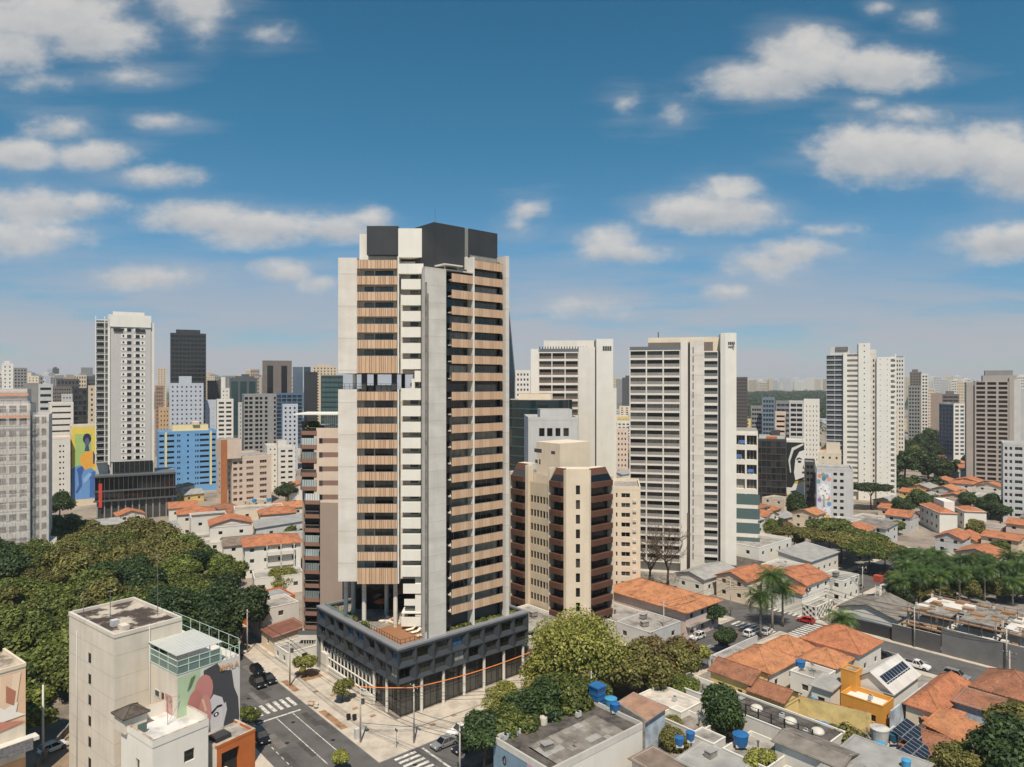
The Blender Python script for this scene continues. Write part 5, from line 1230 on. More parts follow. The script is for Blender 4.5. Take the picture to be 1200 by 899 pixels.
for i in range(14): a = i*.9; r_ = .26 if i % 2 else .16; sh.append((ell(.5+r_*math.cos(a), .42+r_*.5*math.sin(a), .17, .06, 8), (238, 236, 232) if i % 3 else (222, 220, 220)))
sh += [([(.46, .5), (.54, .5), (.58, .74), (.44, .74)], (150, 170, 130)), ([(.1, .78), (.9, .76), (.9, .92), (.1, .93)], (224, 222, 232))]
for x, y in ((.3, .36), (.6, .4), (.45, .5), (.7, .46), (.4, .78), (.6, .82)): sh.append((ell(x, y, .06, .012, 8), (150, 150, 190) if y > .7 else (120, 118, 116)))
mural(t, W*.40, .5, zt-2, sh)
block('apartment_block', 'low cream block behind the flower mural roof', 'building', None, 959, 986, 530, 330, 0, CREAM, depth=12, extra=penthouse(None, 4.5, CREAM, (.35, .95), (.1, .7)), R=dict(n=3, fw=.3, fz=.3, fh=2.8, base=18, glass=GLASSD))
# tall cream tower right
D = 350; k = D/820; t = thing('apartment_tower', 'tall cream-white tower with curved glass balconies on its left and a plain right wall', 'tower', pix(1000, D)); face_me(t, 1000, R(2)); lx = t.location.x; c = {}
zT, zM = zpx(402.5, D), zpx(419, D); GRG = ('glass', METAL, mat('tinted rail glass', (74, 82, 90), .15, 'flat', spec=.7))
vface(t, XX(968), XX(988), D+1, 4, zM+1.4, 2, 27, .96, .80, 1.3, PALEG, GLASSB, FRAMED, c, GRG, .55, 0, 3); vol(t, XX(968), XX(988), D+2.4, D+16, 0, zM+1.4, WHITE); vol(t, XX(988), XX(992.5), D-.5, D+15, 0, zpx(413, D), WHITE2)
vface(t, XX(992.5), XX(1006), D+.4, 4, zM+2, 1, 27, .97, .70, 1.4, WHITE, GLASSD, FRAMED, c, ('solid', WHITE, METAL), .36, 0, 3); vol(t, XX(992.5), XX(1006), D+1.7, D+15, 0, zM+2, WHITE)
fcol = dict(); flush(t, c); c = {'n': 100, 'r': 100}
vface(t, XX(1006), XX(1019.5), D-.4, 0, zT, 1, 28, .09, .22, .2, WHITE2, GLASSD, FRAMED, c, None, .4, 0, 1); vol(t, XX(1006), XX(1019.5), D-.1, D+16, 0, zT, WHITE2); vol(t, XX(1019.5), XX(1027), D+1.2, D+15, 0, zpx(410, D), CONCL)
vface(t, XX(1027), XX(1043), D-.2, 0, zM, 2, 28, .08, .2, .2, WHITE2, GLASSD, FRAMED, c, None, .4, 0, 1); vol(t, XX(1027), XX(1043), D+.05, D+16, 0, zM, WHITE2); flush(t, c)
mb = MB(); [mb.box(XX(1023)-lx, XX(1024.6)-lx, 1.05, 1.2, 4+i*2.6, 5.1+i*2.6, GLASSD) for i in range(26)]; o = mb.build('stair_window', t); tag(o, None, None, None, 'stuff')
bal = MB(); wb = XX(1049.5)-XX(1043); bal.box(0, wb, 1, 12, 0, 1.2, WHITE2); bal.box(wb-.5, wb, 1, 1.4, 1.2, 2.6, WHITE2); bme = bal.mesh('balcony')
for i in range(27): inst('balcony', bme, t, (XX(1043)-lx, 0, 3+i*2.58))
vol(t, XX(1043), XX(1047.5), D+2.5, D+14, 0, zM-1, PALEG); mb = MB(); mb.box(XX(972)-lx, XX(996)-lx, 3, 12, zM+1, zpx(406, D), PALEG, ROOFG); mb.box(XX(979)-lx, XX(994)-lx, 2.4, 2.9, zpx(410, D), zpx(406, D), BROWNG); mb.build('roof_house', t)
# grey grid tower right
D = 380; k = D/820; t = thing('apartment_tower', 'taupe grey tower with a tall grid of dark balconies, near the right edge', 'tower', pix(1162, D)); face_me(t, 1162, R(4)); lx = t.location.x; c = {}
zt = zpx(447, D); TG = mat('warm grey tower wall', (170, 160, 150), .8, var=.06, scale=.2)
vface(t, XX(1142), XX(1182.5), D, 5, zt, 3, 22, .80, .62, 1.2, TG, mat('brown dim balcony', (62, 46, 40), .4, 'glass', curtain=(90, 72, 62)), FRAMED, c, ('bars', BROWNB, METALD), .45, .25, 3); flush(t, c)
vol(t, XX(1142), XX(1182.5), D+1.25, D+18, 0, zt, TG); vol(t, XX(1132), XX(1141.5), D+1.0, D+18, 0, zt-.5, TG); vol(t, XX(1182.5), XX(1188), D-.3, D+18, 0, zt+2, TG); vol(t, XX(1188), XX(1196), D+2, D+18, 0, zt+1, PALEG)
vol(t, XX(1152), XX(1192), D+3, D+14, zt, zpx(440, D), TG, 'roof_house'); vol(t, XX(1155), XX(1188), D+5, D+12, zpx(440, D), zpx(434, D), MIDG, 'water_tank_room')
block('apartment_block', 'pale tower with small square windows at the right edge, behind the grey grid tower', 'building', None, 1189, 1225, 456, 400, 0, PALEG, depth=14, R=dict(n=4, fw=.3, fz=.4, glass=GLASSD))
block('apartment_block', 'cream and green glass block at the right edge in front of the grid tower', 'building', None, 1175.5, 1240, 519, 292, R(3), PALEG, depth=14, R=dict(cols=[(.03, .08), (.12, .17), (.22, .36), (.42, .62), (.68, .9)], fz=.5, fh=2.85, glass=GREENGL, frame=FRAMEW, dep=.6, base=2))
# white walk-up flats
t, W, Dp, zt = block('apartment_block', 'white three-storey walk-up flats with an orange roof and a white stair tower', 'building', 1078, 1101, 1122, 601, 270, R(20), WHITE2, TILE, parapet=.05, L=dict(n=4, fw=.35, fz=.36, base=.5, fh=3, top=.5, glass=GLASSD), R=None)
mb = MB(); hip(mb, 0, W, 0, Dp, zt, 1.5, TILE, .3, 'hip'); mb.build('roof', t)
mb = MB(); mb.box(W*.55, W*1.15, Dp*.25, Dp*.75, 0, zt+3.6, WHITE2, WHITE); mb.build('stair_tower', t)
t, W, Dp, zt = block('apartment_block', 'second white walk-up wing with a blank white end wall, right of the stair tower', 'building', 1117, 1130, 1156, 599, 278, R(20), WHITE2, TILE, parapet=.05, L=dict(n=2, fw=.35, fz=.36, base=.5, fh=3, top=.5, glass=GLASSD), R=None)
mb = MB(); hip(mb, 0, W, 0, Dp, zt, 1.3, TILE, .3, 'hip'); mb.build('roof', t)
# ================================================================== towers further out (their windows are single pixels: one mesh each)
def far(label, b, c, ytop, D, wall, glass=GLASSD, n=4, fh=3.1, fw=.55, fz=.5, ang=0, depth=None, pent=0, pm=None, cat='tower', name='distant_tower', top=1.2, pw=(.2, .7)):
    block(name, label, cat, None, b, c, ytop, D, ang, wall, ROOFG, depth=depth or max(12, (c-b)/820*D*.8), R=dict(n=n, fh=fh, fw=fw, fz=fz, glass=glass, dep=.4, base=4, top=top), fine=False, extra=penthouse(None, pent, pm or wall, pw) if pent else None)
def farL(label, a, b, c, ytop, D, wall, glass=GLASSD, n=3, nl=3, fh=3.1, fw=.6, fz=.5, ang=R(25), pent=0, cat='tower', name='distant_tower', wallL=None):
    block(name, label, cat, a, b, c, ytop, D, ang, wall, ROOFG, R=dict(n=n, fh=fh, fw=fw, fz=fz, glass=glass, dep=.4, base=4), L=dict(n=nl, fh=fh, fw=fw, fz=fz, glass=glass, dep=.4, base=4), fine=False, extra=penthouse(None, pent, wall) if pent else None, wallL=wallL)
far('tall dark glass office tower with thin grey floor lines, left of the main tower', 199.5, 241.5, 390, 600, mat('dark bronze mullions', (56, 56, 54), .5, var=.15, scale=.1), GLASSD, 9, 3.7, .86, .62, pent=3.4, pw=(.16, .84))
far('pale blue-grey flats with four columns of small windows in front of the dark glass tower', 198.5, 238.5, 449, 450, BLUEG, GLASSD, 7, 2.9, .34, .38, pent=4.5, pw=(.28, .65), depth=16)
far('tall brown-grey stone tower with two dark vertical strips', 307.5, 342, 422.5, 700, BROWNG, GLASSD, 2, 60, .42, .93, top=3)
far('broad grey glass tower behind the concrete frame tower', 269, 301.5, 443, 680, mat('slate glass frame', (88, 94, 96), .4, var=.1), GREENGL, 3, 50, .75, .9, pent=2)
far('white stepped tower left of the broad grey glass tower', 259, 269, 455, 560, WHITE, GLASSD, 2, 3, .3, .3, pent=9, pw=(0, .5))
far('dark brown slab right of the tall dark glass tower', 243, 258, 446, 640, mat('dark brown slab', (86, 80, 76), .7, var=.1), GLASSD, 3, 40, .4, .9)
far('white and black banded flats below the white stepped tower', 254, 273.5, 468, 470, WHITE, GLASSD, 2, 3.0, .72, .48)
far('blank white gable block beside the banded flats', 240.5, 253.5, 469, 468, BLUEG, GLASSD, 2, 3, .1, .2)
far('pale slab beneath the broad grey glass tower', 279, 288, 472, 520, PALEG, GLASSD, 2, 3, .3, .3)
far('pale grey slab with punched windows left of the neighbour balconies', 331, 349, 474, 470, BLUEG, GLASSD, 3, 3, .4, .45, depth=12)
far('blue mirror glass low tower behind the pale slab', 323, 355, 461, 620, mat('blue glass frame', (86, 112, 136), .3, var=.1), GLASSB, 5, 3.4, .85, .75)
far('black gridded tower left of the main tower', 357, 372, 436, 640, mat('black grid', (48, 50, 52), .5, var=.1), GLASSD, 4, 3.2, .7, .6)
far('blue-topped slim tower above the black gridded tower', 356, 364, 430, 760, GLASSB, GLASSB, 2, 3.2, .8, .7)
far('beige crowned tower behind the black gridded tower', 366, 395, 429, 780, BEIGE, GLASSD, 7, 3.1, .35, .5, pent=2)
far('dark green glass box just left of the main tower', 376, 402, 440, 520, mat('dark teal frame', (58, 70, 72), .35, var=.1), GREENGL, 5, 3.6, .9, .8)
far('small blue glass tower on the skyline above the pale slab', 343, 355, 430, 1100, GLASSB, GLASSB, 3, 3.4, .85, .7)
far('white slim residential tower above the netted tower', 2, 15.5, 426, 520, WHITE2, GLASSD, 2, 3, .25, .4, pent=2)
far('grey slab behind the white slim tower at the left edge', 15.8, 32, 431, 700, MIDG, GLASSD, 4, 3.1, .5, .5)
far('grey windowless plant block above the netted tower', 27, 45, 449, 430, MIDG, GLASSD, 1, 3, .02, .1)
far('white office with long window bands right of the plant block', 45, 62, 450, 425, PALEG, GLASSD, 1, 4, .9, .4)
far('broad brown low slab behind the black glass block', 60, 84, 453, 560, BROWNG, GLASSD, 8, 3, .5, .4)
far('narrow pale block between the white flats and the black glass block', 72, 85, 462, 480, PALEG, GLASSD, 3, 3, .4, .4)
far('brick brown tower right of the tall white tower', 182, 192, 452, 560, mat('brick brown', (150, 124, 104), .8, var=.1), GLASSD, 3, 3, .4, .4)
far('beige slim tower above the blue facade block', 184, 195, 431, 900, BEIGE, GLASSD, 3, 3, .4, .4)
far('sandy low slab between the tall white tower and blue-grey flats', 186, 199, 478, 470, mat('sandy wall', (196, 166, 128), .8, var=.1), GLASSD, 3, 3, .3, .4)
# concrete frame tower under construction
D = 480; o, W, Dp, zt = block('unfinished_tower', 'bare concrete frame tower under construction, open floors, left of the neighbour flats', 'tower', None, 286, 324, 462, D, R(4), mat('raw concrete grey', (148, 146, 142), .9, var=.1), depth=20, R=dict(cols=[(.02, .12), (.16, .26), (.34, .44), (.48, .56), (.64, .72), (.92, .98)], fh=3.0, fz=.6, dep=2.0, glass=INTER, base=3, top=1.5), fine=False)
# right
far('white thin tower with a window column behind the black mural building', 942, 960.5, 468, 430, WHITE2, GLASSD, 4, 3, .2, .4, top=3, depth=14)
far('glass and white balcony wing left of the white thin tower', 925, 941.8, 470, 432, PALEG, GLASS, 2, 3, .9, .6, depth=14)
far('grey banded office left of the glass balcony wing', 909, 926, 470, 470, MIDG, GLASSB, 3, 3.3, .9, .5)
far('blue-grey glass office block with a white end, beyond the black mural building', 893, 908, 466, 500, mat('blue grey frame', (120, 132, 142), .4, var=.1), GLASSB, 4, 3.4, .8, .6)
far('pinkish striped mid-rise in front of the blue-grey office', 908.5, 921, 483, 440, PINKB, GLASSD, 1, 3.1, .95, .4)
far('low banded grey office on the far left of the blue-grey office', 880, 893, 476, 520, MIDG, GLASSB, 4, 3.2, .8, .5)
far('low dark brown slab tower with fine floor lines right of the twin-slab tower', 860, 876, 442, 650, mat('brown grey slab', (92, 84, 80), .6, var=.1), GLASSD, 7, 3.1, .7, .5)
far('white and blue-glass topped tower right of the tall cream tower', 1046, 1060, 419, 480, WHITE, GLASSD, 4, 3, .5, .5, pent=0)
far('dark blue glass crest tower behind the tall cream tower', 1048, 1058.5, 418, 500, GLASSB, GLASSB, 3, 3.3, .85, .7)
far('pale tower with a brown base stripe against the tall cream tower', 1047, 1053, 478, 420, CREAM, GLASSD, 1, 3, .4, .4)
far('grey tower with a windowless left slab, fourth in the right tower cluster', 1064, 1079, 452, 620, MIDG, GLASSD, 4, 3.1, .6, .5)
far('stepped brown-grey tower behind the grey cluster tower', 1066, 1080, 436, 800, BROWNG, GLASSD, 4, 3, .6, .5, pent=3)
far('white slim tower with dark balcony strip in the right cluster', 1079.5, 1088, 438, 640, WHITE, GLASSD, 2, 3, .6, .5)
far('pinkish tower behind the taupe wall tower', 1086, 1096, 455, 700, PINKB, GLASSD, 3, 3, .4, .4)
far('taupe windowless wall tower left of the blue glass tower', 1091, 1104, 461, 610, TAUPE, GLASSD, 1, 3, .02, .2)
far('grey office with a white roof frame behind the blue glass tower', 1104, 1124, 462, 640, mat('brown glass frame', (120, 112, 106), .5, var=.1), GLASSD, 3, 3.3, .9, .5, pent=3)
D = 520
farL('blue glass tower with a white ribbed right side', 1100.5, 1117.5, 1131.5, 473, D, WHITE, GLASSB, 2, 4, 3.0, .7, .55, R(35), wallL=mat('blue steel frame', (92, 108, 124), .35, var=.1))
far('tall pale tower beside the glass pyramid tower, right of the main tower', 604, 621.5, 434, 420, WHITE, GLASSD, 4, 3, .5, .45)
far('white blank slab squeezed right of the sister slab tower', 718.3, 722.5, 455, 300, WHITE2, GLASSD, 1, 3, .05, .1)
far('pinkish low block seen between the two white slab towers', 718, 736, 503, 420, PINKB, GLASSD, 4, 3, .4, .4, depth=12)
# ================================================================== low houses round the crossing
house('long yellow house with a brown tiled gable roof facing the small round tree', 48.8, -37.5, 6, 8, 5.2, 'gy', 1.6, TILEB, YELLOW, (1, 1), (2, 1), wh=1.5, ww=.9, frame=mat('wood shutter', (150, 116, 78), .7, 'flat'))
house('lower end wing of the yellow house with a brown gable roof', 48.2, -44, 5.2, 6.3, 4.4, 'gy', 1.4, TILEB, YELLOW, (0, 0), (1, 1), wh=1.4, ww=1)
wall_thing('buff yellow garden wall with a tiled edge running on from the yellow house', [g2(54.5, -43.5), g2(57.4, -54.5)], 3.4, YELL2, .3, cap=TILEB)
house('large orange hip roofed house behind the yellow house', 56.5, -36.8, 11, 9.2, 4.6, 'hip', 2.6, TILEO, WHITE, (2, 1), (2, 1))
house('small orange hip roofed house nearest the palms beside the street wall', 68.4, -36, 7.2, 7, 4.8, 'hip', 2.2, TILEO, PALEBW, (1, 1), (2, 1))
house('big orange hip roofed house at the cross street corner', 75.8, -45, 10, 11.5, 5.8, 'hip', 3.0, TILE, WHITE, (2, 1), (2, 1))
house('orange hip roofed annex in front of the big corner house', 68.2, -43.8, 7, 7, 4.8, 'hip', 2.0, TILEO, WHITE, (1, 1), (1, 1))
house('white flat roofed annex with blue gear on top behind the yellow wall', 60.8, -44.3, 6.2, 5.6, 4.6, 'flat', 0, ROOFG, WHITE2, (1, 1), (1, 1))
house('white cube annex under a grey slab beside the orange tower', 57.8, -47.6, 4.8, 3.4, 4.8, 'sx', .6, SHEET, WHITE2, (0, 0), (1, 1))
t = house('small orange water tower room with a white slab top', 61.2, -50.4, 2.6, 2.6, 7.8, 'flat', 0, ROOFG, ORANGE, (0, 0), (0, 0), parapet=.3, cat='tower', name='water_tower')
house('orange walled workshop with a white flat roof', 57.6, -56.2, 4.6, 6.8, 5.0, 'flat', 0, WHITE, ORANGE, (1, 1), (2, 1))
t = house('white warehouse with a steep pale roof slope and solar panels', 63.2, -55.6, 11.6, 7.0, 5.4, 'gx', 2.7, mat('white sheet roof', (206, 200, 190), .6, 'sheet', .12, .4), WHITE2, (0, 0), (1, 1))
SOL = mat('solar cell glass', (34, 36, 44), .12, 'flat', spec=.8); SOLF = mat('solar frame', (150, 152, 156), .4, 'flat')
def solar(label, p0, ud, vd, nx, ny, w=1.0, h=1.65, tilt=R(20), z=6):
    t = thing('solar_array', label, 'solar panels', (p0[0], p0[1], z), math.atan2(ud.y, ud.x)); 
    for i in range(nx):
        for j in range(ny):
            mb = MB(); M = Matrix.Rotation(tilt, 4, 'X'); mb.M = M; x, y = i*(w+.05), j*(h+.05)
            mb.box(x, x+w, y, y+h, 0, .05, SOLF, SOLF); mb.quad((x+.04, y+.04, .055), (x+w-.04, y+.04, .055), (x+w-.04, y+h-.04, .055), (x+.04, y+h-.04, .055), SOL); mb.build('solar_panel', t)
            for q in (1,): pass
    return t
solar('large array of dark solar panels on the white warehouse roof', g2(63.9, -55.5), GU, GV, 9, 2, 1.1, 1.4, R(36), 5.55)
wall_thing('faded pale blue graffiti wall along the white warehouse', [g2(58.2, -57.2), g2(75, -57.2)], 4.4, PALEBW, .25)
house('orange tiled house with a long ridge between the blue wall and the corner house', 63, -62.8, 16.5, 5.0, 4.6, 'hip', 2.3, TILE, CREAM, (3, 1), (1, 1))
house('wide brown-orange tiled house at the right by the dark conifer', 77, -73.5, 10.5, 10, 5.4, 'hip', 2.8, TILEB, YELLOW, (2, 1), (2, 1))
house('blank whitewashed box house in front of the brown-orange roof', 68.6, -68.8, 6.2, 5.6, 5.2, 'sx', .4, TILEB, PALEBW, (0, 0), (0, 0))
house('ochre roofed low house half hidden by the big tree at the right', 56.5, -69, 8, 6, 4.0, 'sy', 1.2, TILEO, ORANGB, (0, 0), (1, 1))
house('low orange lean-to roof beneath the white box house', 62.2, -65, 5, 4, 3.4, 'sx', .9, TILE, CREAM, (0, 0), (1, 1))
house('small brick house with three white attic windows by the solar panels', 49, -67.5, 5, 5.2, 4.2, 'sx', 1.0, TILEB, TILEB, (0, 0), (3, 1), ww=.8)
house('grey shed carrying the two tilted solar arrays', 43.5, -66, 11, 7, 3.8, 'flat', 0, SHEET, PALEG, (0, 0), (0, 0))
solar('upper tilted solar array of twelve panels behind the grey metal roof', g2(48.6, -65.2), GU, GV, 5, 3, 1.1, 1.5, R(22), 4.1)
solar('lower tilted solar array of eight panels beside the white tank', g2(44.2, -66.2), GV*-1, GU, 6, 2, 1.0, 1.5, R(18), 4.05).rotation_euler.z = GA
house('grey metal roofed hall at the bottom right with small white roof hatches', 31, -68, 12, 10, 5.0, 'sx', .8, SHEET, MIDG, (0, 0), (0, 0))
t = house('long low building with a weathered grey slab roof and skylight domes', 38.6, -55.5, 6.8, 20, 4.6, 'flat', 0, ROOFD, WHITE, (0, 0), (0, 0), parapet=.25)
dm = MB(); dm.lathe([(1.0, 0), (1.0, .22), (.8, .5), (.4, .68), (.05, .74)], mat('milky dome', (206, 200, 186), .4, var=.08), 14); dme = dm.mesh('skylight')
for q in (2.8, 7.2, 13): inst('skylight', dme, t, (3.6, q, 4.45))
mb = MB(); [mb.box(.3+i*.0, .5, 2+i*2.2, 2.15+i*2.2, 4.6, 6.2, METALD) for i in range(8)]; [mb.box(.36, .44, 2, 17.6, z, z+.06, METALD) for z in (5.4, 6.1)]; mb.build('pipe_frame', t)
house('grey roofed gable block with a white end wall in the bottom right yard', 33.4, -60, 5.5, 9.5, 5.4, 'gy', .7, FIBRO, WHITE, (1, 1), (0, 0))
house('low white yard building under a pale slab at the bottom', 28.5, -52, 8, 7.2, 3.6, 'flat', 0, ROOFG, WHITE, (2, 1), (2, 1))
house('low white lean-to with a stained sheet roof beside the blue tanks', 22, -49.5, 6.5, 8, 3.0, 'sx', .5, SHEET, WHITE, (1, 1), (1, 1))
house('small white kiosk roof carrying two blue tanks at the bottom', 28.2, -43.5, 3.2, 4.2, 3.8, 'flat', 0, ROOFG, WHITE, (0, 0), (1, 1), parapet=.15)
house('pale stained flat roof beyond the tank kiosk by the round tree', 31, -38.8, 5.4, 8, 2.8, 'flat', 0, CONCD, WHITE, (0, 0), (0, 0))
house('low terracotta and grey patch roof at the bottom edge', 17, -46, 5, 9, 2.6, 'sy', .5, SHEETB, WHITE, (0, 0), (1, 1))
house('low white flat roof at the bottom edge between the tank kiosk and grey hall', 24, -60, 8, 7, 3.2, 'flat', 0, ROOFG, WHITE, (1, 1), (2, 1))
house('pale grey flat roof behind the round tree with a stepped parapet', 42, -34.5, 6, 9, 3.4, 'flat', 0, ROOFG, WHITE2, (0, 0), (1, 1))
house('long white roofed shed beside the street trees', 34, -33.5, 6.5, 9, 3.2, 'flat', 0, mat('pale roof membrane', (196, 186, 172), .8, 'dirty', .16, .5), WHITE2, (0, 0), (0, 0), parapet=.4)
wall_thing('long white street wall with graffiti below the palms', [g2(60, -21.6), g2(79, -21.6)], 2.3, PALEG, .25)
house('flat grey garage roof behind the street wall', 60.5, -29.5, 8, 7.2, 2.7, 'flat', 0, ROOFG, PALEG, (0, 0), (0, 0), parapet=.2)
# blue tarpaulin heap by the yellow wall
TARP = mat('blue tarpaulin', (64, 122, 178), .5, var=.15); t = thing('tarpaulin_heap', 'heap of blue drums and sheets along the foot of the yellow wall', 'drums', g2(50.6, -50.5), GA)
for i in range(6):
    g = random.Random(i); mb = MB(Matrix.Translation((1.6+i*.26, 5.4-i*1.25, .62)) @ Matrix.Rotation(R(90), 4, 'X')); mb.lathe([(.05, -.62), (.5, -.6), (.62, -.2), (.62, .2), (.5, .6), (.05, .62)], TARP if i != 4 else GRASS, 12); mb.build('drum', t)
mb = MB(); mb.box(.4, 1.2, -5, 6.8, 0, .5, CONCD); mb.build('ledge', t)
# ---- building with the blue tanks
t = thing('workshop', 'flat roofed workshop with a faded blue side wall and patched fibre cement roof', 'building', g2(1.9, -35.2), GA); w, d, h = 20, 11.8, 6
mb = MB(); mb.quad((0, 0, 0), (0, d, 0), (0, d, h), (0, 0, h), BLUEW); mb.quad((0, 0, 0), (w, 0, 0), (w, 0, h), (0, 0, h), WHITE); mb.quad((w, 0, 0), (w, d, 0), (w, d, h), (w, 0, h), WHITE); mb.quad((0, d, 0), (w, d, 0), (w, d, h), (0, d, h), CONCD); mb.build('wall', t)
mb = MB(); mb.box(.25, w-.25, .25, d-.25, h-.9, h-.62, ROOFD)
g = random.Random(9)
for i in range(11):
    for j in range(5):
        c_ = g.choice((FIBRO, FIBRO, SHEET, CONCD, FIBRO)); y0 = .5+j*1.25; x0 = 2.4+i*1.28; mb.add([(x0, y0, h-.5+.05*j+.03*(i % 2)), (x0+1.34, y0, h-.5+.05*j+.03*(i % 2)), (x0+1.34, y0+1.3, h-.42+.05*j+.03*(i % 2)), (x0, y0+1.3, h-.42+.05*j+.03*(i % 2))], [(0, 1, 2, 3)], c_)
mb.build('roof', t)
mb = MB(); q = .25
for (x0, x1, y0, y1) in ((-.05, w, -.05, q), (-.05, w, d-q, d+.05), (-.05, q, q, d-q), (w-q, w, q, d-q)): mb.box(x0, x1, y0, y1, h-.9, h+.04, CONC)
mb.build('parapet', t)
mb = MB(); mb.box(-.04, -.005, 0, 4.4, 0, h-.6, PINKW); mb.box(-.05, -.006, 1.2, 2.6, 0, h-1.2, DARKG); mb.box(-.06, -.004, .2, .8, 0, h-.8, mat('dark pink panel', (150, 70, 100), .7, var=.08)); mb.build('pink_panel', t)
mb = MB(); 
for k_ in range(14):
    a = k_*.5; mb.box(-.03, -.004, 9.2-.0+.5*math.cos(a)*(.4+.03*k_), 9.4+.5*math.cos(a)*(.4+.03*k_), h-2.6+.9*math.sin(a)*(.5+.02*k_), h-2.35+.9*math.sin(a)*(.5+.02*k_), mat('dark maroon mark', (70, 34, 44), .7, 'flat'))
mb.build('painted_mark', t)
for (x, y, r, hh) in ((9.0, 10.6, .62, 1.2), (10.9, 10.6, .62, 1.2)):
    mb = MB(); mb.lathe([(.05, 0), (r, 0), (r, hh*.85), (r*.9, hh), (.05, hh)], mat('aged white tank', (206, 194, 176), .7, 'dirty', .15), 14); o = mb.build('water_tank'); p = g2(1.9+x, -35.2+y); o.location = (p[0], p[1], h-.6); tag(o, 'cream round roof tank, ' + ('left' if x < 10 else 'right') + ' one of the pair on the patched workshop roof', 'water tank', 'tanks on the roofs')
for i in range(3):
    mb = MB(); mb.box(0, .9, 0, .45, 0, .75, PALEG); mb.lathe([(.28, 0), (.28, .02), (.05, .03)], METALD, 10, (.45, .2, .76)); o = mb.build('air_conditioner'); p = g2(3+i*1.2, -24.5); o.location = (p[0], p[1], h-.6); o.rotation_euler.z = GA; tag(o, ('leftmost', 'middle', 'rightmost')[i]+' of three condenser boxes at the back corner of the patched roof', 'air conditioner', 'condensers on the workshop')
house('small shed with a rusty sheet roof and pale blue walls behind the patched roof', 22.4, -34, 6.6, 6.4, 5.2, 'sx', .8, mat('rusty sheet roof', (164, 128, 104), .7, 'sheet', .22, .6), PALEBW, (0, 0), (0, 0))
wall_thing('old broken masonry wall with stains beside the rusty shed', [g2(21.9, -35.4), g2(23.6, -27.5)], 6.6, CONCD, .4)
def tank(p, z, r, h, label, mt=TANKB, lid=True):
    t = thing('water_tank', label, 'water tank', (p[0], p[1], z), 0, 'tanks on the roofs'); mb = MB(); mb.lathe([(.05, 0), (r*.86, 0), (r, h*.9), (r*1.03, h*.92), (r*1.03, h)], mt, 18); mb.build('body', t)
    mb = MB(); mb.lathe([(r*1.06, h), (r*1.06, h+.06), (r*.5, h+.2), (.05, h+.22)], mt, 18); mb.build('lid', t)
    st = MB(); [st.box(-r*.8, r*.8, y-.1, y+.1, -.35, 0, CONC) for y in (-r*.5, r*.5)]; st.build('stand', t); return t
q = gnd(700, 812, 7.0); t = thing('water_tank', 'tall square blue tank tower at the back of the patched workshop', 'water tank', (q[0], q[1], 5.4), GA, 'tanks on the roofs')
mb = MB(); mb.box(-.95, .95, -.95, .95, 0, 2.7, TANKB); [mb.box(-1.0, 1.0, -1.0, 1.0, z, z+.08, mat('dark blue rib', (30, 76, 120), .5, 'flat')) for z in (.6, 1.4, 2.2)]; mb.build('body', t); mb = MB(); mb.box(-1.1, 1.1, -1.1, 1.1, 2.7, 2.95, TANKB); mb.build('lid', t)
tank(gnd(716, 824, 6.4), 6.0, .95, 1.15, 'light blue round tank beside the square blue tank tower', TANKC); tank(gnd(721, 829, 6.4), 6.0, .75, 1.0, 'dark blue round tank in front of the light blue tank')
tank(gnd(796, 871, 4), 3.85, .68, 1.0, 'left small blue tank on the white kiosk at the bottom'); tank(gnd(809, 865, 4), 3.85, .68, 1.0, 'right small blue tank on the white kiosk at the bottom')
tank(gnd(868, 869, 4), 3.7, 1.15, 1.4, 'big blue tank beneath the round green tree'); tank(gnd(1031, 868, 4), 3.9, 1.3, 2.0, 'big grey-white tank beside the solar panels', mat('greyed white tank', (190, 184, 176), .7, 'dirty', .2), ); tank(gnd(1046, 860, 5), 4.0, .75, 1.0, 'teal tank behind the big grey-white tank', mat('teal polyethylene', (40, 84, 104), .5, var=.1)); tank(gnd(1031, 878, 4), 3.9, .75, 1.0, 'cyan tank at the foot of the grey-white tank', TANKC)
tank(gnd(1062, 898, 5.6), 5.5, .6, .9, 'small blue tank on the grey metal hall at the bottom edge', TANKC); tank(gnd(938, 778, 5), 4.5, .9, 1.0, 'blue tank on the white annex under the orange roofs')
tank(gnd(955, 820, 2), 1.2, .7, 1.2, 'small cyan tank near the garden bush', TANKC)
tank(gnd(298, 586, 11), 10.2, .9, 1.1, 'left cyan tank on the pale roof under the rust striped block', TANKC); tank(gnd(315, 585, 11), 10.2, .9, 1.1, 'right cyan tank on the pale roof under the rust striped block', TANKC)
# ---- across the front street: long tiled house, flat roofs, cream lean-to
t = house('long house with an orange hip roof and pink upper wall, by the brown block', 69.5, -9.6, 13, 24, 6.6, 'hip', 2.6, TILEO, mat('pinkish wall', (206, 184, 172), .8, var=.07), (3, 2), (0, 0), over=.8)
mb = MB(); mb.box(0, 12.6, -.9, -.02, 3.0, 3.2, CONCD); mb.build('canopy', t)
house('grey flat roof with a broad canopy beside the long tiled house', 58, -8.5, 11, 9.5, 4.2, 'flat', 0, ROOFG, PALEG, (2, 1), (2, 1), parapet=.3)
house('flat grey roof behind the canopy roof', 58.5, 1.5, 10.5, 12, 3.8, 'flat', 0, ROOFG, WHITE, (0, 0), (2, 1), parapet=.3)
house('cream flat roofed annex with stains between the podium and the brown block', 33, 5, 16, 16, 5.2, 'flat', 0, ROOFG, WHITE2, (0, 0), (0, 0), parapet=.5)
house('grey sided low building directly right of the podium', 30.8, -.5, 8, 8, 5.0, 'flat', 0, ROOFG, MIDG, (1, 1), (0, 0), parapet=.3)
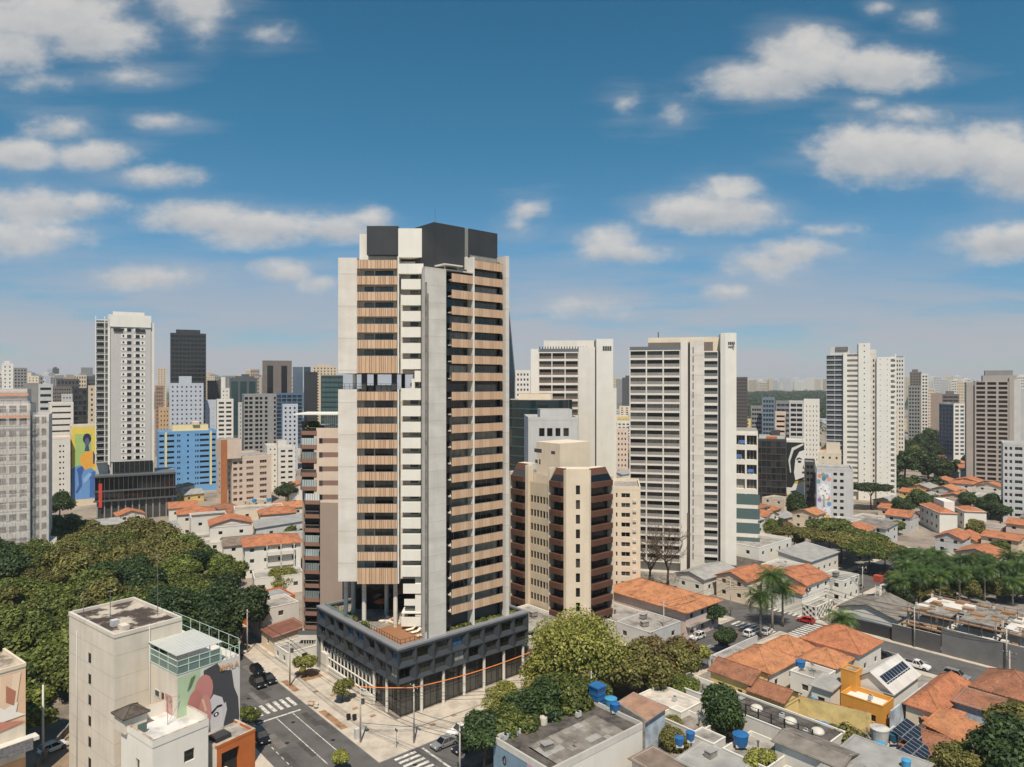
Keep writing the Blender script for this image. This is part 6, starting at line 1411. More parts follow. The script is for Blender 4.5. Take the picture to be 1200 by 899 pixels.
# ---- beyond the cross street
house('orange roofed white house with a balcony behind the palms', 108, -18.5, 13, 12, 7.2, 'gx', 2.2, TILE, WHITE2, (3, 2), (2, 2))
house('small orange roofed white house beside the graffiti front', 100.5+5.2, -18.6, 2.4, 9, 5.6, 'gy', 1.4, TILE, WHITE2, (0, 0), (0, 0))
t = house('low house with a black and white patterned front by the crossing', 105.6, -22.2, 9, 3.4, 3.0, 'flat', 0, ROOFG, WHITE2, (0, 0), (0, 0))
mb = MB(); g = random.Random(2)
for i in range(9):
    for j in range(4):
        if (i+j) % 2: mb.add([(.3+i*.95, -.05, .3+j*.65), (.8+i*.95, -.05, .25+j*.65), (1.25+i*.95, -.05, .9+j*.65), (.6+i*.95, -.05, .85+j*.65)], [(0, 1, 2, 3)], CHAR)
for i in range(4):
    for j in range(4):
        if (i+j) % 2: mb.add([(-.05, .2+i*.8, .3+j*.65), (-.05, .7+i*.8, .25+j*.65), (-.05, .95+i*.8, .9+j*.65), (-.05, .4+i*.8, .85+j*.65)], [(0, 1, 2, 3)], CHAR)
mb.build('painted_pattern', t)
house('white shop with dark awnings on the far side of the crossing', 122, -21.5, 10, 7, 6.2, 'flat', 0, SHEET, WHITE2, (3, 2), (2, 2))
house('orange roofed house left of the palms with a covered porch', 97+6.5, -4.6, 12, 9, 6.0, 'gx', 1.8, TILE, CREAM, (3, 1), (2, 2))
house('pale roofed house between the twin-slab tower and the palms', 100, 6, 16, 9, 5.0, 'gx', 1.4, SHEET, WHITE, (3, 1), (2, 1))
house('white office box with round air conditioners right of the twin-slab tower', 132, 8, 20, 15, 8.2, 'flat', 0, ROOFG, WHITE2, (4, 2), (2, 2))
house('concrete yard building in front of the white office box', 120, 4, 11, 12, 4.6, 'flat', 0, ROOFD, CONCD, (0, 0), (0, 0))
house('long grey sheet roofed hall with a clerestory beyond the orange house', 136, -6, 18, 10, 6.2, 'sy', 1.4, SHEET, WHITE, (5, 1), (2, 1))
house('flat grey roofed building behind the small orange roofs', 124, -6.2, 10, 9, 5.6, 'flat', 0, ROOFG, WHITE2, (2, 1), (2, 1))
house('small red-orange roof tucked behind the palms', 116, -6, 7, 8, 5.6, 'hip', 1.6, TILE, WHITE, (1, 1), (1, 1))
house('barn with an aged grey roof and white end wall by the single palm', 106, -40.5, 13, 13, 4.6, 'gx', 2.0, FIBRO, WHITE2, (0, 0), (0, 0))
house('low grey canopy roof over a forecourt beyond the crossing', 160, -34, 22, 12, 3.6, 'flat', 0, ROOFG, CONCD, (0, 0), (0, 0), parapet=.2)
wall_thing('black street fence right of the single palm', [g2(104.9, -40), g2(104.9, -30)], 2.8, CHAR, .2)
# ---- building site behind grey hoarding
wall_thing('long grey construction hoarding along the cross street', [g2(99.5+4.8, -74), g2(99.5+4.8, -50.2)], 5.6, mat('grey hoarding', (118, 116, 113), .7, 'dirty', .10, .3), .2, 'hoarding', 'hoarding', cap=CONC)
wall_thing('lower dark grey hoarding near the black fence', [g2(104.3, -50), g2(104.3, -40.2)], 4.0, mat('dark hoarding', (92, 90, 88), .7, 'dirty', .10, .3), .2, 'hoarding', 'hoarding', cap=CONC)
t = thing('hoarding_sign', 'square white sign on the grey hoarding', 'sign', g2(104.62, -60.5, 2.6), GA); mb = MB(); mb.box(0, .06, -2.2, 0, 0, 2.0, WHITE2); mb.build('board', t)
mb = MB(); mb.box(-.02, -.005, -1.3, -.9, .5, 1.5, MIDG); mb.box(-.02, -.006, -.8, -.6, .9, 1.1, MIDG); mb.build('mark', t)
t = thing('construction_frame', 'half built concrete frame with formwork and rebar behind the hoarding', 'building', g2(107, -76), GA); g = random.Random(7)
W_, D_ = 18, 35
FORM = mat('formwork plywood', (150, 116, 84), .85, 'dirty', .2, .6)
for lv, (z, x0) in enumerate(((3.2, 1.5), (6.2, 3.5))):
    for j in range(4):
        for i in range(2):
            if lv and (j == 0): continue
            mb = MB(); mb.box(x0+i*7.6, x0+i*7.6+7.3, j*8.6+.3, j*8.6+8.4-g.uniform(0, 1.2), z, z+.28, CONC if g.random() > .3 else CONCD); mb.build('floor_slab', t)
for i in range(4):
    for j in range(9):
        hh = g.choice((3.2, 6.3, 7.4)); mb = MB(); mb.box(1+i*5, 1.4+i*5, j*4.2, j*4.2+.4, 0, hh, CONC); mb.build('column', t)
        if hh > 6.5: mb = MB(); [mb.tube([(1.1+i*5+a, j*4.2+.1+b, hh), (1.1+i*5+a, j*4.2+.1+b, hh+.9)], .03, SOIL, 4) for a in (0, .2) for b in (0, .2)]; mb.build('rebar', t)
for j in range(64):
    mb = MB(); y = g.uniform(0, D_-3); x = g.uniform(.4, 15.5); z = 3.5 if (y < 8.6 or x < 3.4) else 6.5; mb.box(x, x+g.uniform(.2, 2.2), y, y+g.uniform(.6, 2.8), z, z+g.uniform(.12, .7), g.choice((FORM, FORM, CONCD, CONC, SOIL))); mb.build('formwork', t)
for x in (.3, 16.8):
    mb = MB(); 
    for z in (3.6, 6.6): mb.box(x, x+.9, 0, D_, z, z+.16, FORM)
    for j in range(15): mb.box(x, x+.1, j*2.4, j*2.4+.1, 0, 7.6, METAL)
    [mb.box(x+.02, x+.08, 0, D_, z, z+.07, METAL) for z in (4.4, 7.4)]
    mb.build('scaffold', t)
mb = MB(); mb.box(.3, 4, 30.5, 34.5, 3.5, 3.7, FORM); [mb.box(.3, 4, 30.5, 34.5, z, z+.15, FORM) for z in (1, 1.8, 2.6)]; mb.build('formwork', t)
p = g2(107.3, -72.5); mb = MB(); mb.box(0, 2.4, 0, 3.4, 0, 1.1, mat('turquoise tub', (70, 150, 178), .5, var=.1)); o = mb.build('site_tub'); o.location = (p[0], p[1], 5.4); o.rotation_euler.z = GA; tag(o, 'turquoise water tub on the building site behind the hoarding', 'tub')
p = g2(116, -33); t = thing('hoist_mast', 'lattice hoist mast with a red top box at the near end of the site', 'mast', p, GA); mb = MB()
for x in (0, 1): [mb.box(x, x+.1, y, y+.1, 0, 9.5, WHITE2) for y in (0, 1)]
for z in range(9): mb.tube([(0, 0, z), (1, 0, z+1)], .05, WHITE2, 4); mb.tube([(1.05, 0, z), (1.05, 1, z+1)], .05, WHITE2, 4); mb.box(0, 1.1, 0, .08, z+1, z+1.08, WHITE2)
mb.build('lattice', t); mb = MB(); mb.box(-.3, 1.4, -.3, 1.4, 9.5, 11, mat('hoist red', (170, 74, 50), .6, var=.1)); mb.build('top_box', t)
# ================================================================== beige block with the woman mural, bottom left
A1 = R(52); e1 = Vector((math.cos(A1), math.sin(A1))); e2 = Vector((-e1.y, e1.x))
C1 = Vector(pix(134, 94.5)[:2]); WL = mat('aged cream render', (216, 204, 186), .8, var=.11, scale=.25)
def lenv(P, d, p): k_ = (p-600)/820; return (k_*P.y-P.x)/(d.x-k_*d.y)
w1, d1 = lenv(C1, e1, 213), lenv(C1, e2, 81)
t = thing('apartment_block', 'windowless beige block with stair slits and a stained flat roof, bottom left corner', 'building', (*C1, 0), A1); zr = 24
mb = MB(); p_, L_, _ = facefn('L', w1, d1); fh = 2.95
rows = [(zr-5.6-i*2.98, zr-4.3-i*2.98) for i in range(6)]; rows.reverse()
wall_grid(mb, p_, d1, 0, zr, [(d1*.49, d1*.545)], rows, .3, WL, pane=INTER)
mb.quad((0, 0, 0), (w1, 0, 0), (w1, 0, zr), (0, 0, zr), WL); mb.quad((w1, 0, 0), (w1, d1, 0), (w1, d1, zr), (w1, 0, zr), WL); mb.quad((0, d1, 0), (w1, d1, 0), (w1, d1, zr), (0, d1, zr), WL); mb.build('wall', t)
for (a, b) in rows:
    gb = MB(); [gb.box(-.06, .05, d1*.49, d1*.545, a+j*.3, a+j*.3+.10, METALD) for j in range(5)]; gb.build('window_grille', t)
mb = MB(); mb.quad((0, 0, zr-.35), (w1, 0, zr-.35), (w1, d1, zr-.35), (0, d1, zr-.35), mat('stained black roof', (178, 166, 150), .95, 'stain', .3, .30, c2=(66, 56, 50)))
for (x0, x1, y0, y1) in ((-.08, w1, -.08, .28), (-.08, w1, d1-.28, d1+.08), (-.08, .28, .28, d1-.28), (w1-.28, w1+.05, .28, d1-.28)): mb.box(x0, x1, y0, y1, zr-.4, zr+.1, WL, CONC)
mb.build('roof', t)
mb = MB(); mb.box(w1*.58, w1*.8, -.05, .1, zr-4.4, zr-3.0, DARKG); mb.build('window', t)
mb = MB(); mb.tube([(w1*.5, -.1, 0), (w1*.5, -.1, zr)], .06, PALEG, 6); mb.tube([(-.08, d1*.8, 0), (-.08, d1*.8, zr-2)], .05, PALEG, 6); mb.build('downpipe', t)
mb = MB(); JN = mat('grey wall joint', (170, 158, 142), .9, 'dirty', .2, 1); [mb.box(.02, w1-.02, -.008, -.001, zr-2.9-i*2.98, zr-2.86-i*2.98, JN) for i in range(7)]; [mb.box(-.008, -.001, .02, d1-.02, zr-2.9-i*2.98, zr-2.86-i*2.98, JN) for i in range(7)]; mb.build('wall_joint', t)
mb = MB(); mb.box(w1*.18, w1*.28, d1*.3, d1*.36, zr-.35, zr+.5, PALEG); mb.box(w1*.2, w1*.3, d1*.12, d1*.22, zr-.35, zr+.3, WL); mb.build('roof_hatch', t)
for lab, (fx, fy, hh) in (('thin mast at the left rear of the stained beige roof', (.12, .85, 3.5)), ('short mast in the middle of the stained beige roof', (.35, .6, 4)), ('tallest antenna mast of the stained beige roof', (.86, .3, 9.5))):
    q = C1+e1*w1*fx+e2*d1*fy; mb = MB(); mb.tube([(0, 0, 0), (0, 0, hh)], .05, METAL, 5); mb.tube([(-.4, 0, hh*.95), (.4, 0, hh*.95)], .03, METAL, 4); o = mb.build('antenna'); o.location = (q.x, q.y, zr-.35); tag(o, lab, 'antenna', 'masts on the beige block')
# terrace wing with glass room and mural
zq = 19.0; C2 = C1+e1*lenv(C1, e1, 176); ww = 8.2; kk = lenv(C2, -e2, 208); C3 = C2-e2*kk; wm_ = lenv(C3, e1, 281); dm_ = kk+d1*.75
t = thing('mural_building', 'terrace wing with a glazed roof room and a dark haired face mural', 'building', (*C3, 0), A1)
mb = MB(); mb.box(0, wm_, 0, dm_, 0, zq, WL, CONC); mb.build('wall', t)
H = 14; z0m = zq-H
sh = [([(.0, 0), (1, 0), (1, 1), (0, 1)], (214, 206, 198)), ([(0, .02), (.35, .0), (.32, .6), (0, .8)], (178, 196, 160)),
 ([(.40, .03), (.62, .0), (.70, .09), (.86, .12), (.9, .30), (.97, .42), (.99, .62), (.94, .78), (.9, .93), (.70, .96), (.66, .84), (.62, .5), (.5, .36), (.4, .3)], (72, 72, 74)),
 ([(.42, .40), (.56, .30), (.70, .36), (.76, .5), (.72, .66), (.62, .80), (.5, .84), (.42, .7)], (214, 208, 206)), ([(.70, .44), (.76, .42), (.78, .5), (.73, .62), (.70, .6)], (206, 200, 198)),
 ([(.52, .47), (.62, .425), (.70, .43), (.70, .45), (.62, .45), (.53, .50)], (40, 40, 42)), (ell(.60, .51, .045, .022), (36, 36, 38)), (ell(.60, .51, .02, .012), (240, 240, 240)), ([(.5, .56), (.47, .66), (.51, .66)], (110, 104, 102)), ([(.47, .74), (.56, .72), (.58, .76), (.48, .79)], (196, 120, 104)),
 (ell(.40, .22, .15, .15, 14), (200, 134, 124)), (ell(.27, .36, .13, .17, 14), (192, 124, 114)), (ell(.42, .44, .10, .17, 14), (206, 144, 134)), (ell(.25, .52, .06, .06, 10), (232, 206, 186)), ([(.36, .30), (.40, .31), (.45, .43), (.42, .44)], (232, 190, 150)), ([(.14, .18), (.2, .06), (.27, .04), (.2, .14)], (96, 120, 80))]
mural(t, wm_, z0m, zq-.1, sh)
tx = bpy.data.curves.new('mural_signature', 'FONT'); tx.body = 'IBOLA'; tx.size = 1.05; tx.extrude = .015; tx.align_x = 'RIGHT'
to_ = bpy.data.objects.new('mural_signature', tx); col.objects.link(to_); bpy.context.view_layer.update(); tme = bpy.data.meshes.new_from_object(to_.evaluated_get(bpy.context.evaluated_depsgraph_get())); bpy.data.objects.remove(to_)
tme.materials.clear(); tme.materials.append(ORANGE); to = bpy.data.objects.new('mural_signature', tme); col.objects.link(to); to.parent = t; to.location = (wm_-.25, -.16, zq-1.35); to.rotation_euler = (R(90), 0, 0)
wf = MB(); wf.box(-.06, .02, kk*.62, kk*.82, 14.6, 15.6, FRAMEW); wf.box(-.07, .03, kk*.65, kk*.79, 14.75, 15.5, GLASSD); wf.build('window', t); wf = MB(); wf.box(-.06, .02, kk*.48, kk*.56, 14.7, 15.6, BROWNB); wf.build('window', t); wf = MB(); wf.box(-.06, .02, kk*.18, kk*.42, 13.2, 15.8, mat('pinkish painted panel', (190, 150, 140), .8, 'dirty', .25, 1.5)); wf.build('painted_panel', t)
gr = MB(); gw, gd, gh = lenv(C3, e1, 258), kk*.98, 2.75
for i in range(5): x = gw*i/4; gr.box(x-.05, x+.05, -.05, .05, zq, zq+gh, STEELG)
for i in range(4): y = gd*i/3; gr.box(-.05, .05, y-.05, y+.05, zq, zq+gh, STEELG)
for z in (zq+.02, zq+1.1, zq+1.85, zq+gh-.1): gr.box(-.05, gw, -.06, .06, z, z+.09, STEELG); gr.box(-.06, .06, .06, gd, z, z+.09, STEELG)
gr.build('steel_frame', t)
gp_ = MB(); TG_ = mat('greenish terrace glass', (92, 110, 104), .1, 'glass', spec=.7, curtain=(150, 160, 152)); gp_.quad((.1, 0, zq+.1), (gw, 0, zq+.1), (gw, 0, zq+1.85), (.1, 0, zq+1.85), TG_); gp_.quad((0, .1, zq+.1), (0, gd, zq+.1), (0, gd, zq+1.85), (0, .1, zq+1.85), TG_); gp_.build('glazing', t)
rr_ = MB(); 
for i in range(15): y0 = -.3+i*(gd+.5)/15; rr_.box(-.3, gw+.2, y0, y0+(gd+.5)/15-.09, zq+gh-.02, zq+gh+.07, mat('pale slat roof', (196, 196, 188), .5, var=.06))
rr_.build('slat_roof', t)
fe = MB()
for i in range(9): x = gw+.2+(wm_-gw-.25)*i/8; fe.box(x-.04, x+.04, -.02, .05, zq, zq+1.5, STEELG) if i % 2 == 0 else None
for i in range(8): y = dm_*i/7; fe.box(wm_-.12, wm_-.05, y, y+.07, zq, zq+2.4, STEELG)
[fe.box(wm_-.11, wm_-.06, 0, dm_, zq+z, zq+z+.06, STEELG) for z in (.9, 2.35)]; fe.box(gw, wm_-.05, 0, .04, zq+1.45, zq+1.5, STEELG)
fe.build('terrace_fence', t)
# lower white building
A2 = R(53); f1 = Vector((math.cos(A2), math.sin(A2))); f2 = Vector((-f1.y, f1.x)); C4 = Vector(pix(179, 86)[:2]); zl_ = 14; w4, d4 = lenv(C4, f1, 244), lenv(C4, f2, 142)
t = thing('white_building', 'low white building with a pale painted flat roof and a wire aerial, bottom left', 'building', (*C4, 0), A2); WB = mat('bright white wall', (232, 224, 210), .78, var=.05, scale=.3)
mb = MB(); p_, _, _ = facefn('R', w4, d4); wall_grid(mb, p_, w4, 0, zl_, [(w4*.55, w4*.74)], [(zl_-4.4, zl_-2.9)], .25, WB); p_, _, _ = facefn('L', w4, d4); wall_grid(mb, p_, d4, 0, zl_, [(d4*.4, d4*.53)], [(zl_-4.9, zl_-3.4)], .25, WB)
mb.quad((w4, 0, 0), (w4, d4, 0), (w4, d4, zl_), (w4, 0, zl_), WB); mb.quad((0, d4, 0), (w4, d4, 0), (w4, d4, zl_), (0, d4, zl_), WB); mb.build('wall', t)
inst('window', window_mesh(w4*.19, 1.5, GLASSD, FRAMED, 2), t, (w4*.55, .24, zl_-4.4)); inst('window', window_mesh(d4*.13, 1.5, GLASSD, FRAMEW, 2), t, (.24, d4*.4, zl_-4.9), math.pi/2)
mb = MB(); mb.quad((0, 0, zl_-.75), (w4, 0, zl_-.75), (w4, d4, zl_-.75), (0, d4, zl_-.75), mat('pale roof paint', (206, 202, 196), .8, 'dirty', .2, .4)); PC = mat('stained coping', (172, 156, 138), .9, 'dirty', .35, .7)
for (x0, x1, y0, y1, e) in ((-.06, w4+.06, -.06, .3, .04), (-.06, w4+.06, d4-.4, d4+.06, .9), (-.06, .3, .3, d4-.4, .1), (w4-.3, w4+.06, .3, d4-.4, .5)): mb.box(x0, x1, y0, y1, zl_-.8, zl_+e, WB, PC)
mb.build('roof', t)
mb = MB(); mb.tube([(w4*.55, d4*.5, zl_-.7), (w4*.55, d4*.5, zl_+3)], .035, METAL, 5); mb.tube([(w4*.55, d4*.5, zl_-.6), (w4*.9, d4*.6, zl_+2)], .03, METAL, 4); mb.tube([(w4*.55, d4*.5, zl_+2.9), (w4*.9, d4*.6, zl_+2)], .015, METAL, 4); mb.build('aerial', t)
mb = MB(); hip(mb, -.6, 2.6, d4*.75, d4+1.2, zl_+1.2, .9, mat('dark tile hood', (88, 78, 70), .9, 'dirty', .25, 1), .1, 'hip'); mb.box(-.4, 2.4, d4*.78, d4+1, zl_-1, zl_+1.1, WL); mb.build('stair_hood', t)
mb = MB(); mb.box(.4, 1.5, d4*.55, d4*.57, zl_-.7, zl_+.5, mat('slate green board', (96, 112, 106), .7, var=.1)); mb.build('roof_board', t)
# orange shop and white roofs beside it
zo = 10.0; C5 = Vector(pix(254, 92.6)[:2]); q5 = Vector(pix(299, 97.3)[:2]); A5 = math.atan2((q5-C5).y, (q5-C5).x); w5 = (q5-C5).length
t = thing('shop', 'burnt orange fronted shop with a black opening and white roof, bottom left by the street', 'building', (*C5, 0), A5); mb = MB()
p_, _, _ = facefn('R', w5, 8); wall_grid(mb, p_, w5, 0, zo, [(w5*.12, w5*.58)], [(zo-6, zo-1.3)], .6, ORANGB, pane=INTER); mb.quad((w5, 0, 0), (w5, 8, 0), (w5, 8, zo), (w5, 0, zo), ORANGB); mb.quad((0, 0, 0), (0, 8, 0), (0, 8, zo), (0, 0, zo), WHITE); mb.quad((0, 8, 0), (w5, 8, 0), (w5, 8, zo), (0, 8, zo), WHITE); mb.build('wall', t)
mb = MB(); mb.quad((0, 0, zo-.3), (w5, 0, zo-.3), (w5, 8, zo-.3), (0, 8, zo-.3), ROOFG); [mb.box(x0, x1, y0, y1, zo-.35, zo+.05, m_, PC) for (x0, x1, y0, y1, m_) in ((-.05, w5+.05, -.05, .3, ORANGB), (-.05, .3, .3, 8, WHITE), (w5-.3, w5+.05, .3, 8, ORANGB), (.3, w5-.3, 3.2, 3.5, WHITE2))]; mb.box(.6, w5*.5, 1.2, 3, zo-.3, zo+.3, CHAR); mb.build('roof', t)
t = house('white roof lean-to in front of the orange shop at the bottom edge', 0, 0, 5, 4, 7.4, 'flat', 0, ROOFG, WHITE2, (0, 0), (0, 0), loc=pix(243, 86), rz=A5)
# left edge building with abstract mural
A6 = R(52); g1 = Vector((math.cos(A6), math.sin(A6))); Q6 = Vector(pix(30, 100)[:2]); w6 = 12; C6 = Q6-g1*w6
t = thing('mural_building', 'building with a swirling peach and white mural cut off by the left edge', 'building', (*C6, 0), A6); zz = 17.6
mb = MB(); mb.box(0, w6, 0, 9, 0, zz, WL, PC); mb.box(-.05, w6+.05, -.1, .2, zz, zz+.5, CREAM); mb.box(w6-.2, w6+.1, .2, 9, zz, zz+.5, CREAM); mb.build('wall', t)
g = random.Random(3); sh = [([(0, 0), (1, 0), (1, 1), (0, 1)], (226, 190, 158))]
for i in range(15):
    a = i/14; x = .42+.55*a; sh.append(([(.45+.4*a, .75-.1*a), (x-.06, .02), (x-.02, .02), (.5+.4*a, .72-.1*a)], g.choice([(206, 158, 128), (238, 214, 186), (196, 140, 112), (232, 200, 170)])))
sh += [([(.5, .72), (.7, .5), (.78, .62), (.92, .55), (.9, .72), (1, .82), (.4, .86)], (238, 232, 222)), ([(.4, .88), (.7, .80), (1, .94), (.7, 1), (.4, 1)], (198, 134, 116)), ([(.8, .2), (.9, .35), (.88, .6), (.8, .5)], (178, 120, 98))]
mural(t, w6, zz-8.2, zz-.4, sh); mb = MB(); mb.box(-.1, w6+1.2, -1.6, -.02, zz-10.4, zz-9.9, CONC); mb.box(-.1, w6+.4, -1.7, -1.5, zz-11.5, zz-9.9, mat('spotted awning', (120, 118, 120), .8, 'dirty', .3, 3)); mb.box(-.05, w6, -.06, -.01, 0, zz-13, mat('peach base', (206, 160, 120), .8, var=.1)); mb.build('awning', t)
wall_thing('brown driveway wall beside the white pole at the bottom left', [gnd(44, 899), gnd(84, 853)], 1.2, CONCD, .3)
mb = MB(); mb.add([gnd(38, 899, .03), gnd(130, 960, .03), gnd(140, 880, .03), gnd(84, 856, .03)], [(0, 1, 2, 3)], mat('brown driveway', (142, 122, 100), .9, 'dirty', .15, .5)); structure('driveway', mb)
# shops and sheds left of the podium
house('grey roofed garage with an orange fascia behind the street trees', -2, 62, 11, 9, 6.0, 'flat', 0, SHEET, ORANGB, (0, 0), (1, 1), parapet=.3, cat='building')
house('white two-storey shop with a brown slatted panel beside the garage', -3, 52, 8.5, 8, 7.4, 'flat', 0, ROOFG, WHITE, (1, 2), (2, 1), wmatL=PALEG)
house('low rusty brown lean-to roof beside the neighbour flats', -4, 43, 7, 7, 4.0, 'sx', .8, mat('rust red sheet', (128, 84, 68), .8, 'sheet', .2, .6), CREAM, (0, 0), (1, 1))
house('white fence house with a low wall next to the rusty lean-to', -5, 34, 7.5, 6.5, 3.4, 'flat', 0, ROOFG, WHITE2, (1, 1), (2, 1))
t = house('large white orange-roofed house with open balconies left of the tower', 0, 0, 16, 12, 9.6, 'hip', 2.0, TILE, WHITE2, (4, 3), (2, 3), loc=pix(287, 208), rz=R(24), over=.7)
mb = MB()
for z in (3.2, 6.4): mb.box(6, 14, -1.4, 0, z, z+.2, WHITE2); mb.box(6, 14, -1.4, -1.3, z+.2, z+1.1, WHITE)
for x in (6, 10, 13.8): mb.box(x, x+.25, -1.4, -1.15, 0, 9.4, WHITE2)
mb.build('balcony', t)
house('white lower wing with a brown awning in front of the orange-roofed house', 0, 0, 13, 9, 5.0, 'flat', 0, ROOFG, WHITE, (3, 1), (2, 1), loc=pix(298, 190), rz=R(24))
PH = [(208, 262, 13, 10, 9, 'hip', TILE, WHITE, 'white house with a small orange hip roof in front of the blue block'), (224, 250, 12, 10, 10, 'flat', ROOFD, WHITE, 'white box house with a brown flat roof in the left house cluster'), (246, 232, 13, 11, 11, 'gy', TILE, WHITE, 'narrow white house with an orange roof and two upper windows'),
 (262, 222, 12, 10, 6.5, 'gx', SHEETB, WHITE, 'low house with a brown weathered roof behind the orange-roofed white house'), (198, 275, 10, 9, 9, 'gx', TILE, WHITE, 'small orange gabled house at the foot of the blue block'), (300, 240, 20, 14, 8.5, 'sx', SHEET, PALEG, 'big pale sheet roofed shed with blue tanks behind'),
 (275, 268, 18, 10, 9.5, 'flat', ROOFG, CREAM, 'cream flat block with a dark terrace under the rust striped block'), (305, 262, 13, 11, 9, 'hip', TILE, CREAM, 'orange hip roof right of the blue tanks'), (322, 280, 12, 10, 8, 'gx', TILEO, WHITE, 'pale gabled house under the white stepped block'), (222, 225, 10, 9, 6, 'flat', ROOFG, WHITE, 'ruined looking pale walls beside the forest edge'), (205, 232, 12, 9, 6, 'flat', CONCD, WHITE, 'roofless pale concrete house by the black podium'), (330, 232, 12, 10, 6, 'gx', SHEET, PALEG, 'grey sheet house behind the neighbour balconies'), (338, 330, 12, 10, 9, 'gy', TILE, WHITE, 'orange roof peeking left of the neighbour balconies')]
for p_, D_, w, d, h, rf_, rm, wm2, lab in PH: house(lab, 0, 0, w, d, h, rf_, 1.8, rm, wm2, (2, 2), (2, 2), loc=pix(p_, D_), rz=R(24+(p_ % 5)))

# small roof gear on the near roofs
gc_ = random.Random(19)
RC = [(40, -52, 4.4), (42, -47, 4.4), (41, -40, 4.4), (30, -50, 3.4), (33, -48, 3.4), (25, -45, 3.2), (34, -37, 2.6), (44, -31, 3.2), (37, -30, 2.9), (62, -42.5, 4.5), (64.5, -41, 4.5), (60.5, -29, 2.6), (65, -25, 2.6), (60, -5, 4.1), (64, -2, 4.1), (62, 6, 3.6), (66, 10, 3.6), (36, 9, 5.0), (44, 14, 5.0), (48, 8, 5.0), (5, -31, 5.6), (9, -33, 5.6), (16, -27, 5.6), (34, -64, 5.4), (27, -56, 3.1), (58.5, -54, 4.9), (126, -18, 6.0), (129, -2, 5.4), (140, 14, 8.0), (146, 18, 8.0)]
for i, (a, b, z) in enumerate(RC):
    k = gc_.choice(('ac', 'dish', 'vent', 'box')); p = g2(a, b); mb = MB()
    if k == 'ac': mb.box(0, .9, 0, .5, 0, .75, PALEG); mb.lathe([(.26, 0), (.26, .02), (.04, .03)], METALD, 10, (.45, .25, .75))
    elif k == 'dish': mb.tube([(0, 0, 0), (0, 0, .8)], .03, METAL, 5); mb.M = Matrix.Translation((0, 0, .9)) @ Matrix.Rotation(R(50), 4, 'Y'); mb.lathe([(.04, 0), (.25, .05), (.42, .16)], PALEG, 12)
    elif k == 'vent': mb.lathe([(.05, 0), (.12, 0), (.12, .8), (.24, .85), (.2, 1.05), (.05, 1.1)], METAL, 10)
    else: mb.box(0, 1.6, 0, 1.1, 0, .9, CONCD); mb.box(-.1, 1.7, -.1, 1.2, .9, 1.0, SHEET)
    nm = {'ac': 'air_conditioner', 'dish': 'satellite_dish', 'vent': 'roof_vent', 'box': 'roof_box'}[k]; o = mb.build(nm); o.location = (p[0], p[1], z); o.rotation_euler.z = GA+gc_.uniform(-.3, .3)
    auto(o, {'ac': 'pale boxy condenser', 'dish': 'small satellite dish', 'vent': 'short metal vent pipe', 'box': 'grey hatch box'}[k]+' on a roof', nm.replace('_', ' '), 'small gear on the low roofs')
# ================================================================== trees
TK = {
 'green1': tree_kind(11, 5.2, 15, 9000, .46, LEAF['green'], 1), 'green2': tree_kind(12, 5.8, 17, 9500, .46, LEAF['green'], 2), 'green3': tree_kind(9.5, 4.4, 12, 7500, .42, LEAF['green'], 3),
 'deep1': tree_kind(11, 5.0, 13, 9000, .44, LEAF['deep'], 4), 'deep2': tree_kind(12.5, 6.0, 17, 10500, .46, LEAF['deep'], 5), 'olive1': tree_kind(12, 6.0, 18, 8500, .46, LEAF['olive'], 6, hollow=.6), 'olive2': tree_kind(11, 5.2, 14, 7500, .44, LEAF['olive'], 7, hollow=.6),
 'yell': tree_kind(15, 9.0, 46, 30000, .34, LEAF['yell'], 8, hollow=.5), 'yell2': tree_kind(11.5, 6.0, 22, 15000, .34, LEAF['yell'], 9, hollow=.62), 'dry': tree_kind(10, 5.0, 15, 5200, .38, LEAF['dry'], 10, hollow=.5),
 'ball': tree_kind(8.6, 3.7, 9, 15000, .32, LEAF['deep'], 11, 'ball'), 'ball2': tree_kind(6, 3.6, 8, 11000, .32, LEAF['olive'], 12, 'ball'), 'flat': tree_kind(9.5, 7.2, 20, 8500, .46, LEAF['green'], 13, 'flat'), 'flat2': tree_kind(9.5, 7.0, 20, 8000, .46, LEAF['olive'], 14, 'flat'),
 'far': tree_kind(10, 5.6, 12, 2600, .85, LEAF['deep'], 15), 'far2': tree_kind(9, 5.0, 11, 2200, .85, LEAF['green'], 16), 'cone': tree_kind(19, 4.2, 14, 12000, .42, LEAF['deep'], 17, 'cone'), 'umb': tree_kind(13, 8.2, 22, 9000, .6, LEAF['deep'], 18, 'flat'),
 'loll': tree_kind(7, 2.3, 5, 2600, .36, LEAF['dry'], 19, 'ball'), 'small': tree_kind(5, 2.4, 7, 3200, .3, LEAF['yell'], 20)}
def T(k, loc, s, label, look=None, group=None, cat='tree', name='tree'): return plant_tree(TK[k], (loc[0], loc[1], 0), rnd.uniform(0, 6.28), s, label, cat, name, group, look)
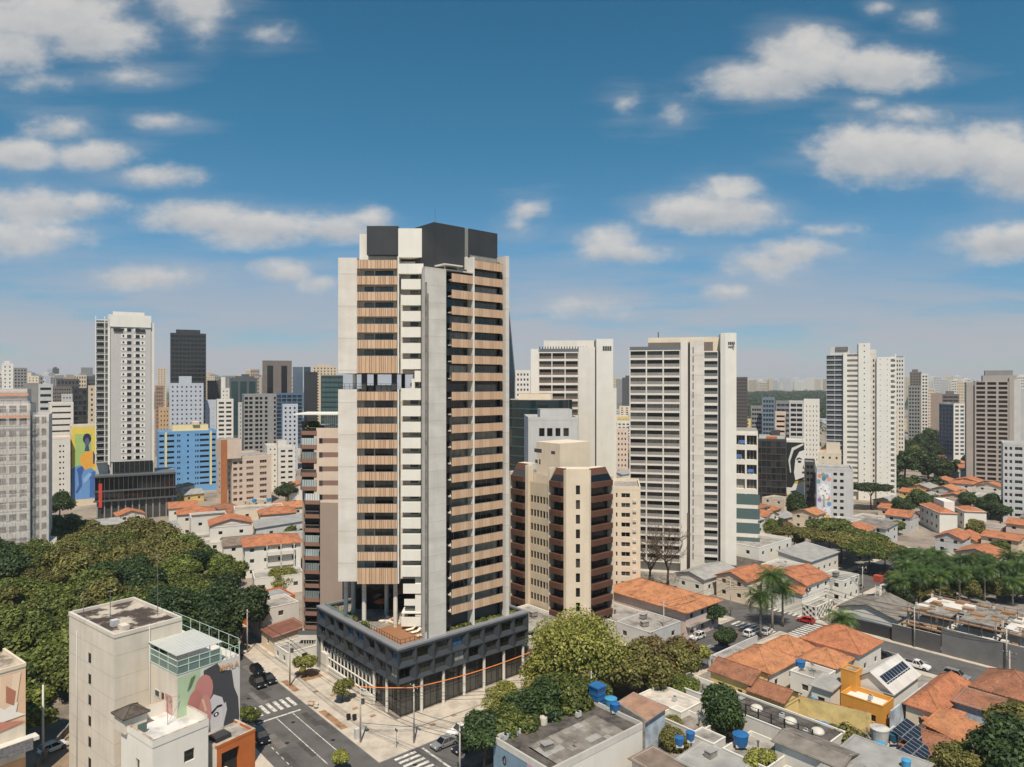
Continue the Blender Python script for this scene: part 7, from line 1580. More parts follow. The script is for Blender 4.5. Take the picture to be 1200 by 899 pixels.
# the wooded square at the left
FL = {'green': 'leafy mid green tree in the wooded square behind the beige block', 'deep': 'dark green tree in the wooded square behind the beige block', 'olive': 'olive brown tinged tree in the wooded square behind the beige block'}
rf_ = random.Random(21); pts = []
def forest_far(p):
    for (a, da), (b, db) in zip(((-60, 215), (20, 222), (60, 236), (110, 246), (160, 240), (215, 222), (255, 198), (285, 176), (303, 158)), ((20, 222), (60, 236), (110, 246), (160, 240), (215, 222), (255, 198), (285, 176), (303, 158), (340, 140))):
        if a <= p <= b: return da+(db-da)*(p-a)/(b-a)
    return 0
for _ in range(6000):
    D = math.sqrt(rf_.uniform(108**2, 248**2)); p = rf_.uniform(-45, 298)
    if D > forest_far(p): continue
    x, y, _z = pix(p, D); a, b = uv_of((x, y))
    if -23 < a < -6 and b < 48: continue
    if a >= -6 and b < 72: continue
    if D < 122 and 75 < p < 292: continue
    if D < 112 and p < 30 or D < 130 and p >= 30 and p < 92: continue
    if any((x-q[0])**2+(y-q[1])**2 < 6.9**2 for q in pts): continue
    pts.append((x, y)); n_ = math.sin(x*.045+1.3)+math.sin(y*.06+x*.02)
    if p < 22 and D > 190 or (185 < p < 262 and 128 < D < 168): k = rf_.choice(('deep1', 'deep2', 'deep2'))
    elif D > 196 and 40 < p < 215: k = rf_.choice(('olive1', 'olive2', 'olive1', 'green2'))
    elif n_ > .9: k = rf_.choice(('olive2', 'green1', 'green3'))
    else: k = rf_.choice(('green1', 'green2', 'green3', 'green1', 'deep1'))
    sp = 'green' if 'green' in k else ('deep' if 'deep' in k else 'olive')
    T(k, (x, y), rf_.uniform(.88, 1.16), FL[sp], group=sp+' trees of the wooded square')
# street and garden trees near the tower
NEAR = [('deep1', g2(2, -21), .78, 'dark leafy street tree nearest the parked cars, on the front street'), ('green1', g2(7, -21.4), .86, 'second street tree from the parked cars, mid green, opposite the podium'), ('deep2', g2(12.5, -21.3), .82, 'third street tree from the parked cars, dark and broad'), ('green2', g2(18, -21), .86, 'mid green street tree behind the patched workshop'), ('green3', g2(22.5, -22), .95, 'small green tree touching the square blue tank tower'), ('yell2', g2(15, -11), .62, 'small yellow-green sapling tree by the podium corner pillars'),
 ('yell', g2(32.6, -10.8), 1.05, 'huge yellow-green tree right of the podium, tallest on the front street'), ('yell2', g2(26.5, -11.5), 1.0, 'yellow-green tree between the podium and the huge tree'), ('olive1', g2(38, -21), .95, 'olive tree at the right flank of the huge yellow-green tree'), ('dry', g2(44, -19.5), 1.05, 'thin brownish tree right of the huge yellow-green tree'), ('dry', g2(52, -20), .85, 'sparse brown-green tree in front of the canopy roof'), ('olive2', g2(47, -23.5), .8, 'olive garden tree beside the white car by the yellow house'), ('green3', g2(43.5, -27), .6, 'little green tree in the lot behind the yellow house'), ('small', g2(58, -20.4), 1.2, 'low bush tree at the near end of the white street wall'), ('deep1', g2(70, -19.6), .52, 'dark green shrub tree next to the red car'), ('deep1', g2(80.5, -9.0), .62, 'dark round street tree at the corner of the long tiled house'),
 ('ball', g2(37, -39.4), 1.02, 'dense round dark green tree in the yards at the lower right'), ('ball2', g2(46.6, -55.5), 1.0, 'round olive bush tree at the end of the yellow wall'), ('ball2', g2(28.5, -35.8), .72, 'olive hedge tree right of the rusty shed'), ('ball2', g2(32.5, -33.2), .62, 'second olive hedge tree beyond the rusty shed'), ('small', g2(30.5, -49.5), 1.0, 'little bush on the white yard roofs at the bottom'),
 ('olive1', g2(60, -77), 1.12, 'broad grey-olive tree filling the lower right corner'), ('deep2', g2(52, -76), 1.0, 'dark tree under the grey-olive tree at the bottom right'), ('cone', g2(73, -79), 1.0, 'tall dark conifer at the right edge'), ('olive2', g2(46, -70.5), .8, 'olive tree at the bottom edge right of the grey hall'), ('olive2', g2(88, -79), .9, 'olive tree at the far end of the building site by the right edge'), ('green3', g2(53, -70.5), .7, 'bright green tree in front of the ochre roof'),
 ('small', g2(-3.6, 28.2), .95, 'small street sapling in the bare soil bed left of the podium'), ('small', g2(-3.4, 13.5), .85, 'thin sapling on the wide left pavement'), ('green3', pix(290, 118), .42, 'small shrub on the street corner behind the mural wall'), ('yell2', pix(331, 196), .72, 'light yellowish tree in front of the white lower wing'), ('deep1', pix(235, 224), .62, 'dark tree beside the narrow white house'), ('green1', pix(342, 246), .9, 'green tree left of the neighbour balconies'), ('deep1', pix(337, 330), 1.1, 'dark tree below the white stepped block'), ('deep2', pix(70, 300), 1.0, 'dark tree at the foot of the yellow mural'), ('green2', pix(264, 262), .7, 'green tree squeezed between cream block and small white houses')]
for k, loc, s, lab in NEAR: T(k, loc, s, lab)
p = gnd(400, 903, 0); T('small', p, .62, 'yellow bush tip at the bottom edge of the left street')
# leafless tree
def bare_tree(seed, h, spread):
    g = random.Random(seed); mb = MB()
    def br(p, d, ln, r, lv):
        q = p+d*ln; m_ = (p+q)/2+Vector((g.uniform(-1, 1), g.uniform(-1, 1), g.uniform(-.5, .5)))*ln*.08
        mb.tube([p, m_, q], [r, r*.82, r*.66], BARK, 7 if lv < 2 else 4, cap=False)
        if lv >= 6: return
        for i in range(g.choice((2, 3)) if lv else 4):
            a = g.uniform(0, 6.28); nd = (d+Vector((math.cos(a), math.sin(a), g.uniform(-.1, .5)))*spread*(1 if lv else 1.1)).normalized(); br(q, nd, ln*g.uniform(.66, .9), r*.64, lv+1)
    br(Vector((0, 0, -.1)), Vector((0, 0, 1)), h*.24, .42, 0); return mb.mesh('branches')
t = thing('bare_tree', 'leafless grey-brown tree in front of the white twin-slab tower', 'tree', pix(783, 199)); inst('branches', bare_tree(4, 21, .8), t, (0, 0, 0))
t = thing('bare_tree', 'second leafless tree close to the cream slim flats', 'tree', pix(762, 202)); inst('branches', bare_tree(8, 17, .75), t, (0, 0, 0))
t = thing('bare_tree', 'small leafless tree beside the olive bush and yellow wall', 'tree', g2(50, -58)); inst('branches', bare_tree(12, 6.5, .75), t, (0, 0, 0)).scale = (.6, .6, .8)
# palms
PK = [palm_kind(9.0, 34, 4.8, 1), palm_kind(12.4, 34, 5.0, 2), palm_kind(7.0, 30, 4.6, 3)]
for k, loc, lab in ((0, pix(891, 160), 'left palm of the tall trio on the street island'), (1, pix(905, 165), 'tallest palm of the trio on the street island'), (0, pix(917, 167), 'right drooping palm of the trio on the street island'), (2, g2(89.6, -35.5), 'single stout palm behind the big corner house roof')):
    t = thing('palm_tree', lab, 'palm', loc, rnd.uniform(0, 6), 'palms by the crossing'); inst('crown', PK[k][0], t, (0, 0, 0)); inst('trunk', PK[k][1], t, (0, 0, 0))
rp_ = random.Random(5); gp2 = []
for _ in range(400):
    p_, D = rp_.uniform(1052, 1215), rp_.uniform(182, 206); x, y, _z = pix(p_, D); a, b = uv_of((x, y))
    if a < 126 or any((x-q[0])**2+(y-q[1])**2 < 4.2**2 for q in gp2) or len(gp2) > 34: continue
    gp2.append((x, y)); t = thing('palm_tree', 'drooping dark palm in the grove behind the building site', 'palm', (x, y, 0), rp_.uniform(0, 6), 'palms of the grove behind the site'); k = rp_.choice((0, 2, 0)); t.scale = (.86,)*3
    inst('crown', PK[k][0], t, (0, 0, 0)); inst('trunk', PK[k][1], t, (0, 0, 0))
gq = []
for _ in range(300):
    p_, D = rp_.uniform(1045, 1225), rp_.uniform(184, 206); x, y, _z = pix(p_, D); a, b = uv_of((x, y))
    if a < 127 or any((x-q[0])**2+(y-q[1])**2 < 5.0**2 for q in gq) or len(gq) > 26: continue
    gq.append((x, y)); T(rp_.choice(('deep1', 'deep2', 'green3', 'olive2')), (x, y), rp_.uniform(.42, .62), None, 'low bushy tree under the palms', 'low trees under the palms of the grove')
gq0 = len(gq)
for _ in range(500):
    p_, D = rp_.uniform(1062, 1225), rp_.uniform(202, 218); x, y, _z = pix(p_, D)
    if any((x-q[0])**2+(y-q[1])**2 < 7.5**2 for q in gq) or len(gq) > gq0+22: continue
    gq.append((x, y)); T(rp_.choice(('deep1', 'olive1', 'dry', 'deep2', 'green2')), (x, y), rp_.uniform(.52, .68), None, 'tree of the dark grove', 'broadleaf trees of the grove behind the site')
T('yell2', pix(1078, 186), .55, 'bright lime green bush at the left end of the dark grove'); T('dry', pix(1046, 196), .62, 'reddish brown small tree at the left end of the grove')
for k, p_, D, s, lab in (('flat2', 930, 243, .95, 'leftmost flat crowned street tree beyond the crossing'), ('flat2', 955, 234, 1.0, 'olive flat crowned street tree with a forked trunk'), ('flat', 972, 246, 1.05, 'green flat crowned tree at the back of the street row'), ('flat2', 985, 225, 1.08, 'broad olive flat crowned tree in the middle of the street row'), ('flat', 1008, 232, 1.05, 'green flat crowned tree right of the row middle'), ('flat', 1018, 214, 1.0, 'nearest flat crowned green tree over the street end'), ('flat2', 1038, 216, .9, 'rightmost flat crowned tree of the street row'), ('loll', 936, 242, 1.0, 'little brown lollipop tree beyond the white office box'), ('ball', 917, 268, .78, 'dark round tree between the mural and the street row'), ('green2', 905, 264, .6, 'pale green tree right of the refurbished office'), ('dry', 924, 258, .8, 'brownish tree behind the lollipop tree'),
  ('ball', 933, 296, 1.42, 'large round green tree in front of the portrait mural'), ('umb', 1021, 322, 1.0, 'big umbrella shaped tree at the foot of the tall cream tower'), ('deep2', 1060, 420, 1.7, 'huge dark tree right of the tall cream tower, nearest it'), ('deep2', 1088, 415, 1.6, 'huge dark tree left of the grid tower, wider of two'), ('deep1', 1104, 400, 1.5, 'huge dark tree closest to the grid tower'), ('deep1', 1060, 292, 1.0, 'dark tree left of the white walk-up flats'), ('deep2', 1080, 304, .95, 'dark tree behind the white walk-up flats'), ('olive1', 1095, 312, .8, 'olive tree behind the walk-up stair tower'), ('deep1', 1137, 310, 1.0, 'dark tree between the walk-up flats and the grid tower'), ('deep2', 1160, 300, .95, 'dark tree below the grid tower'), ('deep1', 1172, 284, 1.0, 'dark tree beside the cream and green block'), ('green1', 1052, 268, .6, 'small green tree in front of the walk-up flats')): T(k, pix(p_, D), s, lab)
for i, (p_, D) in enumerate(((1055, 500), (1063, 520), (1072, 505), (1081, 540), (1090, 515), (1066, 570), (1078, 600), (1094, 590), (1086, 640), (1056, 610))): T(('far', 'deep2', 'far2')[i % 3], pix(p_, D), 1.25+.1*(i % 4), None, 'dark park tree', 'trees of the park right of the cream tower')
# planter strip and terrace plants of the podium
SH = leaf_mesh('crown', [(0, 0, .35, .5), (.4, .2, .3, .4), (-.4, .1, .3, .42)], 260, .2, LEAF['yell'], 30); SH2 = leaf_mesh('crown', [(0, 0, .4, .55), (.3, -.3, .3, .4), (-.35, .2, .35, .4)], 260, .22, LEAF['green'], 31)
g = random.Random(14)
for i in range(16):
    p = g2(13+i*1.0, 1.95+g.uniform(-.2, .2)); o = bpy.data.objects.new('shrub', g.choice((SH, SH2, SH))); col.objects.link(o); o.location = (p[0], p[1], PCAP-.9+.35); o.rotation_euler.z = g.uniform(0, 6); s = g.uniform(.7, 1.25); o.scale = (s,)*3; tag(o, 'low yellow-green planter shrub along the front edge of the podium roof', 'shrub', 'shrubs in the front planter')
for i, (a, b) in enumerate(((1.9, 20), (2, 22), (2.2, 24.5), (2, 27), (9.6, 2.2), (10.3, 2.6), (11.2, 2.1), (2.2, 15.2))):
    p = g2(a, b); o = bpy.data.objects.new('shrub', SH2 if i % 2 else SH); col.objects.link(o); o.location = (p[0], p[1], DZ+.1); s = 1.5 if i not in (4, 5, 6) else 1.0; o.scale = (s,)*3
    tag(o, 'leafy terrace shrub behind the left parapet of the podium' if a < 5 else 'leafy shrub at the foot of the tall concrete wall', 'shrub', 'shrubs behind the left parapet' if a < 5 else 'shrubs by the concrete wall')
# ================================================================== vehicles
PB, PW, PR, PS, PD = [mat(n_, c_, .25, 'flat', spec=.6) for n_, c_ in (('black car paint', (22, 22, 24)), ('white car paint', (222, 220, 216)), ('red car paint', (176, 34, 28)), ('silver car paint', (128, 128, 128)), ('dark blue car paint', (30, 34, 44)))]
CARS = [('suv', PB, -12.4, 30.4, -90, 'black SUV waiting left of the other black car before the crossing stripes', 'sport utility'), ('sedan', PB, -10.1, 30.8, -90, 'black sedan at the kerb beside the black SUV', 'car'), ('hatch', PB, -10.2, 36.4, -90, 'black hatchback half in tree shade behind the black sedan', 'car'), ('suv', PB, -19.9, 9.6, -92, 'black SUV parked on the far kerb by the orange shop', 'car'),
 ('sedan', PS, 1.6, -11.4, 180, 'grey sedan under the trees nearest the front zebra crossing', 'car'), ('pickup', PW, 6.0, -9.9, 180, 'white pickup at the kerb in front of the podium columns', 'pickup'), ('sedan', PD, 3.4, -14.6, 180, 'dark sedan in tree shade behind the grey one', 'car'),
 ('sedan', PD, 75.4, -16.4, 0, 'dark blue sedan in front of the red car by the street wall', 'car'), ('hatch', PR, 79.2, -14.8, 0, 'bright red hatchback near the street wall', 'car'), ('hatch', PW, 83.4, -17.4, 0, 'white hatchback behind the street wall, left of the palms', 'car'), ('hatch', PW, 87.4, -19.2, 10, 'white car parked between the palm trunks', 'car'), ('hatch', PR, 101.6, -21.6, 95, 'dark red hatchback turning at the crossing', 'car'), ('sedan', PW, 48.5, -21.4, 0, 'white sedan half hidden by the olive trees', 'car'),
 ('pickup', PW, 92.4, -49.4, -90, 'white pickup parked along the cross street by the hoarding', 'pickup'), ('suv', PS, 92.6, -56.4, -90, 'silver SUV behind the white pickup by the hoarding', 'car'), ('sedan', PB, 92.4, -43.2, -90, 'black sedan parked in front of the white pickup', 'car'), ('sedan', PB, 130, -11, 180, 'black car beyond the crossing beside the white shop', 'car'), ('hatch', PS, 140, -18, 0, 'grey hatchback beyond the crossing under the flat crowned trees', 'car'), ('sedan', PB, 119, -18.6, 0, 'black sedan at the kerb of the white shop', 'car'), ('hatch', PW, 72.5, -10.6, 180, 'white hatchback at the kerb of the long tiled house', 'car')]
for kd, pt, a, b, rot, lab, ct in CARS: make_car(car_parts(0, pt, kd), g2(a, b, .012 if kd else 0), GA+R(rot), lab, 'car' if 'utility' in ct else ct, name='pickup_truck' if kd == 'pickup' else 'parked_car')
q = gnd(62, 880); make_car(car_parts(0, PW, 'hatch'), (q[0], q[1], .04), R(60), 'white hatchback beside the pale pole at the bottom left')
# ================================================================== poles, wires, lamps
POLE = mat('concrete pole', (178, 170, 158), .85, 'dirty', .15, .8)
WIRE = mat('black cable', (30, 30, 30), .6, 'flat')
POLES = []
def pole(p, h, label, arm=True, tr=False, rz=GA, mt=POLE, r=.16, lamp=False, grp='power poles'):
    t = thing('utility_pole', label, 'pole', p, rz, grp); mb = MB(); mb.tube([(0, 0, -.05), (0, 0, h)], [r, r*.65], mt, 9); mb.build('shaft', t)
    if arm: mb = MB(); [mb.box(-.05, .05, -1.1, 1.1, z, z+.1, BARK) for z in (h-.5, h-1.3)]; [mb.lathe([(.04, 0), (.06, .08), (.03, .16)], WHITE2, 6, (0, y, h-.4)) for y in (-1, -.35, .35, 1)]; mb.build('crossarm', t)
    if tr: mb = MB(); mb.lathe([(.05, 0), (.3, .02), (.3, .8), (.05, .86)], METAL, 10, (.42, 0, h-3.0)); mb.build('transformer', t)
    if lamp: mb = MB(); mb.tube([(0, 0, h-1.6), (.8, 0, h-.7), (1.9, 0, h-.5)], .04, METAL, 5); mb.box(1.8, 2.4, -.12, .12, h-.58, h-.46, PALEG); mb.build('lamp_arm', t)
    return t
pp = {}
for key, (a, b, h, lab, ex) in {'c': (-1.7, -7.6, 9.6, 'concrete pole at the pavement corner in front of the podium', {}), 'l0': (-9.0+.9, -1.8, 9.2, 'concrete pole with crossarms on the left kerb beside a grey box', {'tr': True}), 'l1': (-7.9, 26, 9.4, 'dark streaked pole beside the bare soil beds', {'tr': True, 'lamp': True}), 'l2': (-7.9, 48, 9.4, 'pole in front of the white two-storey shop', {}), 'r0': (-2.8, -21.4, 8.8, 'pole rising from the bottom edge by the front zebra', {}), 'r1': (24.8, -21.8, 9, 'pole behind the patched workshop among the trees', {}), 'r2': (56, -21.2, 9, 'pole at the start of the white street wall', {}), 's0': (104.2, -26, 9, 'pole by the barn beside the crossing', {'lamp': True}), 's1': (103.8, -45, 9, 'pale pole in front of the dark hoarding', {}), 's2': (103.8, -62, 9, 'pale pole in front of the grey hoarding', {}), 's3': (89.4, -66, 9, 'pole beside the brown-orange roof near the hoarding', {}), 'f0': (130, -23.2, 9, 'double lamp pole beyond the crossing', {'lamp': True}), 'f1': (92, -7, 9, 'pole by the porch of the house left of the palms', {}), 'rw': (-20.5, -30, 9, 'x', {}), 'd': (64, -7.6, 9.5, 'pole at the canopy roof on the front street', {})}.items():
    pp[key] = (a, b, h)
    if lab != 'x': pole(g2(a, b), h, lab, **ex)
q = gnd(50.5, 889); pole((q[0], q[1], 0), 11.4, 'tall pale pole at the bottom left beside the white car', arm=False, r=.2, mt=mat('pale pole paint', (204, 200, 192), .7, var=.06))
pole(pix(806, 200), 21, 'very tall dark mast against the white twin-slab tower', arm=False, r=.34, mt=BARK)
for key, (a, b) in {'left': (-8.0, -.4), }.items(): mb = MB(); mb.box(-.35, .35, -.3, .3, 0, 1.7, PALEG); o = mb.build('street_cabinet'); p = g2(a, b); o.location = (p[0], p[1], .13); o.rotation_euler.z = GA; tag(o, 'grey street cabinet beside the pole on the left kerb', 'cabinet')
p = g2(-4.6, -7); t = thing('street_sign', 'thin sign post on the pavement corner by the front zebra', 'sign', (p[0], p[1], .13), GA); mb = MB(); mb.tube([(0, 0, 0), (0, 0, 3)], .04, METAL, 6); mb.build('post', t); mb = MB(); mb.box(-.02, .02, -.35, .35, 2.6, 3.0, METALD); mb.build('plate', t)
def wire(A, B, sag, label, grp, r=.022, mt=WIRE, n=14, off_=0):
    A, B = Vector(A), Vector(B); pts = [A.lerp(B, i/n)-Vector((0, 0, sag*4*(i/n)*(1-i/n))) for i in range(n+1)]
    mb = MB(); mb.tube([q-A for q in pts], r, mt, 4, cap=False); o = mb.build('power_line'); o.location = A; tag(o, label, 'cable', grp)
SP = [('l2', 'l1', 'left street between the shop pole and the streaked pole'), ('l1', 'l0', 'left street between the streaked pole and the cabinet pole'), ('l0', 'r0', 'bottom crossing between the cabinet pole and the bottom pole'), ('c', 'l0', 'pavement corner between two poles'), ('c', 'r1', 'front street under the huge tree'), ('r0', 'r1', 'front of the patched workshop'), ('r1', 'r2', 'front street beside the street trees'), ('r2', 's0', 'front street up to the barn'), ('s0', 's1', 'dark hoarding between two poles'), ('s1', 's2', 'grey hoarding between two pale poles'), ('d', 'f1', 'long tiled house front'), ('f1', 'f0', 'crossing towards the double lamp')]
for a, b, where in SP:
    for j, (y, dz) in enumerate(((-1, -.35), (.35, -.35), (1, -.35), (-.6, -1.2), (.6, -2.0), (.2, -2.4))):
        A, B = pp[a], pp[b]; pa = Vector(g2(A[0], A[1]+y*.8, A[2]+dz)); pb = Vector(g2(B[0], B[1]+y*.8, B[2]+dz))
        wire(pa, pb, .35+.12*j, 'thin black overhead cable along the '+where, 'cables, '+where, .02 if j < 3 else .034)
ORS = mat('orange cable sleeve', (224, 128, 60), .6, var=.08)
A, B, Cc = Vector(gnd(418, 808, 8.0)), Vector(g2(-1.7, -7.5, 9.0)), Vector(gnd(622, 782, 8.4))
A = Vector(g2(-8.0, .5, 8.4)); Cc = Vector(g2(24.0, -8.0, 8.6))
wire(A, B, .12, 'orange sleeved cable left of the corner pole in front of the podium', None, .085, ORS); wire(B, Cc, .55, 'long orange sleeved cable right of the corner pole in front of the podium', None, .085, ORS)
# rubble, bins and the pedestrian
p = g2(-8.0, 15.2); g = random.Random(3); t = thing('rubble_heap', 'heap of pale rubble sacks at the kerb by the stop line', 'rubble', (p[0], p[1], .13), GA)
for i in range(9): mb = MB(); mb.lathe([(.05, 0), (.34, .03), (.4, .2), (.26, .38), (.05, .42)], PAVE if i % 3 else SOIL, 8); o = mb.build('sack', t); o.location = (g.uniform(-.6, .6), g.uniform(-1.2, 1.2), g.uniform(0, .25)); o.scale = (1, 1.3, .9)
for i, (a, b) in enumerate(((-5.9, 6.4), (-5.2, 5.6))): mb = MB(); mb.lathe([(.05, 0), (.32, 0), (.4, .8), (.4, .9), (.05, .95)], METALD, 10); o = mb.build('bin'); p = g2(a, b); o.location = (p[0], p[1], .13); tag(o, ('left' if i == 0 else 'right')+' dark round bin of a pair on the wide left pavement', 'bin')
def person(loc, rz, top, trousers, label):
    V_ = [((0, 0, .95), .15), ((0, 0, 1.2), .15), ((0, 0, 1.42), .17), ((0, 0, 1.53), .06), ((.02, 0, 1.64), .10), ((.02, 0, 1.74), .085),
          ((.0, .2, 1.40), .065), ((-.03, .27, 1.14), .05), ((.05, .28, .90), .042), ((.08, .28, .80), .04), ((0, -.2, 1.40), .065), ((.03, -.27, 1.14), .05), ((.12, -.26, .92), .042), ((.15, -.25, .83), .04),
          ((.03, .1, .88), .11), ((.12, .1, .48), .075), ((.10, .1, .09), .05), ((.24, .1, .04), .04), ((0, -.1, .88), .11), ((.0, -.1, .48), .075), ((-.16, -.1, .10), .05), ((-.05, -.1, .04), .04)]
    E_ = [(0, 1), (1, 2), (2, 3), (3, 4), (4, 5), (2, 6), (6, 7), (7, 8), (8, 9), (2, 10), (10, 11), (11, 12), (12, 13), (0, 14), (14, 15), (15, 16), (16, 17), (0, 18), (18, 19), (19, 20), (20, 21)]
    me = bpy.data.meshes.new('person'); me.from_pydata([v[0] for v in V_], E_, []); o = bpy.data.objects.new('person', me); col.objects.link(o)
    m_ = o.modifiers.new('skin', 'SKIN'); m_.use_smooth_shade = True
    for i, v in enumerate(V_): me.skin_vertices[0].data[i].radius = (v[1], v[1])
    me.skin_vertices[0].data[0].use_root = True
    s_ = o.modifiers.new('sub', 'SUBSURF'); s_.levels = 1; s_.render_levels = 2
    pm = bpy.data.materials.new('clothes '+label[:6]); pm.use_nodes = True; n = pm.node_tree.nodes; l_ = pm.node_tree.links; tcx = n.new('ShaderNodeTexCoord'); sx = n.new('ShaderNodeSeparateXYZ'); l_.new(tcx.outputs['Object'], sx.inputs[0]); rm = n.new('ShaderNodeValToRGB'); dv = n.new('ShaderNodeMath'); dv.operation = 'DIVIDE'; l_.new(sx.outputs[2], dv.inputs[0]); dv.inputs[1].default_value = 1.9; l_.new(dv.outputs[0], rm.inputs[0]); rm.color_ramp.interpolation = 'CONSTANT'
    e = rm.color_ramp.elements; e[0].position = 0; e[0].color = (*srgb(30, 28, 26), 1); e[1].position = .045; e[1].color = (*srgb(*trousers), 1)
    for ps, cc in ((.50, top), (.80, (176, 124, 96)), (.90, (40, 30, 26))): x = e.new(ps); x.color = (*srgb(*cc), 1)
    l_.new(rm.outputs[0], n['Principled BSDF'].inputs[0]); me.materials.append(pm); o.location = loc; o.rotation_euler.z = rz; tag(o, label, 'person')
person(g2(-20.2, 19.2, .02), GA, (196, 40, 52), (40, 42, 50), 'person in a red top stepping onto the zebra crossing')
# ================================================================== the low city between the towers, the skyline and the air
bpy.context.view_layer.update()
BOX = []
for o in bpy.data.objects:
    if o.parent is None and 'kind' not in o and (o.type == 'MESH' or o.children):
        P = []
        for m_ in ([o] if o.type == 'MESH' else [])+list(o.children):
            if m_.type == 'MESH' and m_.name.split('.')[0] not in ('crown',): P += [m_.matrix_world @ Vector(c) for c in m_.bound_box]
        if len(P) < 8: continue
        X_ = [p.x for p in P]; Y_ = [p.y for p in P]; s = [topx((p.x, max(p.y, 1), p.z)) for p in P]
        BOX.append((min(X_), max(X_), min(Y_), max(Y_), min(q[0] for q in s), max(q[0] for q in s), min(q[1] for q in s), o.get('category', '')))
def free(x, y, r): return not any(b[0]-r < x < b[1]+r and b[2]-r < y < b[3]+r for b in BOX)
def hidden(p0, p1, ytop, D): return any(b[2] < D and b[4]+12 < p0 and p1 < b[5]-12 and b[6]+2 < ytop and b[7] in ('tower', 'building') for b in BOX)
def onroad(a, b): return (-24 < a < -5 and b < 95) or (89 < a < 107 and b < 70) or (-23 < b < -6 and a < 205)
gf_ = random.Random(77)
WALLS = [(WHITE, 'white'), (WHITE2, 'white'), (CREAM, 'cream'), (PALEG, 'pale grey'), (PINKB, 'pinkish'), (YELL2, 'buff')]
ROOFS = [(TILE, 'orange tiled', 'hip'), (TILEO, 'ochre tiled', 'gx'), (TILE, 'orange tiled', 'gy'), (TILEB, 'brown tiled', 'hip'), (SHEET, 'grey sheet roofed', 'gx'), (ROOFG, 'grey flat roofed', 'flat'), (FIBRO, 'aged grey roofed', 'sx'), (TILE, 'orange tiled', 'gx')]
nh = 0; step = 12.8; cells = [(i, j) for i in range(-22, 66) for j in range(-50, 56)]; cells.sort(key=lambda c: Vector(g2(c[0]*step, c[1]*step)[:2]).length)
for (i, j) in cells:
    a, b = i*step+gf_.uniform(-1, 1), j*step+gf_.uniform(-1, 1); x, y, _z = g2(a, b)
    if y < 140: continue
    w, d = gf_.uniform(8.2, 11.8), gf_.uniform(8, 11.6); cx, cy_, _z = g2(a+w/2, b+d/2); p_, py_ = topx((cx, cy_, 5))
    D = cy_
    if not (-30 < p_ < 1240) or D > 620 or (D < 232 and p_ < 880) or (p_ > 700 and D < 205): continue
    if p_ < 345 and D < forest_far(max(-59, p_))+12: continue
    if onroad(a+w/2, b+d/2) or not free(cx, cy_, 6.2) or j % 6 == 5: continue
    if any((cx-q[0])**2+(cy_-q[1])**2 < 42 for q in gq): continue
    if hidden(p_-6, p_+6, py_-4, D): continue
    if gf_.random() < (.13 if D < 330 else .26):
        k = gf_.choice(('far', 'far2', 'far')) if D > 300 else gf_.choice(('deep1', 'green1', 'olive2'))
        T(k, (cx, cy_), gf_.uniform(.55, .95), None, gf_.choice(('dark garden tree', 'bushy garden tree', 'small leafy tree')), 'garden trees between the houses'); continue
    if nh >= 255: continue
    (wm2, wn2) = gf_.choice(WALLS); (rm, rn, rk) = gf_.choice(ROOFS); h = gf_.choice((3.4, 4.2, 5.6, 6.2, 6.8)); nh += 1
    near = D < 380; nr = (2, 1 if h < 5 else 2) if near else (0, 0)
    house(None, 0, 0, w, d, h, rk, gf_.uniform(1.2, 2.0), rm, wm2, nr, nr, loc=(x, y), rz=GA+R(gf_.choice((0, 0, 3, -4))), auto_look=f'{wn2} {rn} house', group='houses of the low districts', parapet=.5)
# bigger low blocks further out
nb = 0; FT = []
for (i, j) in [(i, j) for i in range(-30, 90) for j in range(-60, 90)]:
    a, b = i*36+gf_.uniform(-6, 6), j*36+gf_.uniform(-6, 6); x, y, _z = g2(a, b); D = y
    if not 600 < D < 1900: continue
    p_, py_ = topx((x, y, 8))
    if not -20 < p_ < 1220 or not free(x, y, 16) or hidden(p_-8, p_+8, py_, D) or (862 < p_ < 985 and D > 1050): continue
    r_ = gf_.random()
    if r_ < .45:
        for q in range(gf_.randint(2, 5)): FT.append((x+gf_.uniform(-14, 14), y+gf_.uniform(-14, 14), gf_.uniform(5, 9), gf_.uniform(5, 9)))
        continue
    if nb >= 150 or r_ > .78: continue
    nb += 1; (wm2, wn2) = gf_.choice(WALLS+[(MIDG, 'mid grey'), (BLUEG, 'bluish'), (TILEO, 'brick')]); h = gf_.choice((7, 9, 12, 16, 22)) if D > 750 else gf_.choice((6, 8, 10)); w = gf_.uniform(16, 30)
    far(None, p_-w/2/D*820, p_+w/2/D*820, 449.5+(58-h)*820/D, D, wm2, gf_.choice((GLASSD, GLASS)), gf_.randint(3, 7), 3.1, gf_.uniform(.3, .8), gf_.uniform(.35, .5), depth=gf_.uniform(14, 24), cat='building', name='low_block')
    o = LAST[-1]
    auto(o, f'{wn2} low block', 'building', 'low blocks of the middle distance', (x, y, 8))
ft = bpy.data.objects.new('distant_trees', leaf_mesh('distant_trees', FT, 26000, 1.7, LEAF['deep'], 44, flat=.9)); col.objects.link(ft); ft['kind'] = 'stuff'; ft['label'] = 'far off dark tree clumps between the distant blocks'
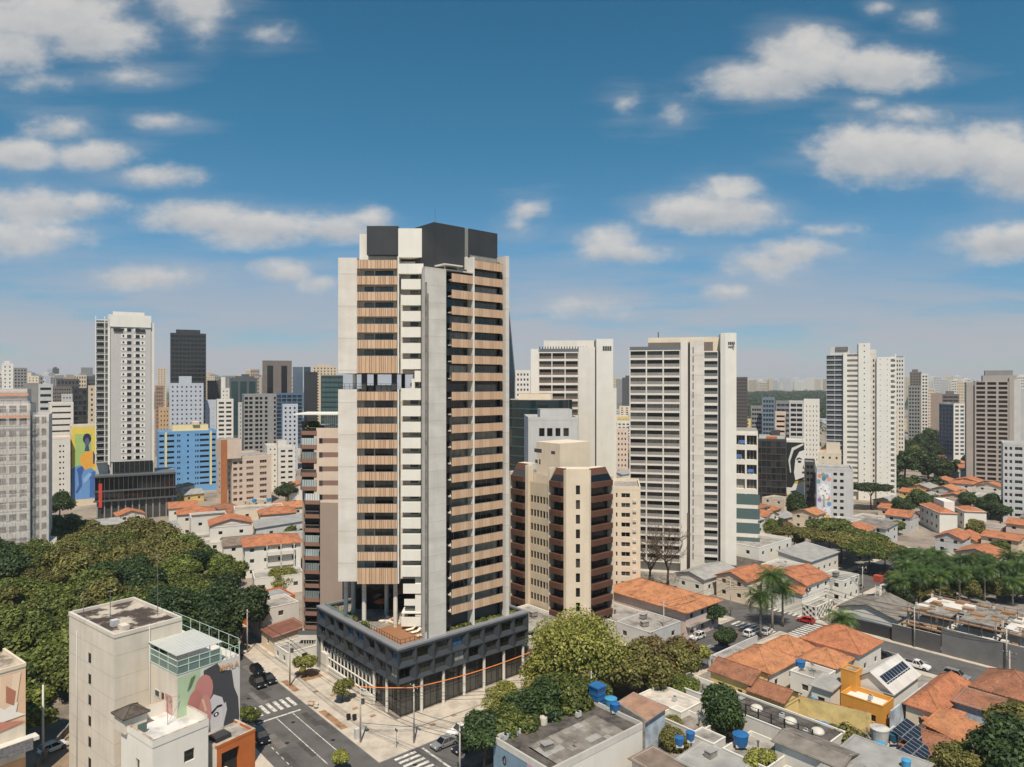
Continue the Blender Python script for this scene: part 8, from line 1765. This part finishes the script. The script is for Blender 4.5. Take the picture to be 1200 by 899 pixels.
# skyline towers
def sky_tower(p_, ytop, D, w, wm2, look):
    nwin = max(2, int(w/4)); far(None, p_-w/2/D*820, p_+w/2/D*820, ytop, D, wm2, gf_.choice((GLASSD, GLASS, GLASSD)), nwin, gf_.choice((3.1, 3.3, 6.4)), gf_.uniform(.25, .7), gf_.uniform(.35, .55), depth=w*gf_.uniform(.7, 1.1), pent=gf_.choice((0, 3, 4)), name='skyline_tower')
    o = LAST[-1]; auto(o, look, 'tower', 'far towers on the skyline', (o.location.x, o.location.y, 58))
SKW = [(WHITE, 'white'), (PALEG, 'pale grey'), (BEIGE, 'beige'), (MIDG, 'mid grey'), (BLUEG, 'bluish'), (DARKG, 'dark'), (TAUPE, 'taupe'), (CREAM, 'cream')]
for (x0, x1, n_, y0, y1, d0, d1) in ((-15, 112, 42, 429, 446, 800, 2600), (182, 200, 8, 434, 448, 900, 2200), (240, 400, 52, 431, 447, 900, 2800), (600, 624, 8, 440, 450, 900, 2200), (716, 740, 7, 440, 448, 1200, 2600), (862, 972, 34, 441, 450, 2700, 4200), (1058, 1145, 52, 439, 449, 1500, 3800), (1185, 1215, 8, 436, 446, 1500, 3000)):
    for i in range(n_):
        wm2, wn2 = gf_.choice(SKW+[SKW[5], SKW[3]] if x0 < 850 else SKW[:3]+SKW[:2]); D = gf_.uniform(d0, d1); p_ = x0+(x1-x0)*(i+gf_.uniform(.1, .9))/n_; w = gf_.uniform(16, 34) if D < 2600 else gf_.uniform(18, 40)
        if hidden(p_-3, p_+3, y0, D): continue
        sh_ = 'slim' if w < 21 else ('broad' if w > 29 else 'plain'); sky_tower(p_, gf_.triangular(y0, y1, y1-3), D, w, wm2, f'{wn2} {sh_} far tower')
# wooded hills
hm = MB(); nx, ny = 60, 24; P = []
for j in range(ny+1):
    for i in range(nx+1):
        X_ = -3600+i*140; Y_ = 1500+j*140; f = max(0, math.sin(math.pi*j/ny))**.8; r_ = .55+.45*math.sin(X_*.0016+.8)*math.cos(Y_*.0011); e = 1 if 450 < X_ < 1900 else .35
        P.append((X_, Y_, -1+(26*r_+6)*f*e*min(1, i/6, (nx-i)/6)))
hm.add(P, [(j*(nx+1)+i, j*(nx+1)+i+1, (j+1)*(nx+1)+i+1, (j+1)*(nx+1)+i) for j in range(ny) for i in range(nx)], mat('wooded ground', (70, 80, 52), .95, 'dirty', .3, .004), smooth=True); structure('hills', hm)
def hz(X_, Y_):
    i, j = (X_+3600)/140, (Y_-1500)/140; f = max(0, math.sin(math.pi*min(max(j/ny, 0), 1)))**.8; r_ = .55+.45*math.sin(X_*.0016+.8)*math.cos(Y_*.0011); e = 1 if 450 < X_ < 1900 else .35
    return -1+(26*r_+6)*f*e
gg = np.random.default_rng(8); lob = []
while len(lob) < 1500:
    D = gg.uniform(1120, 3000); p_ = gg.uniform(862, 985); X_ = (p_-600)/820*D; lob.append((X_, D, hz(X_, D)+6, gg.uniform(8, 15)))
o = bpy.data.objects.new('far_wood', leaf_mesh('far_wood', lob, 60000, 3.4, LEAF['deep'], 41, flat=.8)); col.objects.link(o); o['kind'] = 'stuff'; o['label'] = 'dark green wooded belt on the hills below the skyline at the right'
# the air between: one box of thin haze around everything
hb = MB(); HX, HY0, HY1, HZ = 15500, -380, 15900, 112
hb.box(-HX, HX, HY0, HY1, -2, HZ, GROUND); ho = hb.build('haze'); ho['kind'] = 'stuff'
hmat = bpy.data.materials.new('thin haze'); hmat.use_nodes = True; hn = hmat.node_tree; hn.nodes.remove(hn.nodes['Principled BSDF'])
pvn = hn.nodes.new('ShaderNodeVolumePrincipled'); pvn.inputs['Color'].default_value = (.90, .93, 1.0, 1); pvn.inputs['Density'].default_value = HAZE; pvn.inputs['Anisotropy'].default_value = .2
hn.links.new(pvn.outputs[0], hn.nodes['Material Output'].inputs['Volume']); ho.data.materials.clear(); ho.data.materials.append(hmat); hmat.cycles.homogeneous_volume = True
finish_auto()
import sys as _s
for o_ in bpy.data.objects:
    if o_.parent is None and len(str(o_.get('label', '')).split()) > 16: print('LONG', o_.name, o_['label'])
